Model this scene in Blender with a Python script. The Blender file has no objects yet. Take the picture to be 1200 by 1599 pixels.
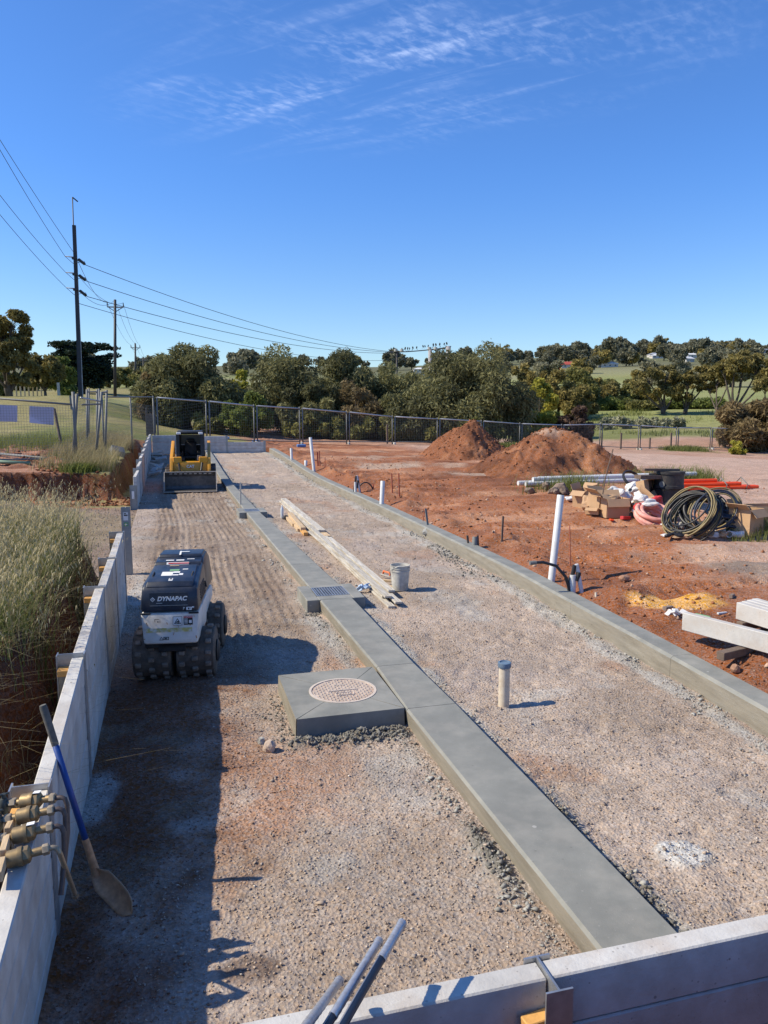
import bpy, bmesh, math, random
import numpy as np
from mathutils import Matrix, Vector, Euler

# ------------------------------------------------------------------ camera, sky, sun
sc = bpy.context.scene
COL = sc.collection
F, CX, CY, HC = 1201.0, 600.0, 799.5, 2.85
PITCH = math.radians(7.6587)
YAW = math.radians(15.4093)
cp, sp, ct, st = math.cos(PITCH), math.sin(PITCH), math.cos(YAW), math.sin(YAW)
cam = bpy.data.objects.new('camera', bpy.data.cameras.new('camera'))
COL.objects.link(cam)
cam.location = (0, 0, HC)
cam.rotation_euler = (math.pi / 2 - PITCH, 0, -YAW)
cam.data.sensor_fit = 'VERTICAL'
cam.data.sensor_height = 36
cam.data.lens = 36 * F / 1599
cam.data.clip_start = 0.05
cam.data.clip_end = 4000
sc.camera = cam
sc.view_settings.view_transform = 'Standard'
sc.view_settings.look = 'None'
sc.view_settings.exposure = 0.36
sc.view_settings.gamma = 1
sc.render.film_transparent = False

SUN_EL = math.radians(43)
SUN_DIR = Vector((-0.983 * math.cos(SUN_EL), 0.198 * math.cos(SUN_EL), math.sin(SUN_EL))).normalized()
sl = bpy.data.lights.new('sun', 'SUN')
sl.energy = 4.7
sl.angle = math.radians(0.53)
sl.color = (1.0, 0.895, 0.69)
sun = bpy.data.objects.new('sun', sl)
COL.objects.link(sun)
sun.rotation_euler = (-SUN_DIR).to_track_quat('-Z', 'Y').to_euler()
sun.location = (-30, 10, 40)

world = bpy.data.worlds.new('World')
sc.world = world
world.use_nodes = True
wt = world.node_tree
wt.nodes.clear()


def wn(t, **k):
    n = wt.nodes.new(t)
    for a, b in k.items():
        setattr(n, a, b)
    return n


sky = wn('ShaderNodeTexSky')
sky.sky_type = 'NISHITA'
sky.sun_disc = False
sky.sun_elevation = SUN_EL
sky.sun_rotation = math.atan2(SUN_DIR.x, SUN_DIR.y)
sky.altitude = 0
sky.air_density = 0.85
sky.dust_density = 0.25
sky.ozone_density = 3.0
bgn = wn('ShaderNodeBackground')
bgn.inputs['Strength'].default_value = 0.128
wo = wn('ShaderNodeOutputWorld')
L = wt.links.new
# thin high cirrus: noise on a flat cloud layer, direction / height
tc = wn('ShaderNodeTexCoord')
sep = wn('ShaderNodeSeparateXYZ')
L(tc.outputs['Generated'], sep.inputs[0])


def wmath(op, a, b=None, c=None):
    n = wn('ShaderNodeMath', operation=op)
    for i, v in enumerate((a, b, c)):
        if v is None:
            continue
        if isinstance(v, (int, float)):
            n.inputs[i].default_value = v
        else:
            L(v, n.inputs[i])
    return n.outputs[0]


def wramp(v, a, b):
    n = wn('ShaderNodeMapRange', interpolation_type='SMOOTHSTEP')
    L(v, n.inputs[0])
    n.inputs[1].default_value = a
    n.inputs[2].default_value = b
    return n.outputs[0]


zc = wmath('MAXIMUM', sep.outputs[2], 0.03)
px = wmath('DIVIDE', sep.outputs[0], zc)
py = wmath('DIVIDE', sep.outputs[1], zc)
cmb = wn('ShaderNodeCombineXYZ')
L(wmath('SUBTRACT', px, 0.70), cmb.inputs[0])
L(wmath('SUBTRACT', py, 2.35), cmb.inputs[1])


def wmap(v, rot, scale):
    a = wn('ShaderNodeMapping')
    a.inputs['Rotation'].default_value = (0, 0, math.radians(rot))
    L(v, a.inputs[0])
    b = wn('ShaderNodeMapping')
    b.inputs['Scale'].default_value = scale
    L(a.outputs[0], b.inputs[0])
    return b.outputs[0]


def wnoise(v, scale, detail, rough=0.5, dist=0.0):
    n = wn('ShaderNodeTexNoise')
    n.inputs['Scale'].default_value = scale
    n.inputs['Detail'].default_value = detail
    n.inputs['Roughness'].default_value = rough
    n.inputs['Distortion'].default_value = dist
    L(v, n.inputs[0])
    return n.outputs[0]


vl = wn('ShaderNodeVectorMath', operation='LENGTH')
L(wmap(cmb.outputs[0], 47, (0.62, 1.0, 1)), vl.inputs[0])
patch = wmath('SUBTRACT', 1.0, wramp(vl.outputs['Value'], 0.10, 0.80))
streak = wramp(wnoise(wmap(cmb.outputs[0], 47, (0.8, 4.6, 1)), 1.9, 5, 0.55, 0.5), 0.46, 0.74)
ripple = wramp(wnoise(wmap(cmb.outputs[0], -30, (1.0, 1.9, 1)), 15, 4, 0.6, 0.3), 0.40, 0.70)
veil = wramp(wnoise(wmap(cmb.outputs[0], 20, (1, 1.6, 1)), 1.6, 3), 0.42, 0.66)
body = wmath('ADD', wmath('MULTIPLY', streak, wmath('ADD', wmath('MULTIPLY', ripple, 0.6), 0.4)), wmath('MULTIPLY', veil, wmath('MULTIPLY', ripple, 0.55)))
cl = wmath('MULTIPLY', wmath('MULTIPLY', body, patch), 0.36)
# low thin cloud far right near the skyline
low = wmath('MULTIPLY', wramp(wnoise(wmap(tc.outputs['Generated'], 0, (3, 3, 26)), 2.2, 4, 0.5), 0.52, 0.75), wmath('MULTIPLY', wramp(sep.outputs[2], 0.02, 0.05), wmath('SUBTRACT', 1.0, wramp(sep.outputs[2], 0.05, 0.10))))
low = wmath('MULTIPLY', low, wmath('MULTIPLY', wramp(sep.outputs[0], 0.5, 0.75), 0.3))
cl = wmath('MAXIMUM', cl, low)
mixc = wn('ShaderNodeMix', data_type='RGBA')
L(cl, mixc.inputs[0])
tl = wn('ShaderNodeMix', data_type='RGBA')
L(wramp(sep.outputs[2], 0.0, 0.30), tl.inputs[0])
tl.inputs[6].default_value = (0.85, 0.92, 0.93, 1)
tl.inputs[7].default_value = (0.53, 0.855, 1.26, 1)
tint = wn('ShaderNodeMix', data_type='RGBA', blend_type='MULTIPLY')
tint.inputs[0].default_value = 1
L(sky.outputs[0], tint.inputs[6])
L(tl.outputs[2], tint.inputs[7])
L(tint.outputs[2], mixc.inputs[6])
mixc.inputs[7].default_value = (5.2, 6.2, 8.6, 1)
L(mixc.outputs[2], bgn.inputs['Color'])
L(bgn.outputs[0], wo.inputs[0])

# ------------------------------------------------------------------ helpers
random.seed(7)
RNG = np.random.default_rng(11)


def ray(x, y):
    a = (x - CX) / F
    b = (y - CY) / F
    fw = cp - b * sp
    return Vector((a * ct + fw * st, -a * st + fw * ct, -sp - b * cp))


def G(x, y, z=0.0):           # where the sight line meets height z
    r = ray(x, y)
    return Vector((0, 0, HC)) + r * ((z - HC) / r.z)


def D(x, y, Y):               # ... meets the plane at distance Y along the site
    r = ray(x, y)
    return Vector((0, 0, HC)) + r * (Y / r.y)


def DX(x, y, X):
    r = ray(x, y)
    return Vector((0, 0, HC)) + r * (X / r.x)


def P(x, y, d):               # ... at depth d
    return Vector((0, 0, HC)) + ray(x, y) * d


def T(x=0, y=0, z=0, rx=0, ry=0, rz=0):
    return Matrix.Translation((x, y, z)) @ Euler((rx, ry, rz)).to_matrix().to_4x4()


def frame(p, q, up=(0, 0, 1)):   # matrix at p whose local Z runs towards q
    p, q = Vector(p), Vector(q)
    z = (q - p).normalized()
    u = Vector(up)
    if abs(z.dot(u)) > 0.98:
        u = Vector((0, 1, 0))
    x = u.cross(z).normalized()
    y = z.cross(x)
    m = Matrix((x, y, z)).transposed().to_4x4()
    m.translation = p
    return m


class MB:
    def __init__(s):
        s.bm = bmesh.new()

    def box(s, size, m=None, b=0.0, seg=1):
        m = m or Matrix()
        r = bmesh.ops.create_cube(s.bm, size=1.0, matrix=m @ Matrix.Diagonal((*size, 1)))
        if b > 0:
            es = list({e for v in r['verts'] for e in v.link_edges})
            bmesh.ops.bevel(s.bm, geom=es, offset=b, segments=seg, affect='EDGES', profile=0.5)
        return s

    def cbox(s, x0, x1, y0, y1, z0, z1, b=0.0):
        return s.box((x1 - x0, y1 - y0, z1 - z0), T((x0 + x1) / 2, (y0 + y1) / 2, (z0 + z1) / 2), b)

    def beam(s, p, q, w, h, b=0.0, up=(0, 0, 1)):   # w sideways, h along up
        p, q = Vector(p), Vector(q)
        m = frame(p, q, up)
        return s.box((w, h, (q - p).length), m @ Matrix.Translation((0, 0, (q - p).length / 2)), b)

    def tube(s, pts, r, n=8, caps=True, closed=False):
        pts = [Vector(p) for p in pts]
        N = len(pts)
        rr = r if isinstance(r, (list, tuple)) else [r] * N
        rings = []
        prev = None
        for i, p in enumerate(pts):
            if closed:
                t = pts[(i + 1) % N] - pts[i - 1]
            else:
                t = pts[min(i + 1, N - 1)] - pts[max(i - 1, 0)]
            t = t.normalized() if t.length > 1e-9 else Vector((0, 0, 1))
            if prev is None:
                a = Vector((0, 0, 1)) if abs(t.z) < 0.9 else Vector((1, 0, 0))
                x = a.cross(t).normalized()
            else:
                x = (prev - t * prev.dot(t))
                x = x.normalized() if x.length > 1e-6 else t.orthogonal().normalized()
            prev = x
            y = t.cross(x)
            rings.append([s.bm.verts.new(p + (x * math.cos(k * 2 * math.pi / n) + y * math.sin(k * 2 * math.pi / n)) * rr[i]) for k in range(n)])
        M = N if closed else N - 1
        for i in range(M):
            a, b = rings[i], rings[(i + 1) % N]
            for k in range(n):
                s.bm.faces.new((a[k], a[(k + 1) % n], b[(k + 1) % n], b[k]))
        if caps and not closed:
            s.bm.faces.new(rings[0][::-1])
            s.bm.faces.new(rings[-1])
        return s

    def lathe(s, prof, m=None, n=24, caps=True):   # prof: (r, z)
        m = m or Matrix()
        rings = []
        for r, z in prof:
            rings.append([s.bm.verts.new(m @ Vector((r * math.cos(k * 2 * math.pi / n), r * math.sin(k * 2 * math.pi / n), z))) for k in range(n)])
        for a, b in zip(rings, rings[1:]):
            for k in range(n):
                s.bm.faces.new((a[k], a[(k + 1) % n], b[(k + 1) % n], b[k]))
        if caps:
            s.bm.faces.new(rings[0][::-1])
            s.bm.faces.new(rings[-1])
        return s

    def prism(s, prof, w0, w1=None, m=None, axis='x', b=0.0):
        # closed profile of (y, z[, halfwidth]) pushed between x=-w and x=+w
        m = m or Matrix()
        A, B = [], []
        for q in prof:
            w = q[2] if len(q) > 2 else w0
            A.append(s.bm.verts.new(m @ Vector((-w, q[0], q[1]))))
            B.append(s.bm.verts.new(m @ Vector((w, q[0], q[1]))))
        n = len(prof)
        fs = [s.bm.faces.new(A), s.bm.faces.new(B[::-1])]
        for i in range(n):
            fs.append(s.bm.faces.new((A[i], B[i], B[(i + 1) % n], A[(i + 1) % n])))
        bmesh.ops.recalc_face_normals(s.bm, faces=fs)
        if b:
            es = list({e for f in fs for e in f.edges})
            bmesh.ops.bevel(s.bm, geom=es, offset=b, segments=2, affect='EDGES', profile=0.5)
        return s

    def quad(s, a, b, c, d):
        s.bm.faces.new([s.bm.verts.new(Vector(v)) for v in (a, b, c, d)])
        return s

    def hexa(s, lo, hi):    # 4 bottom corners, 4 top corners (same order)
        a = [s.bm.verts.new(Vector(v)) for v in lo]
        b = [s.bm.verts.new(Vector(v)) for v in hi]
        fs = [s.bm.faces.new(a[::-1]), s.bm.faces.new(b)]
        for i in range(len(a)):
            j = (i + 1) % len(a)
            fs.append(s.bm.faces.new((a[i], a[j], b[j], b[i])))
        bmesh.ops.recalc_face_normals(s.bm, faces=fs)
        return s

    def bevel(s, w, seg=1, ang=30):
        es = [e for e in s.bm.edges if len(e.link_faces) == 2 and e.calc_face_angle(0) > math.radians(ang)]
        bmesh.ops.bevel(s.bm, geom=es, offset=w, segments=seg, affect='EDGES', profile=0.5)
        return s

    def rough(s, amt, cuts=1, scale=1.0, seed=0):
        if cuts:
            bmesh.ops.subdivide_edges(s.bm, edges=s.bm.edges[:], cuts=cuts, use_grid_fill=True)
        rg = random.Random(seed)
        for v in s.bm.verts:
            v.co += Vector((rg.uniform(-1, 1), rg.uniform(-1, 1), rg.uniform(-1, 1))) * amt
        return s

    def build(s, name, mat, parent=None, smooth=False):
        me = bpy.data.meshes.new(name)
        s.bm.to_mesh(me)
        s.bm.free()
        return link(name, me, mat, parent, smooth)


def link(name, me, mat, parent=None, smooth=False):
    if mat is not None and not me.materials:
        me.materials.append(mat)
    if smooth:
        me.polygons.foreach_set('use_smooth', [True] * len(me.polygons))
        if smooth is not True:
            me.set_sharp_from_angle(angle=math.radians(smooth))
    o = bpy.data.objects.new(name, me)
    COL.objects.link(o)
    if parent is not None:
        o.parent = parent
    return o


def tag(o, label=None, cat=None, group=None, kind=None):
    if label:
        o['label'] = label
    if cat:
        o['category'] = cat
    if group:
        o['group'] = group
    if kind:
        o['kind'] = kind
    return o


def thing(name, label, cat, loc=(0, 0, 0), rz=0.0, group=None, rot=None):
    o = bpy.data.objects.new(name, None)
    o.empty_display_size = 0.2
    COL.objects.link(o)
    o.location = loc
    o.rotation_euler = rot if rot else (0, 0, rz)
    return tag(o, label, cat, group)


def copy_tree(o, parent=None):
    c = o.copy()
    COL.objects.link(c)
    c.parent = parent
    for ch in o.children:
        copy_tree(ch, c)
    return c


def place(o, loc, rot=(0, 0, 0)):
    o.location = loc
    o.rotation_euler = rot
    return o


def npmesh(name, V, faces, mat=None, smooth=False, kind=None, attrs=None, parent=None):
    V = np.asarray(V, np.float32)
    faces = np.asarray(faces, np.int32)
    me = bpy.data.meshes.new(name)
    me.vertices.add(len(V))
    me.vertices.foreach_set('co', V.ravel())
    k = faces.shape[1]
    me.loops.add(faces.size)
    me.loops.foreach_set('vertex_index', faces.ravel())
    me.polygons.add(len(faces))
    me.polygons.foreach_set('loop_start', np.arange(0, faces.size, k, dtype=np.int32))
    me.polygons.foreach_set('loop_total', np.full(len(faces), k, np.int32))
    me.update(calc_edges=True)
    for an, data in (attrs or {}).items():
        if data.ndim == 2:
            a = me.attributes.new(an, 'FLOAT_COLOR', 'POINT')
            c4 = np.ones((len(V), 4), np.float32)
            c4[:, :3] = data
            a.data.foreach_set('color', c4.ravel())
        else:
            a = me.attributes.new(an, 'FLOAT', 'POINT')
            a.data.foreach_set('value', data.astype(np.float32))
    o = link(name, me, mat, parent, smooth)
    if kind:
        o['kind'] = kind
    return o


def lattice(ix, iy, seed):
    h = (ix.astype(np.int64) * 374761393 + iy.astype(np.int64) * 668265263 + seed * 1442695041) & 0x7fffffff
    h = ((h ^ (h >> 13)) * 1274126177) & 0x7fffffff
    return ((h ^ (h >> 16)) & 0xffff) / 65535.0


def vnoise(x, y, s, seed=0):
    x = x / s
    y = y / s
    ix = np.floor(x)
    iy = np.floor(y)
    fx = x - ix
    fy = y - iy
    fx = fx * fx * (3 - 2 * fx)
    fy = fy * fy * (3 - 2 * fy)
    a = lattice(ix, iy, seed)
    b = lattice(ix + 1, iy, seed)
    c = lattice(ix, iy + 1, seed)
    d = lattice(ix + 1, iy + 1, seed)
    return (a + (b - a) * fx) * (1 - fy) + (c + (d - c) * fx) * fy


def fbm(x, y, s, octv=4, seed=0, rough=0.5):
    t = 0
    a = 1
    tot = 0
    for i in range(octv):
        t = t + a * vnoise(x + 17.3 * i, y - 9.1 * i, s, seed + i * 7)
        tot += a
        a *= rough
        s /= 2.03
    return t / tot - 0.5


def sstep(x, a, b):
    t = np.clip((x - a) / (b - a), 0, 1)
    return t * t * (3 - 2 * t)


def ss(x, a, b):
    t = min(1, max(0, (x - a) / (b - a)))
    return t * t * (3 - 2 * t)


ORD = ['leftmost', 'second from the left', 'third from the left', 'fourth from the left', 'fifth from the left', 'sixth from the left', 'seventh from the left', 'eighth from the left', 'ninth from the left']


# ------------------------------------------------------------------ materials
def mat(name, col, rough=0.7, var=0.0, vscale=3.0, bump=0.0, bscale=40.0, metal=0.0, col2=None, spec=0.5,
        objvar=0.0, stretch=None, dirt=None, dirt_amt=0.5, dirt_scale=2.5, specks=None, detail=5.0):
    m = bpy.data.materials.new(name)
    m.use_nodes = True
    nt = m.node_tree
    b = nt.nodes['Principled BSDF']
    b.inputs['Roughness'].default_value = rough
    b.inputs['Metallic'].default_value = metal
    b.inputs['Specular IOR Level'].default_value = spec
    lk = nt.links.new
    base = nt.nodes.new('ShaderNodeRGB')
    base.outputs[0].default_value = (*col, 1)
    out = base.outputs[0]
    tcn = nt.nodes.new('ShaderNodeTexCoord')
    vec = tcn.outputs['Object']
    if stretch:
        mp = nt.nodes.new('ShaderNodeMapping')
        mp.inputs['Scale'].default_value = stretch
        lk(vec, mp.inputs[0])
        vec = mp.outputs[0]

    def noise(scale, det=detail):
        n = nt.nodes.new('ShaderNodeTexNoise')
        n.inputs['Scale'].default_value = scale
        n.inputs['Detail'].default_value = det
        n.inputs['Roughness'].default_value = 0.62
        lk(vec, n.inputs[0])
        return n.outputs[0]

    def rng(v, a, c, lo, hi):
        n = nt.nodes.new('ShaderNodeMapRange')
        lk(v, n.inputs[0])
        for i, q in enumerate((a, c, lo, hi)):
            n.inputs[1 + i].default_value = q
        return n.outputs[0]
    if col2 is not None:
        mx = nt.nodes.new('ShaderNodeMix')
        mx.data_type = 'RGBA'
        lk(rng(noise(vscale), 0.38, 0.62, 0, 1), mx.inputs[0])
        lk(out, mx.inputs[6])
        mx.inputs[7].default_value = (*col2, 1)
        out = mx.outputs[2]
    if dirt is not None:
        mx = nt.nodes.new('ShaderNodeMix')
        mx.data_type = 'RGBA'
        lk(rng(noise(dirt_scale), 0.45, 0.68, 0, dirt_amt), mx.inputs[0])
        lk(out, mx.inputs[6])
        mx.inputs[7].default_value = (*dirt, 1)
        out = mx.outputs[2]
    for (sc_, rad, scol, samt) in (specks or ()):
        vo = nt.nodes.new('ShaderNodeTexVoronoi')
        vo.inputs['Scale'].default_value = sc_
        lk(tcn.outputs['Object'], vo.inputs['Vector'])
        sx_ = nt.nodes.new('ShaderNodeSeparateColor')
        lk(vo.outputs['Color'], sx_.inputs[0])
        mk = rng(sx_.outputs[0], 0.55, 1.0, 0.0, rad)          # only some cells carry a spot, of uneven size
        ms_ = nt.nodes.new('ShaderNodeMath')
        ms_.operation = 'LESS_THAN'
        lk(vo.outputs['Distance'], ms_.inputs[0])
        lk(mk, ms_.inputs[1])
        mx = nt.nodes.new('ShaderNodeMix')
        mx.data_type = 'RGBA'
        mu = nt.nodes.new('ShaderNodeMath')
        mu.operation = 'MULTIPLY'
        lk(ms_.outputs[0], mu.inputs[0])
        mu.inputs[1].default_value = samt
        lk(mu.outputs[0], mx.inputs[0])
        lk(out, mx.inputs[6])
        mx.inputs[7].default_value = (*scol, 1)
        out = mx.outputs[2]
    if var > 0 or objvar > 0:
        hs = nt.nodes.new('ShaderNodeHueSaturation')
        lk(out, hs.inputs['Color'])
        v = None
        if var > 0:
            v = rng(noise(vscale * 1.7), 0.3, 0.7, 1 - var, 1 + var)
        if objvar > 0:
            oi = nt.nodes.new('ShaderNodeObjectInfo')
            w = rng(oi.outputs['Random'], 0, 1, 1 - objvar, 1 + objvar)
            if v is None:
                v = w
            else:
                mm = nt.nodes.new('ShaderNodeMath')
                mm.operation = 'MULTIPLY'
                lk(v, mm.inputs[0])
                lk(w, mm.inputs[1])
                v = mm.outputs[0]
        lk(v, hs.inputs['Value'])
        out = hs.outputs[0]
    lk(out, b.inputs['Base Color'])
    if bump > 0:
        bp = nt.nodes.new('ShaderNodeBump')
        bp.inputs['Strength'].default_value = bump
        bp.inputs['Distance'].default_value = 0.02
        lk(noise(bscale, 6), bp.inputs['Height'])
        lk(bp.outputs[0], b.inputs['Normal'])
    return m


def soil_mat(name, bump=0.6, speck=1.0):
    """loose ground: colour laid out per vertex, stones and grit from cell and noise textures"""
    m = bpy.data.materials.new(name)
    m.use_nodes = True
    nt = m.node_tree
    lk = nt.links.new
    b = nt.nodes['Principled BSDF']
    b.inputs['Roughness'].default_value = 0.95
    b.inputs['Specular IOR Level'].default_value = 0.15
    at = nt.nodes.new('ShaderNodeAttribute')
    at.attribute_name = 'soil'
    tcn = nt.nodes.new('ShaderNodeTexCoord')

    def vor(scale):
        n = nt.nodes.new('ShaderNodeTexVoronoi')
        n.inputs['Scale'].default_value = scale
        lk(tcn.outputs['Object'], n.inputs['Vector'])
        return n

    def noi(scale, det=6):
        n = nt.nodes.new('ShaderNodeTexNoise')
        n.inputs['Scale'].default_value = scale
        n.inputs['Detail'].default_value = det
        n.inputs['Roughness'].default_value = 0.65
        lk(tcn.outputs['Object'], n.inputs['Vector'])
        return n.outputs[0]

    def rng(v, a, c, lo, hi):
        n = nt.nodes.new('ShaderNodeMapRange')
        lk(v, n.inputs[0])
        for i, q in enumerate((a, c, lo, hi)):
            n.inputs[1 + i].default_value = q
        return n.outputs[0]

    def mth(op, a, c):
        n = nt.nodes.new('ShaderNodeMath')
        n.operation = op
        for i, q in enumerate((a, c)):
            if isinstance(q, (int, float)):
                n.inputs[i].default_value = q
            else:
                lk(q, n.inputs[i])
        return n.outputs[0]
    v1 = vor(42)
    v2 = vor(95)
    sp1 = nt.nodes.new('ShaderNodeSeparateColor')
    lk(v1.outputs['Color'], sp1.inputs[0])
    sp2 = nt.nodes.new('ShaderNodeSeparateColor')
    lk(v2.outputs['Color'], sp2.inputs[0])
    f = mth('MULTIPLY', rng(sp1.outputs[0], 0, 1, 1 - 0.17 * speck, 1 + 0.17 * speck), rng(sp2.outputs[0], 0, 1, 1 - 0.24 * speck, 1 + 0.24 * speck))
    f = mth('MULTIPLY', f, rng(noi(1.1), 0.3, 0.7, 0.80, 1.18))
    f = mth('MULTIPLY', f, rng(noi(14), 0.3, 0.7, 0.86, 1.12))
    hs = nt.nodes.new('ShaderNodeHueSaturation')
    lk(at.outputs['Color'], hs.inputs['Color'])
    lk(f, hs.inputs['Value'])
    lk(rng(sp1.outputs[1], 0, 1, 0.72, 1.2), hs.inputs['Saturation'])
    lk(hs.outputs[0], b.inputs['Base Color'])
    hgt = mth('ADD', mth('MULTIPLY', v1.outputs['Distance'], 0.8), mth('MULTIPLY', noi(30), 1.3))
    bp = nt.nodes.new('ShaderNodeBump')
    bp.inputs['Strength'].default_value = bump
    bp.inputs['Distance'].default_value = 0.018
    lk(hgt, bp.inputs['Height'])
    lk(bp.outputs[0], b.inputs['Normal'])
    return m


def leaf_mat(name, c0, c1, trans=0.25, rough=0.65):
    m = bpy.data.materials.new(name)
    m.use_nodes = True
    nt = m.node_tree
    lk = nt.links.new
    b = nt.nodes['Principled BSDF']
    b.inputs['Roughness'].default_value = rough
    b.inputs['Specular IOR Level'].default_value = 0.25
    at = nt.nodes.new('ShaderNodeAttribute')
    at.attribute_name = 'tint'
    mx = nt.nodes.new('ShaderNodeMix')
    mx.data_type = 'RGBA'
    lk(at.outputs['Fac'], mx.inputs[0])
    mx.inputs[6].default_value = (*c0, 1)
    mx.inputs[7].default_value = (*c1, 1)
    lk(mx.outputs[2], b.inputs['Base Color'])
    if trans:
        tr = nt.nodes.new('ShaderNodeBsdfTranslucent')
        lk(mx.outputs[2], tr.inputs['Color'])
        ms = nt.nodes.new('ShaderNodeMixShader')
        ms.inputs[0].default_value = trans
        lk(b.outputs[0], ms.inputs[1])
        lk(tr.outputs[0], ms.inputs[2])
        lk(ms.outputs[0], nt.nodes['Material Output'].inputs['Surface'])
    return m


M = {}
M['conc_green'] = mat('fresh_concrete', (0.20, 0.202, 0.182), 0.75, var=0.12, vscale=2.0, bump=0.12, bscale=120, col2=(0.235, 0.235, 0.21), dirt=(0.30, 0.285, 0.25), dirt_amt=0.45, dirt_scale=4, specks=((5.5, .10, (.42, .41, .38), .75), (17, .16, (.15, .145, .125), .5), (30, .2, (.34, .33, .3), .35)))
M['conc_side'] = mat('formed_concrete', (0.215, 0.192, 0.15), 0.85, var=0.2, vscale=2.5, bump=0.35, bscale=45, col2=(0.27, 0.243, 0.195), stretch=(3, 0.5, 4), dirt=(0.2, 0.19, 0.16), dirt_amt=0.5, specks=((14, .14, (.10, .09, .07), .7), (35, .2, (.33, .30, .25), .5)))
M['conc_wall'] = mat('pale_precast_concrete', (0.55, 0.535, 0.505), 0.8, var=0.10, vscale=3, bump=0.2, bscale=60, col2=(0.47, 0.455, 0.43), objvar=0.07, dirt=(0.36, 0.29, 0.23), dirt_amt=0.5, dirt_scale=5, specks=((16, .13, (.16, .14, .12), .7), (40, .2, (.24, .22, .2), .6)))
M['conc_offcut'] = mat('broken_concrete', (0.44, 0.43, 0.40), 0.9, var=0.15, vscale=4, bump=0.3, bscale=40, objvar=0.15)
M['spill'] = mat('crumbled_concrete', (0.37, 0.365, 0.34), 0.95, var=0.3, vscale=9, bump=0.6, bscale=50)
M['wetspill'] = mat('damp_crumbled_concrete', (0.16, 0.155, 0.135), 0.95, var=0.3, vscale=9, bump=0.7, bscale=40)
M['galv'] = mat('galvanised_steel', (0.46, 0.47, 0.48), 0.42, var=0.18, vscale=9, metal=0.75, objvar=0.08)
M['galv_dull'] = mat('weathered_galvanised_pipe', (0.165, 0.168, 0.162), 0.65, var=0.15, vscale=8, metal=0.1)
M['wire'] = mat('fence_wire', (0.22, 0.225, 0.22), 0.55, metal=0.4)
M['timber'] = mat('raw_timber', (0.52, 0.36, 0.20), 0.8, var=0.2, vscale=3, bump=0.25, bscale=20, stretch=(9, 1.2, 9), col2=(0.58, 0.44, 0.28), objvar=0.12)
M['timber_old'] = mat('weathered_form_board', (0.40, 0.355, 0.285), 0.85, var=0.25, vscale=3, bump=0.3, bscale=20, stretch=(9, 0.8, 9), col2=(0.56, 0.53, 0.47), dirt=(0.2, 0.17, 0.13), dirt_amt=0.5, objvar=0.15)
M['timber_orange'] = mat('orange_treated_timber', (0.62, 0.33, 0.10), 0.75, var=0.2, vscale=8, bump=0.2, bscale=30)
M['timber_dark'] = mat('dark_timber', (0.14, 0.10, 0.075), 0.85, var=0.25, vscale=5, bump=0.3, bscale=20)
M['brass'] = mat('weathered_brass', (0.30, 0.215, 0.11), 0.5, var=0.25, vscale=22, metal=0.55, dirt=(0.22, 0.15, 0.08), dirt_amt=0.5, dirt_scale=18)
M['brass_nut'] = mat('dull_brass_nut', (0.36, 0.29, 0.20), 0.5, var=0.2, vscale=30, metal=0.55)
M['copper'] = mat('tarnished_copper_pipe', (0.11, 0.085, 0.075), 0.55, var=0.2, vscale=15, metal=0.5)
M['tap'] = mat('dark_tap_metal', (0.09, 0.10, 0.09), 0.55, var=0.3, vscale=25, metal=0.5)
M['blue'] = mat('blue_painted_handle', (0.012, 0.06, 0.27), 0.45, var=0.2, vscale=10, dirt=(0.1, 0.12, 0.16), dirt_amt=0.25)
M['rubber'] = mat('black_rubber', (0.025, 0.025, 0.027), 0.7, var=0.25, vscale=10, dirt=(0.16, 0.12, 0.09), dirt_amt=0.35)
M['grip'] = mat('worn_grey_grip', (0.10, 0.095, 0.085), 0.8, var=0.25, vscale=20, dirt=(0.2, 0.17, 0.14), dirt_amt=0.5)
M['rusty'] = mat('rusty_shovel_steel', (0.55, 0.32, 0.17), 0.6, var=0.25, vscale=12, metal=0.25, col2=(0.40, 0.24, 0.14), dirt=(0.6, 0.42, 0.27), dirt_amt=0.6)
M['white_paint'] = mat('scuffed_white_paint', (0.68, 0.67, 0.63), 0.5, var=0.07, vscale=4, dirt=(0.32, 0.25, 0.18), dirt_amt=0.45, dirt_scale=5)
M['navy'] = mat('navy_plastic_hood', (0.016, 0.024, 0.042), 0.36, var=0.2, vscale=4, dirt=(0.12, 0.11, 0.1), dirt_amt=0.3, dirt_scale=6)
M['white'] = mat('white_print', (0.75, 0.75, 0.73), 0.6)
M['black'] = mat('black_print', (0.02, 0.02, 0.02), 0.6)
M['red'] = mat('red_print', (0.5, 0.03, 0.03), 0.6)
M['green'] = mat('green_sticker', (0.16, 0.34, 0.17), 0.6)
M['yellow_worn'] = mat('worn_yellow_tape', (0.50, 0.44, 0.14), 0.7, var=0.2, vscale=12, dirt=(0.66, 0.65, 0.6), dirt_amt=1.0, dirt_scale=22)
M['steel_dirt'] = mat('dirt_caked_steel', (0.105, 0.088, 0.072), 0.8, var=0.35, vscale=9, metal=0.2, dirt=(0.25, 0.185, 0.135), dirt_amt=0.6, dirt_scale=6, bump=0.3, bscale=30)
M['steel_dark'] = mat('dark_machine_steel', (0.03, 0.031, 0.033), 0.55, var=0.3, vscale=7, metal=0.3)
M['bucket_steel'] = mat('worn_bucket_steel', (0.10, 0.098, 0.095), 0.5, var=0.3, vscale=5, metal=0.5, dirt=(0.24, 0.2, 0.17), dirt_amt=0.5)
M['edge_steel'] = mat('polished_cutting_edge', (0.42, 0.37, 0.31), 0.5, var=0.2, vscale=8, metal=0.4)
M['cat_yellow'] = mat('yellow_machine_paint', (0.68, 0.30, 0.014), 0.45, var=0.08, vscale=4, dirt=(0.36, 0.24, 0.13), dirt_amt=0.3, dirt_scale=4)
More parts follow.
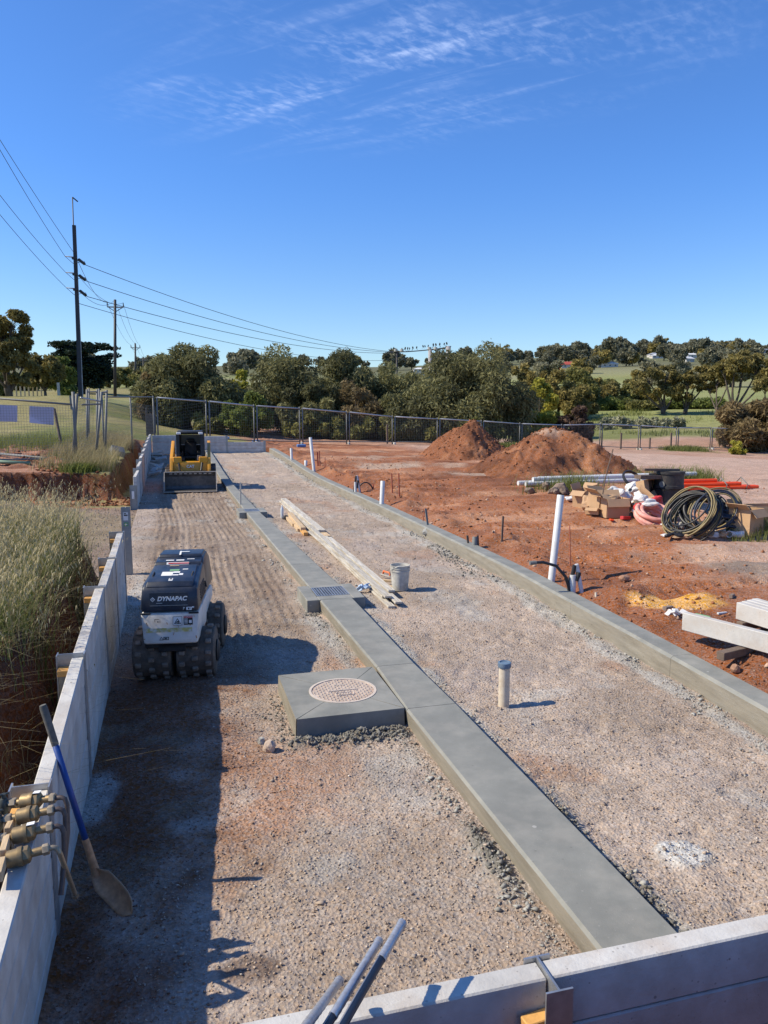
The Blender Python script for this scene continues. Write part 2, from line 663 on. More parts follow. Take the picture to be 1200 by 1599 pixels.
M['glass_dark'] = mat('tinted_glass', (0.035, 0.045, 0.05), 0.08, spec=0.6)
M['pvc'] = mat('white_pvc_pipe', (0.62, 0.63, 0.63), 0.45, var=0.06, vscale=6, dirt=(0.42, 0.33, 0.26), dirt_amt=0.3, dirt_scale=6)
M['pvc_cream'] = mat('cream_stained_pipe', (0.60, 0.53, 0.42), 0.6, var=0.08, vscale=8, dirt=(0.36, 0.24, 0.15), dirt_amt=0.5, dirt_scale=9)
M['blue_cap'] = mat('faded_blue_cap', (0.10, 0.17, 0.26), 0.6, var=0.2, vscale=14, dirt=(0.35, 0.34, 0.32), dirt_amt=0.5)
M['orange'] = mat('orange_conduit', (0.80, 0.075, 0.012), 0.45, var=0.06)
M['orange_tool'] = mat('orange_plastic', (0.72, 0.17, 0.05), 0.5)
M['redrod'] = mat('red_painted_stake', (0.42, 0.10, 0.05), 0.7, var=0.2, vscale=9)
M['bucket'] = mat('cement_splashed_bucket', (0.50, 0.48, 0.43), 0.8, var=0.15, vscale=9, bump=0.2, bscale=40, dirt=(0.27, 0.255, 0.225), dirt_amt=0.9, dirt_scale=5)
M['card'] = mat('corrugated_cardboard', (0.47, 0.30, 0.17), 0.85, var=0.1, vscale=3, objvar=0.15, dirt=(0.3, 0.18, 0.1), dirt_amt=0.3)
M['card_in'] = mat('cardboard_inside', (0.36, 0.21, 0.11), 0.9, var=0.1)
M['bag'] = mat('white_plastic_bag', (0.68, 0.67, 0.65), 0.45, var=0.1, vscale=6, dirt=(0.4, 0.26, 0.18), dirt_amt=0.3)
M['pink'] = mat('faded_pink_conduit', (0.66, 0.25, 0.20), 0.6, var=0.15, vscale=8, col2=(0.70, 0.40, 0.34))
M['black_pipe'] = mat('black_poly_pipe', (0.02, 0.02, 0.022), 0.45, var=0.2, vscale=6)
M['gold_pipe'] = mat('yellow_striped_poly_pipe', (0.22, 0.17, 0.075), 0.55, var=0.3, vscale=5, dirt=(0.12, 0.10, 0.07), dirt_amt=0.5)
M['navy_pipe'] = mat('navy_poly_pipe', (0.02, 0.03, 0.055), 0.45)
M['tape'] = mat('silver_duct_tape', (0.42, 0.43, 0.46), 0.38, var=0.2, vscale=30, metal=0.5, stretch=(1, 1, 3))
M['pole'] = mat('dark_steel_pole', (0.035, 0.033, 0.034), 0.6, var=0.2, vscale=1)
M['pole_pale'] = mat('pale_steel_flange', (0.30, 0.29, 0.30), 0.6)
M['cable'] = mat('power_cable', (0.06, 0.07, 0.09), 0.6)
M['bark'] = mat('grey_brown_bark', (0.10, 0.08, 0.062), 0.9, var=0.3, vscale=2, bump=0.3, bscale=8)
M['bark_pale'] = mat('pale_gum_bark', (0.25, 0.20, 0.155), 0.85, var=0.3, vscale=1.5, bump=0.2, bscale=6)
M['sign'] = mat('lilac_white_sign_board', (0.50, 0.49, 0.62), 0.6, var=0.04, vscale=2)
M['bird'] = mat('dark_bird', (0.02, 0.02, 0.022), 0.8)
M['roof_red'] = mat('red_tile_roof', (0.40, 0.07, 0.05), 0.8, var=0.15, vscale=1)
M['roof_grey'] = mat('grey_metal_roof', (0.36, 0.38, 0.41), 0.5)
M['roof_white'] = mat('white_metal_roof', (0.70, 0.70, 0.68), 0.5)
M['house_wall'] = mat('pale_house_wall', (0.52, 0.49, 0.45), 0.8)
M['window'] = mat('dark_window', (0.03, 0.04, 0.05), 0.15)
M['bottle'] = mat('clear_plastic_bottle', (0.62, 0.66, 0.68), 0.15, spec=0.7)
M['tile_pale'] = mat('dusty_cast_iron', (0.43, 0.33, 0.27), 0.8, var=0.2, vscale=9, bump=0.2, bscale=50, col2=(0.50, 0.42, 0.37), dirt=(0.28, 0.14, 0.08), dirt_amt=0.5)
M['tile_rim'] = mat('dusty_cover_rim', (0.55, 0.47, 0.40), 0.8, var=0.12, vscale=9)
M['void'] = mat('dark_pit_lining', (0.03, 0.03, 0.03), 0.95)
M['mound'] = None
M['soil'] = soil_mat('loose_soil', 0.7, 1.0)
M['gravel'] = soil_mat('road_base_gravel', 0.75, .7)
M['rock'] = mat('earthy_rock', (0.34, 0.19, 0.12), 0.95, var=0.25, vscale=5, bump=0.5, bscale=20, objvar=0.2)
M['rock_pale'] = mat('pale_rock', (0.46, 0.36, 0.29), 0.95, var=0.2, vscale=5, bump=0.5, bscale=20)
M['rubble'] = mat('dark_rubble', (0.20, 0.15, 0.12), 0.95, var=0.3, vscale=5, bump=0.5, bscale=12, objvar=0.25)

LEAF = {
    'casuarina': leaf_mat('casuarina_needles', (0.092, 0.094, 0.044), (0.255, 0.245, 0.105), 0.35),
    'casuarina_brown': leaf_mat('brown_casuarina_needles', (0.134, 0.104, 0.051), (0.305, 0.226, 0.11), 0.35),
    'gum': leaf_mat('gum_leaves', (0.12, 0.11, 0.042), (0.33, 0.265, 0.085), 0.35),
    'cypress': leaf_mat('cypress_leaves', (0.012, 0.026, 0.02), (0.035, 0.06, 0.036), 0.15),
    'yellowgreen': leaf_mat('yellow_green_leaves', (0.181, 0.195, 0.034), (0.5, 0.445, 0.07), 0.4),
    'green': leaf_mat('mid_green_leaves', (0.091, 0.122, 0.034), (0.232, 0.268, 0.067), 0.4),
    'olive': leaf_mat('olive_leaves', (0.11, 0.115, 0.04), (0.29, 0.27, 0.085), 0.35),
    'maroon': leaf_mat('dark_purple_leaves', (0.061, 0.039, 0.029), (0.159, 0.098, 0.067), 0.25),
    'silver': leaf_mat('silver_shrub_leaves', (0.19, 0.20, 0.12), (0.40, 0.39, 0.26), 0.25),
    'far': leaf_mat('haze_paled_leaves', (0.125, 0.13, 0.085), (0.27, 0.255, 0.165), 0.3),  # hill haze put into the colour: paler, greyer leaves
    'fargold': leaf_mat('distant_golden_leaves', (0.19, 0.155, 0.055), (0.40, 0.32, 0.10), 0.35),
    'grass': leaf_mat('green_grass_blades', (0.075, 0.11, 0.025), (0.26, 0.27, 0.08), 0.35),
    'straw': leaf_mat('straw_grass_stems', (0.24, 0.19, 0.085), (0.55, 0.47, 0.27), 0.35),
}
M['pad'] = mat('worn_drum_pad', (0.21, 0.17, 0.135), 0.7, var=0.3, vscale=14, metal=0.15)
M['post_grey'] = mat('dull_zinc_post', (0.33, 0.345, 0.335), 0.55, var=0.15, vscale=6, metal=0.2, objvar=0.08)

# ------------------------------------------------------------------ ground
def pz(Y):                      # pit floor rises towards the far end
    return 0.5 * ss(Y, 27, 43)


KERB = [(2.2, 4.62), (5.35, 4.93), (7.4, 5.07), (11.3, 5.30), (15, 5.36), (19.3, 5.38), (27, 5.34), (35, 5.22), (41.6, 5.08)]   # inner face (Y, X)


def kx(Y):
    return float(np.interp(Y, [k[0] for k in KERB], [k[1] for k in KERB]))


KY = np.array([k[0] for k in KERB])
KXV = np.array([k[1] for k in KERB])

# height control points: azimuth (as a picture column), depth, height or picture row
ctl = []


def cpt(x, d, y=None, z=None):
    p = P(x, y if y else 638, d)
    ctl.append((p.x, p.y, p.z if y else z))


for a in (-900, -300):
    for d, z in ((20, 1.0), (32, 1.1), (60, 3.6), (100, 4.6), (160, 8), (300, 14), (600, 34), (1000, 42)):
        cpt(a, d, z=z)
for a in (0, 120):
    for d, y in ((45, 664), (60, 620), (100, 618), (130, 607), (165, 601), (300, 588), (600, 577), (1000, 575)):
        cpt(a, d, y=y)
cpt(245, 44, z=1.05), cpt(300, 60, y=668), cpt(300, 90, y=636), cpt(380, 300, y=592), cpt(380, 600, y=571), cpt(380, 1000, y=572)
for a, rows in {480: ((60, 681), (80, 655), (120, 634), (200, 615), (400, 592), (700, 575), (1000, 574)),
                650: ((58, 690), (66, 681), (85, 660), (120, 638), (200, 620), (400, 596), (700, 575), (1000, 573))}.items():
    for d, y in rows:
        cpt(a, d, y=y)
for a, o in ((880, 4), (1000, 0), (1130, -2), (1300, -2), (1700, -4), (2300, -4)):
    for d, y in ((66, 696), (74, 681), (85, 664), (97, 645), (150, 618), (220, 602), (340, 578), (520, 560), (800, 552), (1100, 553)):
        cpt(a, d, y=y + o)
ctl += [(5.6, 4, .21), (5.7, 8, .23), (5.8, 12, .24), (5.8, 20, .27), (5.8, 28, .40), (5.7, 36, .6), (5.6, 42, .75), (7, 6, .28), (8, 8, .30), (10, 8, .30), (10, 12, .32), (12, 14, .3),
        (14, 20, .3), (18, 24, .25), (25, 30, .1), (12, 31, .5), (30, 42, -.05), (8, 2, .25), (14, 6, .3), (20, 12, .3), (40, 20, .1), (9, 24, .38),
        (7.7, 46.9, .70), (17.4, 49.3, .45), (31.2, 51.7, -.17), (46, 54, -.55), (2.4, 44.5, 1.0), (-.7, 43, 1.1), (8, 40, .62), (20, 40, .3),
        (-3.3, 30, .97), (-6, 30, .95), (-2, 36, 1.05), (-8, 24, .95), (-3, 8, 1.0), (-8, 8, 1.1), (-2, 2, 1.0), (-14, 14, 1.0), (-20, 30, 1.1), (0, -8, 1.0), (6, -6, .5), (-10, -10, 1.0), (30, -10, .3)]
ctl = np.array(ctl)


def wcoord(x, y):
    d = np.sqrt(x * x + (y + 6) ** 2)
    return np.stack([np.arctan2(x, y + 6) * 2.2, np.log(d + 4) * 1.6], -1)


cw = wcoord(ctl[:, 0], ctl[:, 1])
KM = np.sqrt(((cw[:, None] - cw[None]) ** 2).sum(-1) + 0.0008)
KA = np.ones((len(ctl) + 1,) * 2)
KA[:-1, :-1] = KM + np.eye(len(ctl)) * 0.01
KA[-1, -1] = 0
KW = np.linalg.solve(KA, np.append(ctl[:, 2], 0))


def land(x, y):
    x = np.asarray(x, float)
    y = np.asarray(y, float)
    sh = x.shape
    q = wcoord(x.ravel(), y.ravel())
    out = np.empty(len(q))
    for i in range(0, len(q), 20000):
        k = np.sqrt(((q[i:i + 20000, None] - cw[None]) ** 2).sum(-1) + 0.0008)
        out[i:i + 20000] = k @ KW[:-1] + KW[-1]
    return out.reshape(sh)


RAMP_EDGE = 23.2


def outer_h(x, y, fine=True):
    """height of the ground outside the levelled strip, with the cut banks on its left side"""
    z = land(x, y)
    n1 = fbm(x, y, 1.6, 4, 3)
    n2 = fbm(x, y, 0.35, 3, 5)
    d = np.hypot(x, y)
    near = 1 - sstep(d, 40, 75)
    z = z + near * (n1 * 0.16 + n2 * 0.045)
    # left side ---------------------------------------------------
    nb = fbm(x, y, 0.9, 3, 21) * 0.45 + fbm(x, y, 0.22, 3, 22) * 0.16
    left = x < 0.5
    # trench beside the near wall, grassy bank left of it
    e = -1.32 + nb
    bank = 0.98 + n1 * 0.25 + n2 * 0.1 + 0.12 * sstep(-x, 1.5, 4)
    near_bank = np.where(left, 0.12 + (bank - 0.12) * sstep(-x, -e - 0.30, -e + 0.10), z)
    # ramp up to the left
    ramp = -0.02 + 0.80 * sstep(-x, 1.0, 9.5) + n2 * 0.05 + n1 * 0.05
    # upper ground behind the ramp
    upper = z
    ex = -1.75 + nb * 0.9
    cut = -0.02 + n2 * 0.15
    up_e = 25.7 + nb * 1.2 - 0.03 * x
    m_up = sstep(y, up_e - 0.10, up_e + 0.06) * sstep(-x, -ex - 0.25, -ex + 0.12)
    upper_cut = cut + (upper - cut) * m_up
    re = RAMP_EDGE + 0.10 * (-x - 1) + fbm(x, y, 2.0, 3, 31) * 0.5
    rampz = ramp + (upper_cut - ramp) * sstep(y, re - 0.05, re + 0.35)
    zl = near_bank + (rampz - near_bank) * sstep(y + nb * 1.5, 11.9, 12.9)
    wl = sstep(-x, 0.55, 0.75)
    fade = 1 - sstep(y, 42.3, 44)
    # blend right of the wall and beyond the far wall
    zz = np.where((y < 44) & (x < -0.6), z + (zl - z) * wl * fade, z)
    return zz


def pit_mask(x, y):
    kin = np.interp(y, KY, KXV)
    return (x > -0.96) & (x < kin + 0.12) & (y > 2.2) & (y < 42.2)


def axis(parts):
    out = [np.arange(a, b, s) for a, b, s in parts]
    return np.concatenate(out)


def geo(a, b, n):
    return a * (b / a) ** (np.arange(1, n + 1) / n)


xs = np.concatenate([-geo(9, 1500, 34)[::-1], axis([(-9, -3, .16), (-3, -0.9, .055), (-0.9, 4.8, .3), (4.8, 9, .06), (9, 19, .11), (19, 50, .5)]), geo(50, 1800, 36)])
ys = np.concatenate([-geo(6, 60, 6)[::-1], axis([(-6, 1, .5), (1, 13, .07), (13, 23, .11), (23, 27, .07), (27, 36, .16), (36, 60, .3), (60, 110, 1.0)]), geo(110, 2600, 44)])
GX, GY = np.meshgrid(xs, ys)
GZ = outer_h(GX, GY)
# torn-up red earth: clods and ruts
red_zone = (GX > 4.8) & (GX < 22)
rough = sstep(-GX, -17, -6) * red_zone
edge_h = sstep(GX, 5.15, 5.5) * (1 - sstep(GX, 6.0, 7.2))
GZ = GZ + np.where(red_zone, (np.maximum(fbm(GX, GY, 0.5, 4, 41), -0.05)) * 0.30 * rough * (0.35 + edge_h) + 0.22 * edge_h * fbm(GX, GY, .8, 4, 43), 0)
GZ = GZ + np.where((GX < -2.6) & (GX > -14) & (GY > 26.6) & (GY < 36), np.maximum(fbm(GX, GY, .8, 4, 47), -.02) * .55 * sstep(-GX, 2.8, 3.6), 0)
# wheel ruts crossing the red earth
rut = np.sin((GX * 0.22 + GY) * 2 * math.pi / 2.1 + 5 * fbm(GX, GY, 6, 2, 44))
GZ = GZ + np.where((GX > 6.5) & (GX < 22) & (GY > 9) & (GY < 34), -0.09 * sstep(rut, 0.5, 0.95) * (1 + .35 * np.sin(2 * math.pi * GX / .22)) + 0.06 * sstep(-rut, 0.5, 1) + .03 * fbm(GX, GY, .3, 3, 46), 0)
kb = np.interp(GY, KY, KXV)
back = (GX > kb) & (GX < kb + 0.75) & (GY < 42) & (GY > 2)
GZ = np.where(back, np.minimum(GZ, 0.16 + np.clip(GX - kb - 0.25, 0, 1) * 0.35 + np.array([[pz(v)] for v in ys])), GZ)
inpit = pit_mask(GX, GY)
GZ = np.where(inpit, -0.45, GZ)
# unseen cut bank added behind the nearest wall, to keep its near face dark
front = (GX > -1.6) & (GX < 9) & (GY < 2.3)
GZ = np.where(front, 0.05 + 1.0 * (1 - sstep(GY + fbm(GX, GY, .5, 2, 45) * .2, 1.30, 1.55)), GZ)


def mixc(a, b, w):
    return a + (np.asarray(b)[None, None] - a) * w[..., None] if a.ndim == 3 else a + (np.asarray(b) - a) * w[..., None]


def lay(c, col, w):
    return c * (1 - w[..., None]) + np.asarray(col) * w[..., None]


RED, REDD, PALE, PINK, GRASS, DRYG, DARK, GRIT = (.32, .127, .06), (.185, .066, .031), (.43, .285, .20), (.47, .32, .245), (.165, .175, .055), (.27, .235, .10), (.12, .05, .03), (.30, .225, .175)
C = np.ones(GX.shape + (3,)) * np.asarray(DRYG)
big = fbm(GX, GY, 14, 4, 51)
mid = fbm(GX, GY, 3.0, 4, 52)
small = fbm(GX, GY, 0.7, 4, 53)
dist = np.hypot(GX, GY)
C = lay(C, GRASS, sstep(big + mid * 0.5, -0.10, 0.12))
# far paddocks get greener and paler
C = lay(C, (.25, .275, .10), sstep(dist, 62, 110) * sstep(fbm(GX, GY, 60, 3, 55), -0.25, 0.05) * 0.85)
C = lay(C, (.24, .225, .13), sstep(dist, 120, 300) * sstep(fbm(GX, GY, 80, 3, 56), -0.1, 0.1) * 0.8)
C = lay(C, (.10, .105, .06), sstep(dist, 330, 480) * .75)
# red building plot
depthc = GX * st + GY * ct
plot = sstep(GX, 4.2, 4.8) * (1 - sstep(depthc + mid * 3, 70, 74))
track = plot * sstep(depthc, 48, 51)
c_red = np.ones_like(C) * np.asarray(RED)
streak = fbm(GX * 0.32 + GY * 0.08, GY * 1.0, 1.5, 5, 61)
c_red = lay(c_red, (.45, .225, .125), sstep(streak + small * 0.3, 0.0, 0.2))
c_red = lay(c_red, (.19, .075, .038), sstep(-streak + small * .3, .06, .22) * .7)
c_red = lay(c_red, REDD, sstep(fbm(GX, GY, 1.3, 5, 62), 0.05, 0.22) * 0.8)
c_red = lay(c_red, PALE, sstep(fbm(GX, GY, 5, 4, 63) + small * 0.25, 0.10, 0.24) * sstep(GX, 6.5, 8.5) * 0.85)
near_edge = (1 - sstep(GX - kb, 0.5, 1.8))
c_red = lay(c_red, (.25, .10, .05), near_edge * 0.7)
# pale ground right and behind: crushed pink stone
w = sstep(GX - 0.62 * GY + mid * 2.2, 1.2, 4.0) * sstep(GX, 7, 8.6)
c_red = lay(c_red, PINK, w * 0.9)
w2 = sstep(GY + mid * 3 - 0.35 * GX, 20, 24) * sstep(GX, 12, 16)
c_red = lay(c_red, PINK, w2)
w3 = np.exp(-((GX - 9.4) / 1.6) ** 2 - ((GY - 9.9) / 0.7) ** 2)
c_red = lay(c_red, (.17, .145, .12), sstep(w3 + small * 0.5, 0.35, 0.7) * 0.7)       # dark damp wheel mark
w4 = np.exp(-((GX - 8.5) / 1.7) ** 2 - ((GY - 31) / 1.6) ** 2) + np.exp(-((GX - 12) / 3) ** 2 - ((GY - 27) / 1.2) ** 2)
c_red = lay(c_red, (.43, .32, .24), sstep(w4 + small * 0.6, 0.3, 0.7) * 0.8)
# orange sand spill
w5 = np.exp(-((GX - 6.55 + 0.25 * (GY - 8.6)) / 0.62) ** 2 - ((GY - 8.75) / 0.42) ** 2)
c_red = lay(c_red, (.62, .33, .085), sstep(w5 + small * 0.45 + fbm(GX, GY, .3, 2, 66) * .25, 0.22, 0.50) * 0.95)
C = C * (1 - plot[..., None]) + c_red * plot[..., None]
C = lay(C, (.40, .235, .16), track * (1 - sstep(depthc, 70, 74)) * (0.6 + 0.4 * sstep(mid, -.1, .1)))
gr_strip = sstep(small + mid * .5, -.05, .12) * np.exp(-((depthc - 58 - GX * .04) / 1.2) ** 2) * (GX > 14)
C = lay(C, (.14, .17, .05), gr_strip * 0.8)
C = lay(C, (.13, .055, .032), 1.0 * ((GY < 2.4) & (GX > -2)))  # dark soil on the added bank, limits bounce onto the wall face
# left side
lf = GX < -0.6
slope = np.hypot(*np.gradient(GZ, ys, xs))
wl = np.where(lf & (GY < 44), 1.0, 0.0)
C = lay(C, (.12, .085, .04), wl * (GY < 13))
rampm = wl * sstep(GY + small, 12.2, 13) * (1 - sstep(GY, 23, 23.6 + 0.1 * (-GX)))
C = lay(C, (.255, .185, .14), rampm * (0.75 + 0.25 * sstep(mid, -.1, .1)))
dirtup = wl * sstep(GY, 24, 25) * (1 - sstep(GY + mid * 6, 34, 37)) * (1 - sstep(GX + small, -3.4, -2.7))
C = lay(C, (.36, .185, .115), dirtup)
C = lay(C, (.20, .085, .05), dirtup * sstep(small, 0.06, .14))
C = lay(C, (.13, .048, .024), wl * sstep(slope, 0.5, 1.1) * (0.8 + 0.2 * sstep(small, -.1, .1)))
C = lay(C, (.34, .15, .08), wl * (GZ < 0.25) * (GY > 23) * (GY < 27) * sstep(small, -.1, .05) * .8)
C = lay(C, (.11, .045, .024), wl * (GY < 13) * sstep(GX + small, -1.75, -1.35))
# bare earth just outside the far wall
bw = np.exp(-((GY - 43.2) / 1.0) ** 2) * (GX > -2) * (GX < 8)
C = lay(C, (.30, .13, .075), bw)
dirt_under = sstep(-np.abs(depthc - 57), -7, -3) * (GX > 0) * (GX < 28) * sstep(small + mid, -.2, .1)
C = lay(C, (.27, .15, .10), dirt_under * 0.8)
ny, nx = GX.shape
idx = np.arange(ny * nx).reshape(ny, nx)
quads = np.stack([idx[:-1, :-1], idx[:-1, 1:], idx[1:, 1:], idx[1:, :-1]], -1).reshape(-1, 4)
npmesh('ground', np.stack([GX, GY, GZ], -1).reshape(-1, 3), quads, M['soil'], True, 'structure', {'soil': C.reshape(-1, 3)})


def gz(x, y):                   # ground height outside the strip, for standing things on it
    i = np.searchsorted(xs, x) - 1
    j = np.searchsorted(ys, y) - 1
    fx = (x - xs[i]) / (xs[i + 1] - xs[i])
    fy = (y - ys[j]) / (ys[j + 1] - ys[j])
    return float((GZ[j, i] * (1 - fx) + GZ[j, i + 1] * fx) * (1 - fy) + (GZ[j + 1, i] * (1 - fx) + GZ[j + 1, i + 1] * fx) * fy)


def GG(x, y):                   # sight line to that ground
    r = ray(x, y)
    o = Vector((0, 0, HC))
    k = 2.0
    while k < 900:
        p = o + r * k
        if p.z < gz(p.x, p.y):
            return Vector((p.x, p.y, gz(p.x, p.y)))
        k += 0.02 + k * 0.002
    return o + r * k


# levelled strip of road-base gravel
py_ = [2.15]
while py_[-1] < 42.2:
    py_.append(py_[-1] + 0.022 + 0.0036 * (py_[-1] - 2))
py_ = np.array(py_)
nxp = 210
tt = np.linspace(0, 1, nxp)
PX = np.empty((len(py_), nxp))
for j, y in enumerate(py_):
    x0 = -0.72 - 0.28 * ss(y, 11.6, 13) - 0.0
    PX[j] = x0 + (kx(y) + 0.05 - x0) * tt
PY = np.repeat(py_[:, None], nxp, 1)
PZ0 = np.array([pz(v) for v in py_])[:, None]
PZ = PZ0 + fbm(PX, PY, 1.3, 3, 71) * 0.05 + fbm(PX, PY, 0.16, 4, 72) * 0.026 + fbm(PX, PY, 0.05, 2, 73) * 0.016
lane = sstep(PX, -0.6, -0.3) * (1 - sstep(PX, 1.5, 1.95)) * sstep(PY + fbm(PX, PY, 1, 2, 70) * 2, 8.5, 9.6)
wob = PX + fbm(PX, PY * .4, 2.5, 2, 74) * 0.4
pad = np.sin(2 * np.pi * wob / 0.135) * (0.55 + 0.45 * np.sin(2 * np.pi * (PY + 0.03 * np.sin(wob * 40)) / 0.19))
PZ += lane * (pad * 0.022 * np.clip(.6 + 2.2 * fbm(PX, PY, .7, 3, 79), 0, 1.1) + fbm(PX, PY, 0.3, 3, 75) * 0.05 + fbm(PX, PY, .09, 3, 78) * .03) * (1 - sstep(PY, 25, 30))
lane2 = sstep(PX, 2.6, 3.0) * sstep(PY, 3, 4)
PZ += lane2 * 0.012 * fbm(PX, PY * .25, .22, 3, 76)
for tx in (3.0, 4.15):
    tr = np.exp(-((PX - tx - .25 * np.sin(PY * .22) - .15 * fbm(PX * 0, PY, 4, 2, 95)) / .13) ** 2) * sstep(fbm(PX, PY, 2.2, 2, 96), -.12, .1)
    PZ += tr * (.010 * np.sin(2 * np.pi * PY / .16) - .012)
# footprints and scuffs
PZ -= .02 * sstep(fbm(PX, PY, .28, 2, 97), .17, .24) * (PX > 2.4)
# shallow trench left open along the foot of the near wall and the strip
PZ -= 0.05 * np.exp(-((PX + 0.6) / 0.22) ** 2) * (PY < 12)
PC = np.ones(PX.shape + (3,)) * np.array((.40, .318, .255))
pb = fbm(PX, PY, 1.8, 4, 81)
ps = fbm(PX, PY, 0.4, 4, 82)
PC = lay(PC, (.435, .342, .27), sstep(pb, -.05, .15) * .8)
PC = lay(PC, (.325, .252, .195), sstep(fbm(PX, PY * .5, 1.4, 4, 92), .02, .2) * .75)
PC = lay(PC, (.40, .375, .34), sstep(fbm(PX, PY, .8, 4, 93), .12, .26) * .6)
PC = lay(PC, (.37, .30, .255), sstep(fbm(PX, PY, 1.1, 4, 83), 0.02, .18) * .8)
PC = lay(PC, (.36, .21, .135), sstep(fbm(PX, PY, 0.9, 4, 84), 0.13, .26) * .55)
PC = lay(PC, (.255, .19, .14), lane * (0.65 + 0.35 * sstep(ps, -.1, .12)))
PC = lay(PC, (.34, .27, .215), lane * sstep(np.sin(wob * 7.5 + 1.0), .1, .9) * .7)
PC = lay(PC, (.20, .145, .11), lane * sstep(fbm(PX * 2, PY * .35, .7, 4, 94), .04, .2) * .7)
PC = lay(PC, (.30, .23, .175), lane * sstep(fbm(PX, PY, .8, 3, 85), 0.0, .15) * .7)
redw = np.exp(-((PX - 0.55) / 1.3) ** 2 - ((PY - 5.6) / 1.7) ** 2) * (PX < 1.4)
PC = lay(PC, (.34, .17, .10), sstep(redw + ps * 1.1 + pb * .9, 0.55, 1.1) * .6)
shade_soil_w = (1 - sstep(PX + ps * 1.5 + pb * 1.1 + .85 * (1 - sstep(PY, 3.8, 5.2)), 0.10, 0.85)) * (1 - sstep(PY, 7.6, 9.6))
PC = lay(PC, (.18, .074, .034), shade_soil_w * .92)  # dark soil by the left wall, with a warmer shadow tone put in
PC = lay(PC, (.25, .17, .115), shade_soil_w * sstep(fbm(PX, PY, .5, 4, 98), .03, .2) * .7)
damp = np.exp(-((PX - 0.28) / 0.22) ** 2 - ((PY - 3.65) / 0.13) ** 2) + np.exp(-((PX + .2) / 0.25) ** 2 - ((PY - 3.1) / 0.3) ** 2)
PC = lay(PC, (.13, .085, .065), sstep(damp + ps * .5, .45, .7) * .7)


def strip_l(Y):
    return float(np.interp(Y, [2.2, 3.1, 6.3, 7.5, 10.4, 11.3, 20, 26.5, 38, 41.5], [1.97, 1.965, 1.945, 1.98, 1.935, 1.925, 1.81, 1.775, 1.68, 1.66]))


def strip_r(Y):
    return float(np.interp(Y, [2.2, 3.1, 6.3, 7.5, 10.4, 11.3, 20, 26.5, 38, 41.5], [2.44, 2.445, 2.445, 2.415, 2.425, 2.42, 2.18, 2.10, 1.98, 1.96]))


for j, y in enumerate(py_):
    sl_, sr_ = strip_l(y), strip_r(y)
    row = PX[j]
    w = np.exp(-((row - sl_ + .14) / .14) ** 2) * .5 + np.exp(-((row - sr_ - .13) / .14) ** 2) * .85 + np.exp(-((row - kx(y) + .16) / .17) ** 2) * 1.0
    k = ps[j] * 1.3 + pb[j] * 1.2
    wv = np.clip(sstep(w + k, .40, .85), 0, 1)
    PC[j] = PC[j] * (1 - wv[:, None] * .75) + np.array((.375, .365, .335)) * wv[:, None] * .75
    PZ[j] += 0.03 * w * np.clip(0.5 + ps[j] * 3, 0, 1)
w = np.exp(-((PX - 3.10) / .27) ** 2 - ((PY - 3.93) / .21) ** 2)
PC = lay(PC, (.50, .49, .46), sstep(w + ps * .8, .35, .6) * .9)
PZ += sstep(w + ps * .8, .35, .6) * 0.02 * (1 + fbm(PX, PY, .06, 2, 86) * 2)
w = np.exp(-((PX + .62) / .14) ** 2 - ((PY - 5.9) / .5) ** 2) + np.exp(-((PX + .55) / .2) ** 2 - ((PY - 12.3) / .9) ** 2)
PC = lay(PC, (.42, .40, .37), sstep(w + ps * .8, .35, .7) * .8)
sp_ = np.exp(-((PY - 6.24) / .10) ** 2) * sstep(PX, .8, .95) * (1 - sstep(PX, 1.85, 1.98)) * np.clip(.55 + 2.2 * fbm(PX, PY, .3, 3, 87), 0, 1.3)
sp_ += np.exp(-((PX - strip_r(3.6) - .07) / .06) ** 2) * np.exp(-((PY - 3.6) / .35) ** 2) + .9 * np.exp(-((PX - 2.53) / .06) ** 2) * np.exp(-((PY - 4.6) / .3) ** 2) + np.exp(-((PX - 1.86) / .06) ** 2) * np.exp(-((PY - 4.25) / .3) ** 2)
PZ += sp_ * (.055 + .09 * np.maximum(fbm(PX, PY, .07, 3, 88), -.3))
PC = lay(PC, (.17, .16, .135), np.clip(sp_ * 1.5, 0, .9))
n0, n1_ = PX.shape
idx = np.arange(n0 * n1_).reshape(n0, n1_)
quads = np.stack([idx[:-1, :-1], idx[:-1, 1:], idx[1:, 1:], idx[1:, :-1]], -1).reshape(-1, 4)
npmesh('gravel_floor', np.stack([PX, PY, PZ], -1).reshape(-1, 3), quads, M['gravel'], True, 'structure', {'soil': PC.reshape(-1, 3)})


def fz(x, y):
    j = min(max(np.searchsorted(py_, y), 0), len(py_) - 1)
    i = int(np.clip(round((x - PX[j, 0]) / (PX[j, -1] - PX[j, 0]) * (nxp - 1)), 0, nxp - 1))
    return float(PZ[j, i])


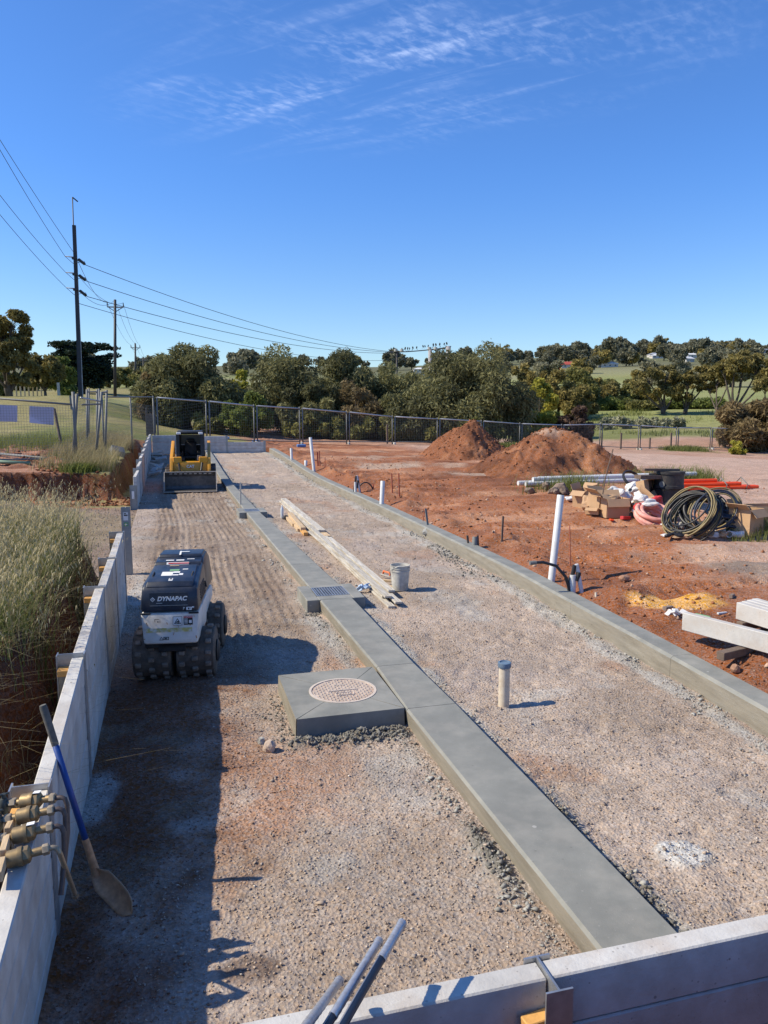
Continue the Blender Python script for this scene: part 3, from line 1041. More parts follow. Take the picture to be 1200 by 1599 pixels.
def scatter(name, xy, zf, sizes, tints, material, kind='stuff', flat=0.75, seed=0, sink=.25):
    """loose stones: eight-sided lumps, one mesh"""
    rg = np.random.default_rng(seed)
    n = len(xy)
    base = np.array([(1, 0, 0), (0, 1, 0), (-1, 0, 0), (0, -1, 0), (0, 0, 1), (0, 0, -1)], float)
    fa = np.array([(0, 1, 4), (1, 2, 4), (2, 3, 4), (3, 0, 4), (1, 0, 5), (2, 1, 5), (3, 2, 5), (0, 3, 5)])
    v = base[None] * (0.45 + 0.9 * rg.random((n, 6, 1)))
    v = v + rg.normal(0, .24, v.shape)
    a = rg.random(n) * 6.283
    ca, sa = np.cos(a), np.sin(a)
    x = v[..., 0] * ca[:, None] - v[..., 1] * sa[:, None]
    y = v[..., 0] * sa[:, None] + v[..., 1] * ca[:, None]
    asp = 0.7 + 0.6 * rg.random(n)
    v = np.stack([x * asp[:, None], y, v[..., 2] * flat], -1) * sizes[:, None, None]
    z = np.array([zf(*p) for p in xy])
    v += np.concatenate([xy, (z + sizes * (flat - sink) * .6)[:, None]], 1)[:, None]
    f = fa[None] + (np.arange(n) * 6)[:, None, None]
    return npmesh(name, v.reshape(-1, 3), f.reshape(-1, 3), material, False, kind, {'soil': np.repeat(tints, 6, 0)})


def stone_mat(name):
    m = bpy.data.materials.new(name)
    m.use_nodes = True
    b = m.node_tree.nodes['Principled BSDF']
    a = m.node_tree.nodes.new('ShaderNodeAttribute')
    a.attribute_name = 'soil'
    m.node_tree.links.new(a.outputs['Color'], b.inputs['Base Color'])
    b.inputs['Roughness'].default_value = .95
    b.inputs['Specular IOR Level'].default_value = .15
    return m


M['stone'] = stone_mat('loose_stones')
N = 46000
u = RNG.random(N)
yy = 2.2 * (30 / 2.2) ** (u ** 1.15)
xx = np.empty(N)
for i in range(N):
    x0 = -.68 if yy[i] < 12.5 else -.95
    xx[i] = x0 + (kx(yy[i]) - .02 - x0) * RNG.random()
keep = np.array([not (strip_l(b) - .01 < a < strip_r(b) + .01) and not (.9 < a < 2 and 6.3 < b < 7.6) for a, b in zip(xx, yy)])
xx, yy = xx[keep], yy[keep]
pal = np.array([(.43, .345, .275), (.37, .29, .23), (.42, .315, .24), (.48, .405, .335), (.32, .25, .205), (.39, .335, .295), (.55, .49, .43)])
ti = pal[RNG.choice(len(pal), len(xx), p=[.26, .24, .17, .1, .12, .08, .03])] * (0.8 + .35 * RNG.random((len(xx), 1)))
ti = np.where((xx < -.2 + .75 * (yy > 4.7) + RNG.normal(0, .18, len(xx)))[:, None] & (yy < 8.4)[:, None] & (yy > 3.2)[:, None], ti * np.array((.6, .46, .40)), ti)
szs = (0.0045 + 0.0055 * RNG.random(len(xx)) ** 2 + (RNG.random(len(xx)) < .012) * .012 * RNG.random(len(xx))) * (1 + .03 * yy)
scatter('loose_gravel', np.stack([xx, yy], 1), fz, szs, ti, M['stone'], seed=3)

# crumbs of concrete along the foot of the strip and the kerb
pts, sz = [], []
for i in range(12000):
    y = 2.3 * (40 / 2.3) ** (random.random() ** 1.1)
    r = random.random()
    lump = vnoise(np.array([y]), np.array([r > .5]) * 9.0, .5, 91 + int(r * 3))[0]
    if lump < .38:
        continue
    if r < .25:
        x = strip_l(y) - .03 - abs(random.gauss(0, .11))
        if 6.2 < y < 7.7 or 10.4 < y < 11.4:
            continue
    elif r < .62:
        x = strip_r(y) + .03 + abs(random.gauss(0, .11))
        if 10.4 < y < 11.4:
            continue
    else:
        x = kx(y) - .02 - abs(random.gauss(0, .16))
    pts.append((x, y))
    sz.append((.004 + .013 * random.random() ** 4 * (1.4 if lump > .6 else .6)) * (1 + .03 * y))
pts = np.array(pts)
g = .26 + .16 * RNG.random(len(pts))
ti = np.stack([g, g * .98, g * .9], -1)
scatter('concrete_crumbs', pts, fz, np.array(sz), ti, M['stone'], seed=5)
# dark clotted spoil against the manhole block and beside the strip
pts, sz = [], []
for (ax, ay, bx, by, wd, n, s0) in ((.93, 6.28, 1.9, 6.20, .07, 330, .028), (2.5, 3.2, 2.56, 3.9, .05, 90, .028), (2.52, 4.3, 2.5, 4.9, .04, 50, .025), (1.86, 3.95, 1.9, 4.6, .05, 70, .025), (1.74, 10.3, 1.93, 10.42, .06, 50, .02), (2.45, 10.4, 2.62, 10.7, .06, 60, .022), (4.98, 12, 5.2, 15, .1, 120, .03), (.88, 6.3, .9, 7.3, .07, 90, .02)):
    for i in range(n * 4):
        t = random.random()
        pts.append((ax + (bx - ax) * t + random.gauss(0, wd), ay + (by - ay) * t + random.gauss(0, wd)))
        sz.append(s0 * (.12 + .75 * random.random() ** 3))
pts = np.array(pts)
g = .13 + .12 * RNG.random(len(pts))
ti = np.stack([g, g * .96, g * .86], -1)
scatter('spoil_clods', pts, fz, np.array(sz), ti, M['stone'], seed=6, flat=.9)
# clods on the red earth and on the left bank
pts, sz, ti = [], [], []
for i in range(9000):
    y = 4.5 * (36 / 4.5) ** random.random()
    x = kx(y) + .35 + abs(random.gauss(0, 1.0)) * (1 + y * .06) if random.random() < .55 else random.uniform(5.8, 19)
    if x > 5.5 + y:
        continue
    pts.append((x, y))
    sz.append((.005 + .03 * random.random() ** 6) * (1 + .02 * y))
    k = random.random()
    ti.append((np.array((.27, .115, .058)) if k < .75 else np.array((.42, .28, .2))) * random.uniform(.7, 1.25))
for i in range(3200):
    x = random.uniform(-8, -2.6)
    y = random.uniform(26.3, 34)
    if vnoise(np.array([x]), np.array([y]), 1.2, 5)[0] < .45:
        continue
    pts.append((x, y))
    sz.append(.012 + .09 * random.random() ** 4)
    ti.append(np.array((.25, .10, .055)) * random.uniform(.7, 1.3))
for i in range(1500):
    y = random.uniform(23.8, 26)
    x = random.uniform(-6, -1.2)
    pts.append((x, y))
    sz.append(.01 + .06 * random.random() ** 3)
    ti.append(np.array((.13, .05, .027)) * random.uniform(.7, 1.3))
scatter('earth_clods', np.array(pts), gz, np.array(sz), np.array(ti), M['stone'], seed=8)
# coarse grit on the ramp
pts = np.stack([RNG.uniform(-7, -.9, 3500), RNG.uniform(12.8, 23.2, 3500)], 1)
ti = pal[RNG.choice(len(pal), len(pts))] * .75
scatter('ramp_grit', pts, gz, .008 + .02 * RNG.random(len(pts)) ** 2, ti, M['stone'], seed=9)


# ------------------------------------------------------------------ concrete strip, manhole block, pits, kerb
SZ = 0.17
strip = thing('concrete_strip', 'long fresh grey concrete strip running down the middle of the gravel to the far wall', 'concrete strip')


def slab(y0, y1, parent=strip):
    n = max(2, int((y1 - y0) / 1.2) + 1)
    ysl = np.linspace(y0, y1, n)
    mb = MB()
    prev = None
    rows = []
    for y in ysl:
        l, r, z = strip_l(y), strip_r(y), pz(y)
        c = .018
        rows.append([mb.bm.verts.new(v) for v in ((l + .04, y, z - .12), (l + .01, y, z + SZ - c), (l + c + .01, y, z + SZ), (r - c, y, z + SZ), (r, y, z + SZ - c), (r + .0, y, z - .12))])
    for a, b in zip(rows, rows[1:]):
        for k in range(5):
            mb.bm.faces.new((a[k], a[k + 1], b[k + 1], b[k]))
    mb.bm.faces.new(rows[0][::-1])
    mb.bm.faces.new(rows[-1])
    bmesh.ops.recalc_face_normals(mb.bm, faces=mb.bm.faces[:])
    o = mb.build('slab', M['conc_green'], parent)
    o.data.materials.append(M['conc_side'])
    for p in o.data.polygons:
        if p.normal.z < .5:
            p.material_index = 1
    return o


gap = .007
for a, b in ((2.285, 6.34), (6.34, 7.52), (7.52, 10.46), (11.35, 13.05), (13.05, 15.0), (15.0, 17.5), (17.5, 20.05), (20.95, 23.4), (23.4, 26.2), (26.2, 29.5), (29.5, 33.5), (33.5, 37.5), (37.5, 41.7)):
    slab(a + gap / 2, b - gap / 2)

mh = thing('manhole_surround', 'square fresh concrete block around the round cover, jutting left from the concrete strip', 'concrete block', (1.46, 6.93, 0))
cxm, cym, rc = 0.04, 0.0, 0.325
x0, x1, y0, y1 = -.50, .485, -.575, .585
zt = SZ + .003
n = 40
ring = [(cxm + rc * math.cos(2 * math.pi * k / n), cym + rc * math.sin(2 * math.pi * k / n)) for k in range(n)]


def edgept(a):
    dx, dy = math.cos(a), math.sin(a)
    k = min((x1 - cxm) / dx if dx > 1e-6 else 9, (x0 - cxm) / dx if dx < -1e-6 else 9, (y1 - cym) / dy if dy > 1e-6 else 9, (y0 - cym) / dy if dy < -1e-6 else 9)
    return (cxm + dx * k, cym + dy * k)


corn = [math.atan2(cy_ - cym, cx_ - cxm) for cx_, cy_ in ((x1, y1), (x0, y1), (x0, y0), (x1, y0))]
corn = [a % (2 * math.pi) for a in corn]
for k in range(4):
    a0, a1 = corn[k], corn[(k + 1) % 4]
    if a1 < a0:
        a1 += 2 * math.pi
    da = .006
    steps = np.linspace(a0 + da, a1 - da, 12)
    mb = MB()
    inn = [(cxm + rc * math.cos(a), cym + rc * math.sin(a)) for a in steps]
    outp = [edgept(a) for a in steps]
    bi = [[mb.bm.verts.new((q[0], q[1], z)) for q in inn] for z in (-.16, zt)]
    bo = [[mb.bm.verts.new((q[0] + (0.012 if z < 0 else 0) * np.sign(q[0]), q[1], z)) for q in outp] for z in (-.16, zt)]
    for i in range(11):
        mb.bm.faces.new((bi[1][i], bi[1][i + 1], bo[1][i + 1], bo[1][i]))
        mb.bm.faces.new((bo[0][i], bo[0][i + 1], bo[1][i + 1], bo[1][i]))
        mb.bm.faces.new((bi[0][i], bi[0][i + 1], bi[1][i + 1], bi[1][i]))
    for i in (0, 11):
        mb.bm.faces.new((bi[0][i], bi[1][i], bo[1][i], bo[0][i]))
    bmesh.ops.recalc_face_normals(mb.bm, faces=mb.bm.faces[:])
    o = mb.build('concrete_wedge', M['conc_green'], mh)
    o.data.materials.append(M['conc_side'])
    for p in o.data.polygons:
        if p.normal.z < .5 and p.normal.x < -.5:
            p.material_index = 1
MB().lathe([(rc + .002, -.1), (rc + .002, zt - .09)], n=40).build('chamber_lid_seat', M['void'], mh)

cov = thing('manhole_cover', 'round dusty cast iron manhole cover with raised studs, set in the concrete block', 'manhole cover', (1.46 + cxm, 6.93 + cym, SZ - .012))
MB().lathe([(.0, .0), (.305, .0), (.305, .012), (.0, .012)], n=48, caps=False).build('cover_plate', M['tile_pale'], cov)
MB().lathe([(.300, .0), (.324, .0), (.324, .020), (.300, .020), (.300, .0)], n=48, caps=False).build('rim', M['tile_rim'], cov)
mb = MB()
for i in range(-9, 10):
    for j in range(-9, 10):
        x, y = i * .031, j * .031
        if math.hypot(x, y) > .282 or (abs(y) < .028 and abs(x) < .16) or (-.135 < y < -.055 and abs(x) < .1):
            continue
        mb.box((.023, .010, .008), T(x, y, .015, 0, 0, math.pi / 4 if (i + j) % 2 else -math.pi / 4))
mb.build('stud', M['tile_rim'], cov)['kind'] = 'stuff'
MB().box((.29, .014, .012), T(0, 0, .017), .003).build('bar', M['tile_rim'], cov)
MB().box((.13, .012, .010), T(.0, .145, .016), .003).build('bar', M['tile_rim'], cov)
mb = MB()
for s in (-1, 1):
    mb.box((.17, .008, .010), T(0, -.095 + s * .032, .016))
    mb.box((.008, .064, .010), T(s * .085, -.095, .016))
for k, w_ in enumerate((.018, .012, .016, .012, .018)):
    mb.box((w_, .030 if k % 2 else .022, .010), T(-.052 + .026 * k, -.095, .016))
mb.build('badge', M['tile_rim'], cov)


def pit(name, x0, x1, y0, y1, gx0, gx1, gy0, gy1, z, label, glabel, bars):
    t = thing(name, label, 'drain pit', ((x0 + x1) / 2, (y0 + y1) / 2, z))
    ox, oy = (x0 + x1) / 2, (y0 + y1) / 2
    zt = SZ + .004
    for (a, b, c, d) in ((x0, gx0, y0, y1), (gx1, x1, y0, y1), (gx0 + .002, gx1 - .002, y0, gy0), (gx0 + .002, gx1 - .002, gy1, y1)):
        o = MB().cbox(a - ox, b - ox, c - oy, d - oy, -.15, zt, .006).build('concrete_collar', M['conc_green'], t)
    MB().cbox(gx0 - ox + .003, gx1 - ox - .003, gy0 - oy + .003, gy1 - oy - .003, -.3, -.14).build('pit_floor', M['void'], t)
    g = thing('drain_grate', glabel, 'grate', ((gx0 + gx1) / 2, (gy0 + gy1) / 2, z + SZ - .02))
    w, h = (gx1 - gx0) / 2 - .006, (gy1 - gy0) / 2 - .006
    mb = MB()
    for s in (-1, 1):
        mb.box((2 * w, .016, .026), T(0, s * (h - .008), .015))
        mb.box((.016, 2 * h - .034, .026), T(s * (w - .008), 0, .015))
    mb.build('frame', M['galv'], g)
    for k in range(1, bars):
        MB().box((.012, 2 * h - .034, .022), T(-w + 2 * w * k / bars, 0, .014)).build('bar', M['galv'], g)
    for k in range(1, 7):
        MB().box((2 * w - .034, .012, .014), T(0, -h + 2 * h * k / 7, .017)).build('cross_bar', M['galv'], g)


pit('drain_pit', 1.76, 2.60, 10.46, 11.35, 1.935, 2.43, 10.66, 11.20, 0, 'square concrete drain pit collar in the strip beside the bucket', 'galvanised steel grate over the drain pit nearest the bucket', 12)
pit('drain_pit', 1.63, 2.36, 20.05, 20.95, 1.80, 2.20, 20.22, 20.75, 0, 'far concrete drain pit collar in the strip beside the timber stake', 'far galvanised steel grate in the strip beside the timber stake', 10)

kerb = thing('concrete_kerb', 'long low fresh concrete kerb between the pink gravel and the red earth', 'kerb')
KH = .245
yk = [2.0, 4.4, 6.8, 9.2, 11.6, 14, 16.5, 19, 22, 25, 28, 32, 36, 41.7]
for a, b in zip(yk, yk[1:]):
    mb = MB()
    rows = []
    for y in np.linspace(a + .002, b - .002, 4):
        x, z = kx(y), pz(y)
        rows.append([mb.bm.verts.new(v) for v in ((x + .0, y, z - .15), (x + .005, y, z + KH - .028), (x + .034, y, z + KH), (x + .27, y, z + KH), (x + .275, y, z - .1))])
    for p, q in zip(rows, rows[1:]):
        for k in range(4):
            mb.bm.faces.new((p[k], p[k + 1], q[k + 1], q[k]))
    mb.bm.faces.new(rows[0][::-1])
    mb.bm.faces.new(rows[-1])
    bmesh.ops.recalc_face_normals(mb.bm, faces=mb.bm.faces[:])
    o = mb.build('kerb_section', M['conc_green'], kerb)
    o.data.materials.append(M['conc_side'])
    for p in o.data.polygons:
        if p.normal.z < .3:
            p.material_index = 1


# ------------------------------------------------------------------ sleeper retaining walls
def h_post(mb, x, y, z0, z1, axis='y', d0=-.012, d1=.19, w=.10, t=.009):
    """H section; flanges across `axis`, depth d0..d1 going away from the pit side"""
    def b(a0, a1, b0, b1):
        if axis == 'y':       # wall runs along y, depth goes to -x
            mb.cbox(x - a1, x - a0, y + b0, y + b1, z0, z1)
        elif axis == 'x-':    # wall runs along x, depth goes to -y
            mb.cbox(x + b0, x + b1, y - a1, y - a0, z0, z1)
        else:                 # depth goes to +y
            mb.cbox(x + b0, x + b1, y + a0, y + a1, z0, z1)
    b(d0, d0 + t, -w / 2, w / 2)
    b(d0 + t, d1 - t, -.004, .004)
    b(d1 - t, d1, -w / 2, w / 2)


def sleeper_bay(parent, p0, p1, dirn, ztops, z0, rows, thick=.085, name='sleeper'):
    """p0,p1 ends (x,y) along the face; dirn unit vector to the back; rows stacked"""
    for r in range(rows):
        f0, f1 = r / rows, (r + 1) / rows
        lo0, hi0 = z0[0] + (ztops[0] - z0[0]) * f0, z0[0] + (ztops[0] - z0[0]) * f1
        lo1, hi1 = z0[1] + (ztops[1] - z0[1]) * f0, z0[1] + (ztops[1] - z0[1]) * f1
        g = .003
        off = random.uniform(-.002, .002)
        a = Vector((*p0, 0)) + Vector((*dirn, 0)) * off
        b = Vector((*p1, 0)) + Vector((*dirn, 0)) * off
        k = Vector((*dirn, 0)) * thick

        def up(v, z):
            return (v.x, v.y, z)
        mb = MB().hexa([up(a, lo0 + g), up(b, lo1 + g), up(b + k, lo1 + g), up(a + k, lo0 + g)], [up(a, hi0 - g), up(b, hi1 - g), up(b + k, hi1 - g), up(a + k, hi0 - g)])
        mb.bevel(.007)
        mb.build(name, M['conc_wall'], parent)


FX = -.71
wall = thing('retaining_wall', 'near left concrete sleeper retaining wall between the grassy bank and the roller', 'retaining wall')
bays = [(2.36, 4.30, .66, .80), (4.30, 6.15, .80, .955), (6.15, 8.10, .965, 1.055), (8.10, 9.78, 1.0, 1.035), (9.78, 11.5, 1.03, 1.09)]
for a, b, za, zb in bays:
    sleeper_bay(wall, (FX, a + .008), (FX, b - .008), (-1, 0), (za, zb), (-.14, -.12), 5, .09)
for y, z in ((4.30, .83), (6.15, .985), (8.10, 1.075), (9.78, 1.05), (11.53, 1.10)):
    mb = MB()
    h_post(mb, FX, y, -.2, z, 'y', -.010, .195)
    mb.build('post', M['galv'], wall)
    MB().box((.085, .11, .05), T(FX - .14, y - .062, z - .12, 0, 0, random.uniform(-.1, .1)), .004).build('packer', M['timber_orange'], wall)
post = thing('steel_post', 'tall galvanised steel post with white and green stickers beyond the roller', 'post', (-.80, 13.9, 0))
mb = MB()
h_post(mb, 0, 0, -.3, 1.17, 'x-', 0, .15, .145, .01)
mb.build('post_section', M['post_grey'], post)
MB().cbox(-.04, .04, -.153, -.1505, .95, 1.09).build('sticker', M['white'], post)
MB().cbox(-.028, .032, -.155, -.1535, 1.03, 1.05).build('print', M['black'], post)
MB().cbox(-.028, .010, -.155, -.1535, 1.06, 1.075).build('print', M['black'], post)
MB().cbox(-.035, .04, -.153, -.1505, .85, .915).build('sticker', M['green'], post)
MB().cbox(-.02, .022, -.155, -.1535, .872, .89).build('print', M['white'], post)

wall2 = thing('retaining_wall', 'far left concrete sleeper retaining wall stepping up beside the yellow loader', 'retaining wall')
fb = [(22.95, 25.3, .93), (25.3, 27.7, 1.06), (27.7, 30.1, 1.18), (30.1, 32.5, 1.27), (32.5, 34.9, 1.35), (34.9, 37.3, 1.42), (37.3, 39.7, 1.48), (39.7, 41.95, 1.53)]
for a, b, z in fb:
    sleeper_bay(wall2, (-1.0, a + .008), (-1.0, b - .008), (-1, 0), (z, z), (pz(a) - .12, pz(b) - .12), 6, .09)
for (a, b, z) in fb:
    mb = MB()
    h_post(mb, -1.0, a, -.2, z - .25 if a < 23 else z - .06, 'y', -.012, .19, .11)
    mb.build('post', M['post_grey'], wall2)
MB().cbox(-1.14, -1.07, 22.884, 22.8925, .3, .52).build('sticker', M['white'], wall2)

wall3 = thing('retaining_wall', 'end concrete sleeper retaining wall behind the yellow loader under the fence', 'retaining wall')
for a, b, z, z0 in ((-.98, .92, 1.47, .36), (.92, 2.86, 1.40, .36), (2.86, 4.86, 1.07, .36)):
    sleeper_bay(wall3, (a + .012, 42.0), (b - .012, 42.0), (0, 1), (z, z), (z0, z0), 6 if z > 1.2 else 4, .09)
for x, z in ((.92, 1.42), (2.86, 1.42), (4.87, 1.1)):
    mb = MB()
    h_post(mb, x, 42.0, .2, z, 'x', -.012, .19, .11)
    mb.build('post', M['post_grey'], wall3)

wall4 = thing('retaining_wall', 'nearest concrete sleeper retaining wall crossing the bottom right of the picture', 'retaining wall')
ZF = .905
for a, b in ((-.68, 1.19), (1.19, 3.6), (3.6, 6.0)):
    for r in range(5):
        zt_ = ZF - .2 * r
        MB().cbox(a + .007, b - .007, 2.175, 2.262, zt_ - .194, zt_, .006).rough(0).build('sleeper', M['conc_wall'], wall4)
for x in (1.19, 3.6):
    mb = MB()
    h_post(mb, x, 2.262, -.2, ZF + .012, 'x-', -.012, .165, .10, .008)
    mb.build('post', M['galv'], wall4)
    MB().box((.10, .05, .055), T(x - .062, 2.14, ZF - .13, 0, 0, .12), .003).build('packer', M['timber_orange'], wall4)
    MB().box((.09, .045, .05), T(x - .060, 2.135, ZF - .19, 0, 0, -.1), .003).build('packer', M['timber'], wall4)


# ------------------------------------------------------------------ small things in and beside the levelled strip
# shovel
tipp = G(206, 1426, .005)
sock = G(150, 1362, .10)
topp = DX(67, 1101, -.775)
dirh = (topp - sock).normalized()
sh = thing('shovel', 'long handled shovel with blue shaft and rusty blade leaning on the near left wall', 'shovel', sock)
L0 = (topp - sock).length
MB().tube([dirh * .18, dirh * (L0 - .24)], .0185, 12).build('shaft', M['blue'], sh, True)
MB().tube([dirh * (L0 - .25), dirh * (L0 - .02), dirh * L0], [.021, .023, .019], 12).build('grip', M['grip'], sh, 40)
MB().tube([dirh * -.06, dirh * .06, dirh * .22], [.028, .024, .021], 12).build('socket', M['rusty'], sh, 40)
bl = tipp - sock
bd = bl.normalized()
side = bd.cross(Vector((-0.75, -.35, .62))).normalized()
nrm = side.cross(bd).normalized()
mb = MB()
rows = []
LB = bl.length
for i in range(10):
    t = i / 9
    w_ = (.025 + .042 * ss(t, 0, .25)) * (1 - .05 * t) if t < .62 else .067 * math.sqrt(max(0, 1 - ((t - .62) / .385) ** 2.3)) * .96
    row = []
    for j in range(9):
        s_ = (j / 8) * 2 - 1
        p = bd * (t * LB) + side * (s_ * w_) + nrm * (.03 * s_ * s_ * (1 - .5 * t) - .02 * math.sin(t * 3.0))
        row.append(mb.bm.verts.new(p))
    rows.append(row)
for a, b in zip(rows, rows[1:]):
    for j in range(8):
        mb.bm.faces.new((a[j], a[j + 1], b[j + 1], b[j]))
o = mb.build('blade', M['rusty'], sh, True)
sm = o.modifiers.new('thickness', 'SOLIDIFY')
sm.thickness = .004

# brass check valves on the wall top
vd = [((33, 1337), (72, 1327), .795, 0), ((41, 1301), (78, 1293), .815, 1), ((47, 1272), (80, 1266), .835, 2), ((52, 1250), (83, 1247), .855, 3)]
vlab = ['nearest brass valve of the row, with pale pipe reaching out past the wall', 'second nearest brass valve of the row on the wall top, with white tag', 'third brass valve along the row on the wall top, without a tag', 'farthest brass valve of the row, with white tag beside the wall post']
for (pb_, pn, z, k) in vd:
    c = G(*pb_, z)
    nn = G(*pn, z + .01)
    ax = (nn - c)
    ax.z = .012
    Lv = ax.length
    t = thing('brass_valve', vlab[k], 'valve', c, group='brass valves on the left wall')
    fr = frame((0, 0, 0), ax)

    def R(z):
        return fr @ Vector((0, 0, z))
    # body: drum, collar, shoulder
    MB().lathe([(.030, -.062), (.039, -.055), (.040, -.006), (.0, -.006)], fr, 20, False).lathe([(.0, -.062), (.030, -.062)], fr, 20, False).build('body', M['brass'], t, 35)
    MB().lathe([(.044, -.012), (.045, .006), (.044, .010), (.0, .010), (.0, -.012), (.044, -.012)], fr, 20, False).build('collar', M['brass'], t, 35)
    MB().lathe([(.040, .008), (.040, .034), (.034, .040), (.022, .046), (.0, .046), (.0, .008), (.040, .008)], fr, 6, False).build('hex_shoulder', M['brass'], t, 30)
    MB().lathe([(.018, .044), (.019, .06), (.020, Lv - .012), (.0, Lv - .012), (.0, .044), (.018, .044)], fr, 14, False).build('outlet', M['brass'], t, 35)
    MB().lathe([(.024, Lv - .014), (.026, Lv - .010), (.026, Lv + .012), (.022, Lv + .016), (.0, Lv + .016), (.0, Lv - .014), (.024, Lv - .014)], fr, 6, False).build('union_nut', M['brass_nut'], t, 30)
    MB().lathe([(.016, -.10), (.018, -.06), (.0, -.06), (.0, -.10), (.016, -.10)], fr, 12, False).build('tail', M['brass'], t, 35)
    MB().lathe([(.023, -.118), (.025, -.112), (.025, -.088), (.022, -.084), (.0, -.084), (.0, -.118), (.023, -.118)], fr, 6, False).build('tail_nut', M['brass_nut'], t, 30)
    if k in (1, 3):
        MB().box((.028, .002, .036), fr @ T(-.0, .0435, .028, 0, 0, 0)).build('tag', M['white'], t)
    # elbow pipe
    if k == 0:
        end = G(118, 1398, .34) - c
        pts = [R(Lv + .01), R(Lv + .03), R(Lv + .045) + Vector((0, 0, -.006)), R(Lv + .058) + Vector((.0, -.008, -.025))]
        last = pts[-1]
        pts += [last.lerp(end, .5), end]
        o = MB().tube(pts, .0125, 10).build('outlet_pipe', M['copper'], t, 50)
        o.data.materials.clear()
        o.data.materials.append(M['brass_nut'])
        d_ = (end - last).normalized()
        MB().lathe([(.018, -.02), (.019, .012), (.013, .016), (.013, -.004)], frame(end, end + d_), 6, True).build('pipe_nut', M['brass_nut'], t, 30)
    else:
        e0 = R(Lv + .01)
        pts = [e0, R(Lv + .03 + .004 * k), R(Lv + .05 + .004 * k) + Vector((0, -.002, -.010)), R(Lv + .06 + .004 * k) + Vector((0, -.006, -.04))]
        pts.append(pts[-1] + Vector((.0, -.03, -.13)))
        pts.append(pts[-1] + Vector((-.012, -.09, -.12)))
        MB().tube(pts, .0125, 10).build('outlet_pipe', M['copper'], t, 50)
    # tap behind
    tap = thing('water_tap', ['dark tap behind the nearest brass valve', 'dark tap behind the second nearest brass valve', 'dark tap behind the third brass valve', 'dark tap behind the farthest brass valve, highest in the picture'][k], 'tap', c + fr @ Vector((0, 0, -.150)), group='taps feeding the brass valves')
    MB().lathe([(.012, -.055), (.021, -.04), (.024, -.012), (.024, .012), (.016, .03), (.012, .031), (.011, .055)], T(0, 0, .0), 12).build('tap_body', M['tap'], tap, 40)
    MB().lathe([(.017, .0), (.017, .03)], frame((0, 0, 0), ax) @ T(0, 0, .0), 10).build('tap_neck', M['tap'], tap, 40)
    MB().box((.055, .012, .010), T(0, 0, .052, 0, .15, .6), .003).build('tap_handle', M['tap'], tap)
    MB().tube([(0, 0, -.05), (-.0, 0, -.30), (-.01, 0, -.62)], .0125, 8).build('riser', M['copper'], tap, True)
# timber packing behind the valves
for i, (a, b) in enumerate((((12, 1300), (20, 1283)), ((5, 1335), (12, 1310)), ((-2, 1370), (5, 1345)))):
    p, q = G(*a, .80), G(*b, .80)
    o = MB().beam(p, q, .03, .05, .003).build('timber_packer', M['timber'])
    tag(o, ['small sunlit timber block between the second and third valves', 'small sunlit timber block beside the second nearest valve', 'small sunlit timber block at the left edge beside the nearest valve'][i], 'timber block')

# taped rods standing at the front wall
rods = [((628, 1442), (507, 1650), 2.30, .0148, .17), ((592, 1470), (478, 1655), 2.28, .014, .36), ((530, 1532), (458, 1630), 2.22, .014, .5)]
rl = ['longest taped rod at the bottom edge, silver over dark blue shaft, rightmost of three', 'middle of the three silver taped rods leaning over the front wall', 'shortest of the three silver taped rods leaning over the front wall']
for (a, b, Y, r, tl), lb in zip(rods, rl):
    p = D(*a, Y)
    q = D(*b, Y - .42)
    d_ = (q - p)
    t = thing('taped_rod', lb, 'rod', q, group='taped rods at the front wall')
    p0 = p - q
    d_ = -p0.normalized()
    f0, f1 = p0, p0 + d_ * tl
    npt = 40
    pts = [f0.lerp(f1, k / npt) for k in range(npt + 1)]
    MB().tube(pts, [r * (1 + .05 * (k % 3 == 0) + .02 * math.sin(k * 2.1)) for k in range(npt + 1)], 12).build('taped_end', M['tape'], t, 40)
    MB().tube([f0 - d_ * .004, f0 + d_ * .012], r * 1.12, 12).build('end_cap', M['tape'], t, 40)
    MB().tube([f1, p0 + d_ * 1.2], r * .93, 12).build('shaft', M['navy_pipe'], t, True)
    sd = d_.cross(Vector((0, -.4, 1))).normalized()
    up = sd.cross(d_).normalized()
    if up.z < 0:
        up = -up
    MB().tube([f1 + up * r * .75 + sd * r * .55, p0 + d_ * 1.2 + up * r * .75 + sd * r * .55], r * .22, 6).build('pale_stripe', M['pole_pale'], t, True)

# inspection pipe with faded cap
b0 = G(787, 1100, 0)
t = thing('inspection_pipe', 'short cream upright pipe with faded blue cap standing in the gravel', 'pipe', (b0.x, b0.y, 0))
MB().lathe([(.054, -.08), (.053, .36), (.053, .405), (.0, .405)], None, 20, False).build('pipe', M['pvc_cream'], t, 40)
MB().lathe([(.060, .375), (.064, .383), (.064, .424), (.058, .428), (.048, .428), (.046, .420), (.0, .420)], None, 20, False).build('cap', M['blue_cap'], t, 40)

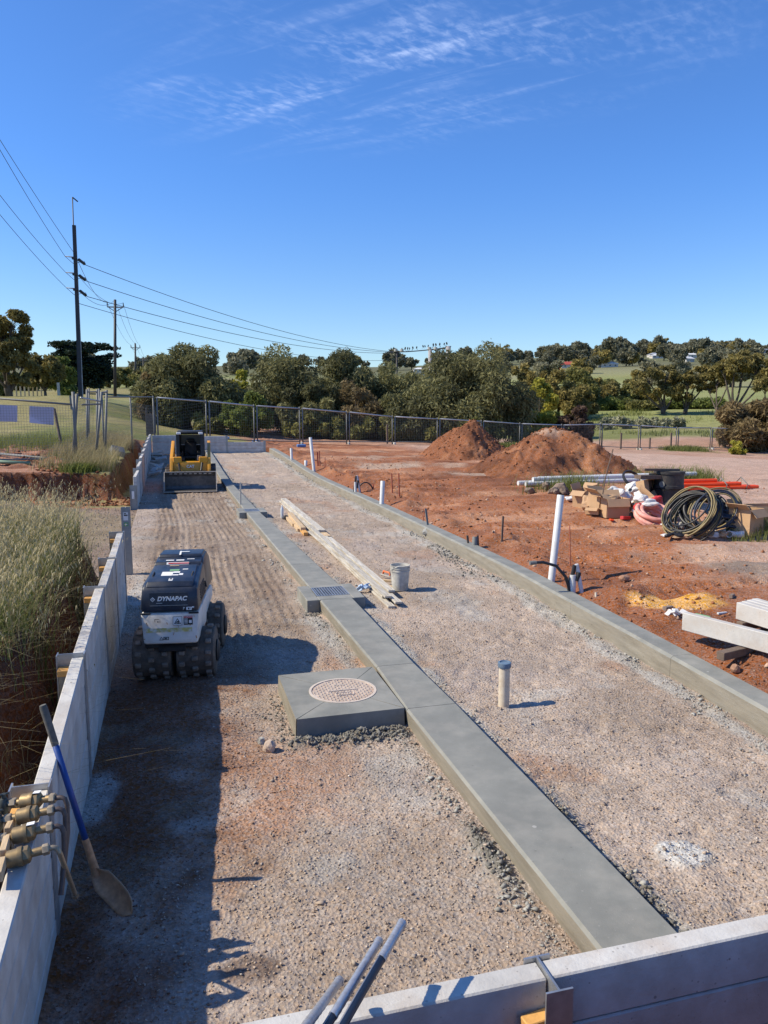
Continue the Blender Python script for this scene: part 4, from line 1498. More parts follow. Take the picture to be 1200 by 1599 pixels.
# bucket with tools
b0 = G(625, 921, 0)
bk = thing('bucket', 'cement splashed white plastic bucket standing beside the long boards', 'bucket', (b0.x, b0.y, .005))
MB().lathe([(.0, .01), (.125, .0), (.148, .30), (.155, .302), (.155, .318), (.149, .320), (.150, .345), (.157, .347), (.157, .362), (.151, .364), (.152, .385), (.159, .387), (.159, .40), (.146, .40), (.120, .02), (.0, .02)], None, 28, False).build('tub', M['bucket'], bk, 35)
MB().tube([(.160 * math.cos(a), .160 * math.sin(a) * 1.0, .31 - .10 * math.sin(a - .0) if True else 0) for a in np.linspace(math.pi * 1.02, math.pi * 1.98, 12)], .003, 5).build('handle', M['galv'], bk, True)
MB().lathe([(.10, .0), (.13, .02), (.06, .07), (.0, .05)], T(0, .0, .30), 10, False).build('cement_dregs', M['bucket'], bk)
c = G(604, 905, 0)
t = thing('hand_float', 'orange handled hand float lying against the bucket on scrap timber', 'float', (c.x, c.y, .075), .35)
MB().box((.10, .30, .012), None, .004).build('sole', M['timber_old'], t)
MB().tube([(0, -.10, .01), (0, -.085, .055), (0, .085, .055), (0, .10, .01)], .017, 8).build('handle', M['orange_tool'], t, 50)
for i, (a, b, z) in enumerate((((601, 914), (612, 923), .02), ((598, 906), (607, 912), .05))):
    o = MB().beam(G(*a, z), G(*b, z) + Vector((.12, .2, 0)), .08, .035, .004).build('timber_offcut', M['timber'])
    tag(o, ['lower brown timber offcut beside the bucket foot', 'upper brown timber offcut under the orange float'][i], 'offcut')
c = G(566, 922, .02)
mb = MB()
rg = random.Random(4)
for k in range(5):
    mb.box((.12, .09, .02), T(rg.uniform(-.08, .08), rg.uniform(-.06, .06), .05 + rg.uniform(0, .06), rg.uniform(-1, 1), rg.uniform(-1, 1), rg.uniform(0, 3)), .004)
o = mb.build('plastic_wrap', mat('pale_blue_plastic', (.36, .47, .62), .4))
o.location = (c.x, c.y, 0)
tag(o, 'crumpled pale blue plastic scrap beside the near drain pit', 'plastic scrap')
c = G(441, 808, 0)
t = thing('water_bottle', 'clear plastic water bottle standing left of the short timbers', 'bottle', (c.x, c.y, 0))
MB().lathe([(.04, .0), (.043, .02), (.043, .20), (.038, .24), (.016, .285), (.015, .30), (.0, .30)], None, 14, False).build('body', M['bottle'], t, 40)
MB().lathe([(.018, .295), (.018, .325), (.0, .325)], None, 10, False).build('cap', M['white'], t, 40)
c = G(446, 811, 0)
o = MB().lathe([(.0, .0), (.08, .01), (.085, .05), (.05, .09), (.0, .10)], None, 9, False).rough(.012, 0, 1, 3).build('glove', M['rubber'])
o.location = (c.x, c.y, 0)
tag(o, 'dark crumpled glove on the gravel at the foot of the water bottle', 'glove')

# long form boards
def board(p, q, w, h, m, label, group=None, name='form_board', b=.004):
    o = MB().beam(Vector((0, 0, 0)), Vector(q) - Vector(p), w, h, b).build(name, m)
    o.location = p
    return tag(o, label, 'board', group)


nA, fA = G(612, 948, .02), G(489, 836, .02)
ax = (fA - nA).normalized()
sd = Vector((ax.y, -ax.x, 0))
lb = ['bottom left long weathered board of the pale board stack', 'bottom right long weathered board of the pale board stack, nearest the bucket', 'middle left board of the pale long board stack', 'middle right board of the pale long board stack', 'top left board of the pale long board stack', 'top right board of the pale long board stack']
for i, (s_, z, e0, e1, k0, k1) in enumerate(((0, .0, .0, -.1, 0, .05), (.135, .0, .22, .1, .02, .0), (.0, .043, .45, .3, .03, -.02), (.14, .043, .05, -.5, -.02, .04), (.02, .086, .25, .9, .0, .06), (.14, .086, .6, -.9, .03, .05))):
    p = nA + ax * e0 + sd * (s_ + k0) + Vector((0, 0, z))
    q = fA + ax * e1 + sd * (s_ + k1) + Vector((0, 0, z + .004))
    board(p, q, .105, .028, M['timber_old'], lb[i], 'long form boards', b=.002)
lb = ['left board of the second weathered board stack beyond the short timbers', 'right board of the second weathered board stack beyond the short timbers', 'upper board lying over the second weathered board stack']
for i, (a, b, z) in enumerate((((498, 836), (441, 783), .03), ((511, 838), (452, 787), .03), ((503, 829), (443, 779), .085))):
    board(G(*a, z), G(*b, z), .17, .045, M['timber_old'] if i != 1 else M['timber'], lb[i], 'second board stack')
lb = ['yellow edged short timber nearest the camera in the short timber heap', 'pale short timber on top of the heap beside the bottle', 'short timber at the left of the heap beside the bottle', 'short timber lying under the others in the heap beside the bottle']
for i, (a, b, z, w_) in enumerate((((478, 834), (462, 815), .04, .10), ((474, 826), (453, 802), .10, .12), ((460, 820), (450, 809), .04, .10), ((468, 828), (456, 812), .03, .1))):
    board(G(*a, z), G(*b, z), w_, .075, M['timber_orange'] if i == 0 else M['timber'], lb[i], 'short timber heap', 'short_timber')

# stake beside the far pit
c = G(376, 797, .0)
o = MB().beam((0, 0, -.1), (.02, 0, .80), .035, .03, .003).build('timber_stake', M['timber_old'])
o.location = c
tag(o, 'thin timber stake standing upright at the far drain pit', 'stake')
# lump of rock at the block corner
c = G(421, 1172, .0)
o = MB()
bmesh.ops.create_icosphere(o.bm, subdivisions=2, radius=.058)
o.rough(.008, 0, 1, 4)
o = o.build('rock', M['rock_pale'])
o.location = (c.x, c.y, .035)
tag(o, 'round pale pink rock lying at the near left corner of the concrete block', 'rock')
for i, (x, y, r) in enumerate(((408, 1160, .035), (795, 735, .0), (438, 727, .05), (443, 728, .04))):
    if r == 0:
        continue
    c = G(x, y, pz(30) if y < 800 else 0)
    o = MB()
    bmesh.ops.create_icosphere(o.bm, subdivisions=2, radius=r * (1 if y > 800 else 2))
    o.rough(r * .25, 0, 1, i)
    o = o.build('rock', M['spill'])
    o.location = (c.x, c.y, c.z + r * .5)
    tag(o, ['small grey rock beside the round pink rock', '', 'left of two pale lumps on the far gravel', 'right of two pale lumps on the far gravel'][i], 'rock')
# broken sleeper offcuts beside the loader
rg = random.Random(12)
spots = []
for i in range(16):
    x, y = rg.uniform(238, 262), rg.uniform(716, 748)
    c = G(x, y, .12)
    L_ = rg.uniform(.35, .75)
    o = MB().box((L_, .20, .08), None, .008).build('concrete_offcut', M['conc_offcut'])
    o.location = (min(max(c.x, -.72), .2), c.y, pz(c.y) + .06 + .05 * (i % 4) + .03)
    o.rotation_euler = (rg.uniform(-.5, .5), rg.uniform(-.45, .45), rg.uniform(0, 3.1))
    tag(o, 'broken grey concrete sleeper offcut in the heap left of the yellow loader', 'concrete offcut', 'concrete offcuts beside the loader')

# ------------------------------------------------------------------ service pipes on the red earth
def pvc(px0, py0, px1, py1, r, label, m='pvc', name='pvc_pipe', z0=None, group='white pipes standing in the red earth'):
    b = GG(px0, py0)
    d = b.x * st * 0 + (b - Vector((0, 0, HC))).dot(Vector((st * cp, ct * cp, -sp)))
    tp = P(px1, py1, d)
    t = MB()
    v = tp - b
    u = v.normalized()
    t.tube([-u * .12, v - u * .004, v, v, v - u * .05], [r, r, r * .96, r * .82, r * .78], 16)
    o = t.build(name, M[m], None, 40)
    o.location = b
    return tag(o, label, 'pipe', group)


pvc(861, 910, 876, 773, .055, 'tallest leaning white pipe in the red earth, with a black hose at its foot')
pvc(596, 796, 598, 751, .062, 'upright white pipe just behind the middle of the kerb')
pvc(491, 737, 485, 683, .066, 'white pipe leaning left near the far end of the kerb')
pvc(456, 723, 455, 700, .06, 'short white pipe beside the far end of the kerb, nearest the end wall')
pvc(478, 728, 478, 719, .07, 'stubby pale pipe between the two far white pipes')
pvc(741, 858, 742, 838, .05, 'short grey pipe stub between two stakes behind the kerb', 'galv_dull', 'pipe_stub')
pvc(931, 933, 931, 925, .018, 'tiny pale pipe stub left of the orange sand', 'pvc_cream', 'pipe_stub')


def rod(x0, y0, x1, y1, r, label, m='redrod', cat='stake', group=None, name='marker_stake'):
    b = GG(x0, y0)
    d = (b - Vector((0, 0, HC))).dot(Vector((st * cp, ct * cp, -sp)))
    v = P(x1, y1, d) - b
    o = MB().beam(-v * .1, v, r * 2, r * 1.4, .001).build(name, M[m])
    o.location = b
    return tag(o, label, cat, group)


rod(613, 770, 612, 739, .016, 'left of two thin red stakes beyond the middle white pipe')
rod(624, 776, 623, 739, .016, 'right of two thin red stakes beyond the middle white pipe')
rod(891, 885, 890, 820, .007, 'thin orange red stake behind the tallest leaning pipe')
rod(497, 728, 496, 706, .03, 'thick orange red stake by the far leaning pipe')
rod(500, 728, 499, 704, .02, 'thin stake right of the thick orange one by the far leaning pipe')
rod(508, 731, 508, 714, .012, 'small reddish stake right of the far leaning pipe')
rod(784, 845, 786, 806, .018, 'dark star picket standing in the red earth', 'timber_dark')
rod(732, 855, 730, 836, .02, 'dark stake left of the short grey pipe stub', 'timber_dark')
rod(747, 856, 746, 836, .02, 'dark stake right of the short grey pipe stub', 'timber_dark')
rod(669, 828, 665, 794, .022, 'grey post leaning left behind the middle of the kerb', 'galv_dull')
rod(660, 820, 664, 793, .008, 'thin red stake leaning on the grey post behind the kerb')
c = GG(676, 829)
mb = MB()
bmesh.ops.create_icosphere(mb.bm, subdivisions=3, radius=.2)
mb.rough(.02, 0, 1, 3)
o = mb.build('concrete_lump', M['spill'])
o.location = (c.x, c.y, c.z - .03)
o.scale = (1.2, .8, .55)
tag(o, 'grey lump of spilt concrete behind the middle of the kerb', 'concrete lump')

# service bundles: black cable, grey and orange ends
def bundle(x, y, s, label, hose=False):
    b = GG(x, y)
    t = thing('conduit_bundle', label, 'conduit bundle', b, group='conduit bundles behind the kerb')
    MB().tube([(-.05, 0, -.1), (-.05, 0, .30 * s)], .045, 12).build('grey_conduit', M['pvc'], t, 40)
    MB().tube([(.10, -.05, -.1), (-.0, 0, .46 * s)], .030, 12).build('white_conduit', M['pvc'], t, 40)
    MB().tube([(.14, .02, -.1), (.03, .03, .44 * s)], .026, 10).build('orange_conduit', M['redrod'], t, 40)
    MB().tube([(-.10, .0, -.05), (-.08, .05, .18), (-.05, 0, .33 * s), (-.03, .0, .45 * s)], .03, 8).build('black_cable', M['black_pipe'], t, 50)
    MB().tube([(-.01, -.02, .20), (.03, -.03, .34 * s)], .036, 10).build('cable_tie', M['rubber'], t, 40)
    if hose:
        pts = [(-.08, 0, .02), (-.16, .02, .26), (-.30, .04, .42), (-.50, .06, .48), (-.62, .07, .48)]
        MB().tube(pts, .022, 10).build('black_hose', M['black_pipe'], t, 50)
        MB().tube([(-.60, .07, .48), (-.70, .075, .475)], .03, 10).build('hose_end', M['galv_dull'], t, 40)
    else:
        a = [(.30 + .25 * math.cos(q), .1, .02 + .34 * math.sin(q)) for q in np.linspace(.1, math.pi - .6, 10)]
        MB().tube(a, .022, 8).build('black_hose', M['black_pipe'], t, 50)
        MB().tube([(.55, .1, .05), (.56, .1, .30)], .02, 8).build('copper_stub', M['redrod'], t, 40)


bundle(899, 928, .95, 'conduit bundle with a curved black hose beside the tallest leaning white pipe', True)
bundle(558, 772, 1.3, 'far conduit bundle in red earth beside two upright white pipes', False)

# sleepers on bearers at the right edge
def bigsleeper(p, q, w, h, label, name='concrete_sleeper', group='spare concrete sleepers on the right'):
    o = MB().beam(Vector((0, 0, 0)), Vector(q) - Vector(p), w, h, .006).build(name, M['conc_wall'])
    o.location = p
    return tag(o, label, 'sleeper', group)


zb = .40
p = G(1069, 985, zb)
dr = (G(1200, 1021, zb) - p).normalized()
dr.z = 0
p = p + Vector((.03, .05, .10))
bigsleeper(p, p + dr * 2.0, .085, .20, 'long single concrete sleeper on edge, nearest the kerb at the right edge')
sdv = Vector((-dr.y, dr.x, 0))
p2 = G(1153, 968, .42)
p2 = p2 + Vector((.04, .05, .10))
d2 = Vector((.12, -1, 0)).normalized()
s2 = Vector((1, .12, 0)).normalized()
for i in range(4):
    bigsleeper(p2 + s2 * (.10 * i) + Vector((0, .02 * i, .0)), p2 + s2 * .10 * i + d2 * 2.0, .085, .20, ['leftmost sleeper of the upright stack at the right edge', 'second sleeper from the left in the stack at the right edge', 'third sleeper from the left in the stack at the right edge', 'rightmost sleeper of the stack at the right edge'][i])
for i, (c, a, L_) in enumerate(((p + dr * .72 + Vector((0, 0, -.15)), .25, .75), (p2 + d2 * .55 + s2 * .25 + Vector((0, 0, -.145)), .1, .8), (p2 + d2 * .12 + s2 * .2 + Vector((0, 0, -.145)), .1, .6))):
    o = MB().box((L_, .09, .085), None, .004).build('timber_bearer', M['timber_dark'])
    o.location = c
    o.rotation_euler = (0, 0, a)
    tag(o, ['dark timber bearer under the long single sleeper', 'near dark bearer under the sleeper stack at the right edge', 'far dark bearer under the sleeper stack at the right edge'][i], 'bearer')
# litter near the sand
for i, (x, y, m_, sz_, a, lb_) in enumerate(((1043, 952, 'rubble', (.20, .06, .05), .5, 'dark stick lying at the near edge of the orange sand'), (1128, 959, 'pvc', (.19, .03, .025), .3, 'short white plastic strip beside the sleeper stack'), (1098, 962, 'green', (.03, .2, .015), .4, 'green plastic strip behind the long sleeper'), (1143, 933, 'rubble', (.16, .05, .05), .7, 'dark stick beyond the sleeper stack'), (975, 908, 'rock', (.2, .14, .12), .4, 'single reddish rock left of the orange sand'), (1148, 1052, 'rock', (.12, .1, .1), .9, 'reddish rock below the long sleeper'))):
    c = GG(x, y)
    mb = MB()
    if m_ == 'rock':
        bmesh.ops.create_icosphere(mb.bm, subdivisions=2, radius=.5)
        for v in mb.bm.verts:
            v.co = Vector((v.co.x * sz_[0], v.co.y * sz_[1], v.co.z * sz_[2])) * random.uniform(.85, 1.15)
    else:
        mb.box(sz_, None, .004)
    o = mb.build({'rubble': 'stick', 'pvc': 'plastic_strip', 'green': 'plastic_strip', 'rock': 'rock'}[m_], M[m_])
    o.location = c + Vector((0, 0, sz_[2] * .4))
    o.rotation_euler = (0, .08, a)
    tag(o, lb_, {'rubble': 'stick', 'pvc': 'plastic strip', 'green': 'plastic strip', 'rock': 'rock'}[m_])
c = GG(1058, 962)
mb = MB()
for k in range(7):
    mb.box((.10, .08, .02), T(random.uniform(-.12, .12), random.uniform(-.05, .05), .03, random.uniform(-.8, .8), random.uniform(-.8, .8), random.uniform(0, 3)), .006)
o = mb.build('paper_scrap', M['bag'])
o.location = c
tag(o, 'crumpled white paper scrap at the left end of the long sleeper', 'paper scrap')


# ------------------------------------------------------------------ dirt mounds
def mound(name, cx_, cy_, rx, ry, h, z0, seed, label, peak=(0, 0), ridge=0.0, pale=False):
    n = 130
    a = np.linspace(-1.25, 1.25, n)
    X, Y = np.meshgrid(a, a)
    rr = np.hypot(X - peak[0] * (1 - np.hypot(X, Y)), Y - peak[1] * (1 - np.hypot(X, Y)))
    ang = np.arctan2(Y, X)
    wob = 1 + .10 * np.sin(ang * 3 + seed) + .07 * np.sin(ang * 5 + 2 * seed)
    r = rr / wob
    prof = np.clip(1 - r, 0, 1)
    z = h * (1 - np.power(1 - np.clip(prof, 0, 1), 1.0)) * 1.0
    z = h * np.where(prof > .82, .82 + (prof - .82) * (1 - (prof - .82) / .36 * .9), prof) / .91
    wx, wy = X * rx, Y * ry
    body = sstep(prof, 0, .12)
    z = z + body * (fbm(wx, wy, 1.4, 4, seed) * .30 + fbm(wx, wy, .35, 4, seed + 3) * .34 + np.maximum(fbm(wx, wy, .5, 4, seed + 5), 0) * .3)
    z = z - .12 * (1 - sstep(r, .0, 1.05)) * 0 - .1 * (r > 1.0)
    z = np.where(r > 1.12, -.5, z)
    c = np.ones(X.shape + (3,)) * np.array((.235, .092, .043))
    c = lay(c, (.34, .15, .072), sstep(fbm(wx, wy, .9, 4, seed + 9), .0, .2))
    c = lay(c, (.12, .048, .026), sstep(fbm(wx, wy, .7, 4, seed + 11), .0, .18) * .75)
    if pale:
        c = lay(c, (.36, .26, .20), sstep(prof + fbm(wx, wy, .5, 3, 4) * .2, .74, .88) * .8)
    idx = np.arange(n * n).reshape(n, n)
    q = np.stack([idx[:-1, :-1], idx[:-1, 1:], idx[1:, 1:], idx[1:, :-1]], -1).reshape(-1, 4)
    V = np.stack([wx, wy, z], -1).reshape(-1, 3)
    keep = (r.reshape(-1)[q] < 1.15).all(1)
    o = npmesh(name, V, q[keep], M['soil'], True, None, {'soil': c.reshape(-1, 3)})
    o.location = (cx_, cy_, z0)
    tag(o, label, 'dirt mound')
    rg = random.Random(seed)
    pts, sz, ti = [], [], []
    for k in range(3000):
        an = rg.uniform(0, 6.28)
        rad = rg.uniform(.05, 1.15)
        i, j = int((rad * math.cos(an) + 1.25) / 2.5 * (n - 1)), int((rad * math.sin(an) + 1.25) / 2.5 * (n - 1))
        pts.append((rad * math.cos(an) * rx, rad * math.sin(an) * ry, max(z[j, i], -.02)))
        sz.append(.012 + .07 * rg.random() ** 5)
        ti.append(np.array((.25, .105, .053)) * rg.uniform(.65, 1.35))
    zz = {(p[0], p[1]): p[2] for p in pts}
    s = scatter('mound_clod', np.array([p[:2] for p in pts]), lambda a_, b_: zz[(a_, b_)], np.array(sz), np.array(ti), M['stone'], seed=seed)
    s.parent = o


m2c, m1c = P(853, 745, 30.6), P(724, 722, 38.0)
mound('dirt_mound', m2c.x, m2c.y, 3.55, 3.2, 1.75, gz(m2c.x, m2c.y) - .06, 3, 'nearer wide dirt mound with a pale gravelly top, right of the other', (.10, 0), 0, True)
mound('dirt_mound', m1c.x, m1c.y, 2.35, 2.5, 1.85, gz(m1c.x, m1c.y) - .06, 8, 'farther red dirt mound with an orange lit left flank, behind the other', (.22, 0))


# ------------------------------------------------------------------ lettering
def letters(text, size, m, parent, mtx, name='lettering', shear=0.0, ext=.002, bold=0.0, sx=1.0):
    cu = bpy.data.curves.new(name, 'FONT')
    cu.body = text
    cu.size = size
    cu.extrude = ext
    cu.align_x = 'CENTER'
    cu.align_y = 'CENTER'
    cu.shear = shear
    cu.offset = bold
    tmp = bpy.data.objects.new(name, cu)
    COL.objects.link(tmp)
    bpy.context.view_layer.update()
    me = bpy.data.meshes.new_from_object(tmp.evaluated_get(bpy.context.evaluated_depsgraph_get()))
    bpy.data.objects.remove(tmp)
    me.materials.clear()
    me.transform(mtx @ Matrix.Diagonal((sx, 1, 1, 1)))
    return link(name, me, m, parent)


# ------------------------------------------------------------------ trench roller
ro = thing('trench_roller', 'white and navy ride-behind trench roller with padded steel drums standing on the gravel', 'roller', (.05, 8.80, 0.0), -math.radians(8.5))
RD = .262


def drum(x, y):
    prof = [(.0, -.2), (RD - .04, -.2), (RD - .012, -.195), (RD, -.185), (RD, .185), (RD - .012, .195), (RD - .04, .2), (.0, .2)]
    if abs(x) > .2:
        pass
    fr = T(x, y, RD) @ Matrix.Rotation(math.pi / 2, 4, 'Y')
    d = MB().lathe(prof, fr, 36, False).build('drum', M['steel_dirt'], ro, 35)
    for k in range(14):
        for j in range(3):
            a = (k + .5 * (j % 2)) * 2 * math.pi / 14
            mb = MB().box((.062, .050, .036), fr @ Matrix.Rotation(a, 4, 'Z') @ T(RD + .008, 0, -.135 + .135 * j) @ Matrix.Rotation(math.pi / 2, 4, 'Y'), .009)
            mb.build('pad', M['pad'], d)
    return d


for sx in (-1, 1):
    for yy_ in (-.50, .50):
        x = sx * .222
        drum(x, yy_)
        MB().lathe([(.0, .0), (.11, .0), (.12, .015), (.10, .03), (.0, .035)], T(x + sx * .198, yy_, RD) @ Matrix.Rotation(sx * math.pi / 2, 4, 'Y'), 18, False).build('hub', M['steel_dark'], ro, 40)
for yy_ in (-.5, .5):
    MB().cbox(-.018, .018, yy_ - .12, yy_ + .12, .2, .52, .004).build('drum_frame', M['steel_dark'], ro)
MB().cbox(-.27, .27, -.80, -.10, .44, .52, .01).build('chassis', M['steel_dark'], ro)
MB().cbox(-.25, .25, .10, .82, .44, .52, .01).build('chassis', M['steel_dark'], ro)
MB().lathe([(.09, .34), (.09, .62)], T(0, 0, 0), 14).build('pivot', M['steel_dark'], ro, 40)
for s in (-1, 1):
    MB().beam((s * .17, -.22, .42), (s * .17, .22, .40), .05, .05, .006).build('steering_ram', M['galv_dull'], ro)
# white lower bodies
MB().prism([(-.865, .50, .262), (-.875, .535, .278), (-.862, .83, .290), (-.06, .83, .290), (-.06, .50, .275)], .29, b=.022).build('rear_panel', M['white_paint'], ro, 40)
MB().prism([(-.03, .52, .25), (-.03, .82, .272), (.70, .76, .265), (.84, .70, .26), (.88, .56, .25)], .29, b=.02).build('front_panel', M['white_paint'], ro, 40)
# navy hood: stacked profile with shoulders
MB().prism([(-.868, .835, .294), (-.856, .99, .290), (-.82, 1.085, .282), (-.735, 1.125, .270), (-.10, 1.205, .262), (-.02, 1.20, .26), (-.02, .835, .290)], .29, b=.035).build('hood', M['navy'], ro, 40)
MB().prism([(-.10, .90, .282), (-.10, 1.20, .262), (.02, 1.245, .255), (.42, 1.235, .250), (.62, 1.15, .250), (.80, .80, .272), (-.05, .84, .282)], .25, b=.025).build('front_hood', M['navy'], ro, 40)
MB().prism([(.0, 1.238, .24), (.03, 1.272, .232), (.34, 1.268, .228), (.46, 1.232, .235)], .24, b=.012).build('air_intake', M['navy'], ro, 40)
# hood panel seams: raised lid
MB().prism([(-.812, 1.088, .235), (-.772, 1.137, .228), (-.25, 1.206, .216), (-.25, 1.17, .216), (-.76, 1.10, .235)], .23, b=.006).build('hood_lid', M['navy'], ro, 40)
MB().prism([(-.20, 1.19, .25), (-.17, 1.222, .244), (-.04, 1.236, .24), (-.04, 1.19, .24)], .24, b=.006).build('hood_ridge', M['navy'], ro, 40)
for s in (-1, 1):
    MB().prism([(-.70, .91), (-.66, 1.06), (-.22, 1.10), (-.16, .91)], .0, m=T(s * .262, 0, 0) @ Matrix.Shear('XY', 4, (0, 0))).build('side_vent', M['black'], ro) if False else None
    mb = MB()
    for k in range(6):
        mb.box((.008, .46 - .012 * k, .014), T(s * (.291 - .0025 * k), -.42, .90 + .027 * k, 0, -s * .08, 0))
    mb.build('side_grille', M['steel_dark'], ro)
    MB().tube([(s * .20, -.62, 1.145), (s * .20, -.60, 1.165), (s * .20, -.50, 1.178), (s * .20, -.48, 1.163)], .008, 6).build('lid_handle', M['rubber'], ro, 50)
    MB().cbox(s * .24 - .05, s * .24 + .05, -.872, -.858, .816, .834, .003).build('hinge', M['steel_dark'], ro)
# nameplate panel on the sloping tail of the hood
fx = lambda x, z: (-.868 + (z - .835) * .0775)


def tail(x, z, off=.004):       # on the tail face of the hood
    return T(x, fx(x, z) - off, z, math.pi / 2 - .077, 0, 0)


MB().box((.385, .135, .006), tail(-.005, .972, .001), .002).build('nameplate', M['navy'], ro)
MB().box((.375, .003, .004), tail(-.005, .908, .004)).build('nameplate_trim', M['galv'], ro)
letters('DYNAPAC', .060, M['white'], ro, tail(.025, .975, .006), shear=.25, bold=.0022, sx=1.04)
mb = MB()
mb.box((.034, .034, .003), tail(-.165, .972, .006) @ Matrix.Rotation(math.pi / 4, 4, 'Z'))
mb.build('emblem', M['white'], ro)
mb = MB()
mb.box((.020, .020, .003), tail(-.165, .972, .0085) @ Matrix.Rotation(math.pi / 4, 4, 'Z'))
mb.build('emblem_centre', M['navy'], ro)
MB().box((.008, .008, .003), tail(-.165, .972, .011) @ Matrix.Rotation(math.pi / 4, 4, 'Z')).build('emblem_dot', M['white'], ro)
MB().box((.06, .006, .003), tail(-.10, .933, .006)).build('small_print', M['galv'], ro)
for (x, w_, z, h_) in ((.195, .055, .872, .03), (.235, .02, .885, .014)):
    MB().box((w_, h_, .003), tail(x, z, .004)).build('sticker', M['white'], ro)
MB().box((.012, .018, .003), tail(.19, .872, .006)).build('print', M['black'], ro)
MB().box((.018, .006, .003), tail(.205, .875, .006)).build('print', M['black'], ro)
MB().prism([(-.012, 0), (.02, .0), (.018, .022)], .0015, m=tail(.135, .868, .004) @ Matrix.Rotation(math.pi / 2, 4, 'Y')).build('sticker', M['galv'], ro)


def top(x, y, off=.004):        # on the hood lid
    z = 1.135 + (y + .765) * .134
    return T(x, y, z + off, math.atan(.134), 0, 0)


for (x, y, w_, h_, m_) in ((-.06, -.545, .115, .12, 'white'), (.03, -.50, .07, .045, 'white'), (.025, -.585, .07, .03, 'white'), (.085, -.565, .04, .05, 'white'), (-.0, -.435, .10, .055, 'green'), (.11, -.41, .055, .022, 'white'), (-.0, -.72, .04, .07, 'white')):
    MB().box((w_, h_, .003), top(x, y)).build('sticker', M[m_], ro)
MB().box((.024, .03, .003), top(-.0, -.71, .006)).build('print', M['black'], ro)
for (x, y, w_, h_, m_, z) in ((-.09, -.135, .085, .03, 'white', 1.233), (.02, -.135, .085, .035, 'white', 1.233), (.13, -.10, .08, .018, 'white', 1.237)):
    MB().box((w_, h_, .003), T(x, y, z, .1, 0, 0)).build('sticker', M[m_], ro)
MB().box((.24, .03, .003), T(.0, -.192, 1.209, .85, 0, 0)).build('sticker', M['white'], ro)
MB().box((.22, .014, .003), T(.01, -.1945, 1.211, .85, 0, 0)).build('print', M['red'], ro)
MB().box((.10, .014, .003), T(-.02, -.30, 1.205, .2, 0, 0)).build('sticker', M['timber'], ro)
MB().box((.10, .035, .003), T(.04, .12, 1.281, 0, 0, .0)).build('sticker', M['white'], ro)
MB().box((.02, .09, .003), T(-.0, .045, 1.280, .3, 0, 0)).build('sticker', M['white'], ro)


def face(x, z, off=.003):       # on the white tail panel
    return T(x, -.8755 + (z - .535) * .044 - off, z, math.pi / 2 - .044, 0, 0)


MB().box((.088, .088, .002), face(.075, .745)).build('sticker', M['white'], ro)
for a, b, c_, d_ in ((0, .044, .088, .003), (0, -.044, .088, .003), (.044, 0, .003, .088), (-.044, 0, .003, .088)):
    MB().box((c_, d_, .002), face(.075, .745, .0045) @ T(a, b, 0)).build('sticker_border', M['black'], ro)


def tri(s, m):
    mb = MB()
    a = [mb.bm.verts.new(m @ Vector(v)) for v in ((-s, -s * .8, 0), (s, -s * .8, 0), (0, s * .85, 0))]
    b = [mb.bm.verts.new(m @ Vector(v)) for v in ((-s * .66, -s * .6, 0), (s * .66, -s * .6, 0), (0, s * .5, 0))]
    for i in range(3):
        j = (i + 1) % 3
        mb.bm.faces.new((a[i], a[j], b[j], b[i]))
    return mb


tri(.036, face(.075, .742, .005)).build('warning_triangle', M['black'], ro)
MB().box((.030, .010, .002), face(.072, .735, .005) @ Matrix.Rotation(.5, 4, 'Z')).build('warning_figure', M['black'], ro)
MB().box((.012, .026, .002), face(.082, .730, .005)).build('warning_figure', M['black'], ro)
MB().box((.090, .092, .002), face(.182, .748)).build('sticker', M['black'], ro)
MB().box((.090, .022, .002), face(.182, .783, .0045)).build('print', M['red'], ro)
letters('WARNING', .019, M['white'], ro, face(.182, .783, .006), ext=.0006)
for k in range(4):
    MB().box((.035, .006, .002), face(.160, .762 - .014 * k, .0045)).build('print', M['white'], ro)
MB().box((.028, .03, .002), face(.204, .735, .0045)).build('print', M['white'], ro)
MB().box((.46, .042, .002), face(-.01, .652)).build('worn_tape', M['yellow_worn'], ro)
tri(.022, face(-.09, .566, .0035)).build('warning_triangle', M['black'], ro)
for k in range(2):
    MB().box((.052, .005, .002), face(-.042, .578 - .024 * k, .004)).build('print', M['black'], ro)
    MB().box((.005, .024, .002), face(-.066 + .048 * k, .566, .004)).build('print', M['black'], ro)
MB().box((.022, .010, .002), face(-.046, .566, .004)).build('print', M['black'], ro)
for k, (x, z, w_, h_) in enumerate(((-.13, .765, .05, .004), (-.15, .752, .004, .03), (-.12, .74, .012, .012), (-.10, .742, .004, .02))):
    MB().box((w_, h_, .002), face(x, z, .003)).build('pen_mark', M['navy_pipe'], ro)
rg = random.Random(2)
for k in range(16):
    MB().box((rg.uniform(.004, .012), rg.uniform(.01, .035), .0015), face(rg.choice([rg.uniform(.20, .27), rg.uniform(-.27, .27)]), rg.uniform(.53, .79), .0025) @ Matrix.Rotation(rg.uniform(-.5, .5), 4, 'Z')).build('paint_chip', M['rusty'], ro)
MB().cbox(-.14, .14, -.80, -.77, .40, .49, .006).build('tow_bracket', M['steel_dark'], ro)
MB().tube([(.22, -.2, .98), (.29, -.2, 1.0), (.30, -.2, .94)], .012, 6).build('exhaust', M['steel_dark'], ro, 40)

for ch in ro.children:          # the bodywork sits low over the drums
    if not ch.name.startswith(('drum', 'hub', 'pivot')):
        ch.location.z -= .045

# ------------------------------------------------------------------ skid steer loader
M['glass_thin'] = mat('pale_rear_glass', (.16, .18, .19), .1)
lx, ly = .66, 28.6
ld = thing('skid_steer_loader', 'yellow skid steer loader with black cab and wide bucket parked facing the camera', 'loader', (lx, ly, pz(ly)), math.radians(-3))
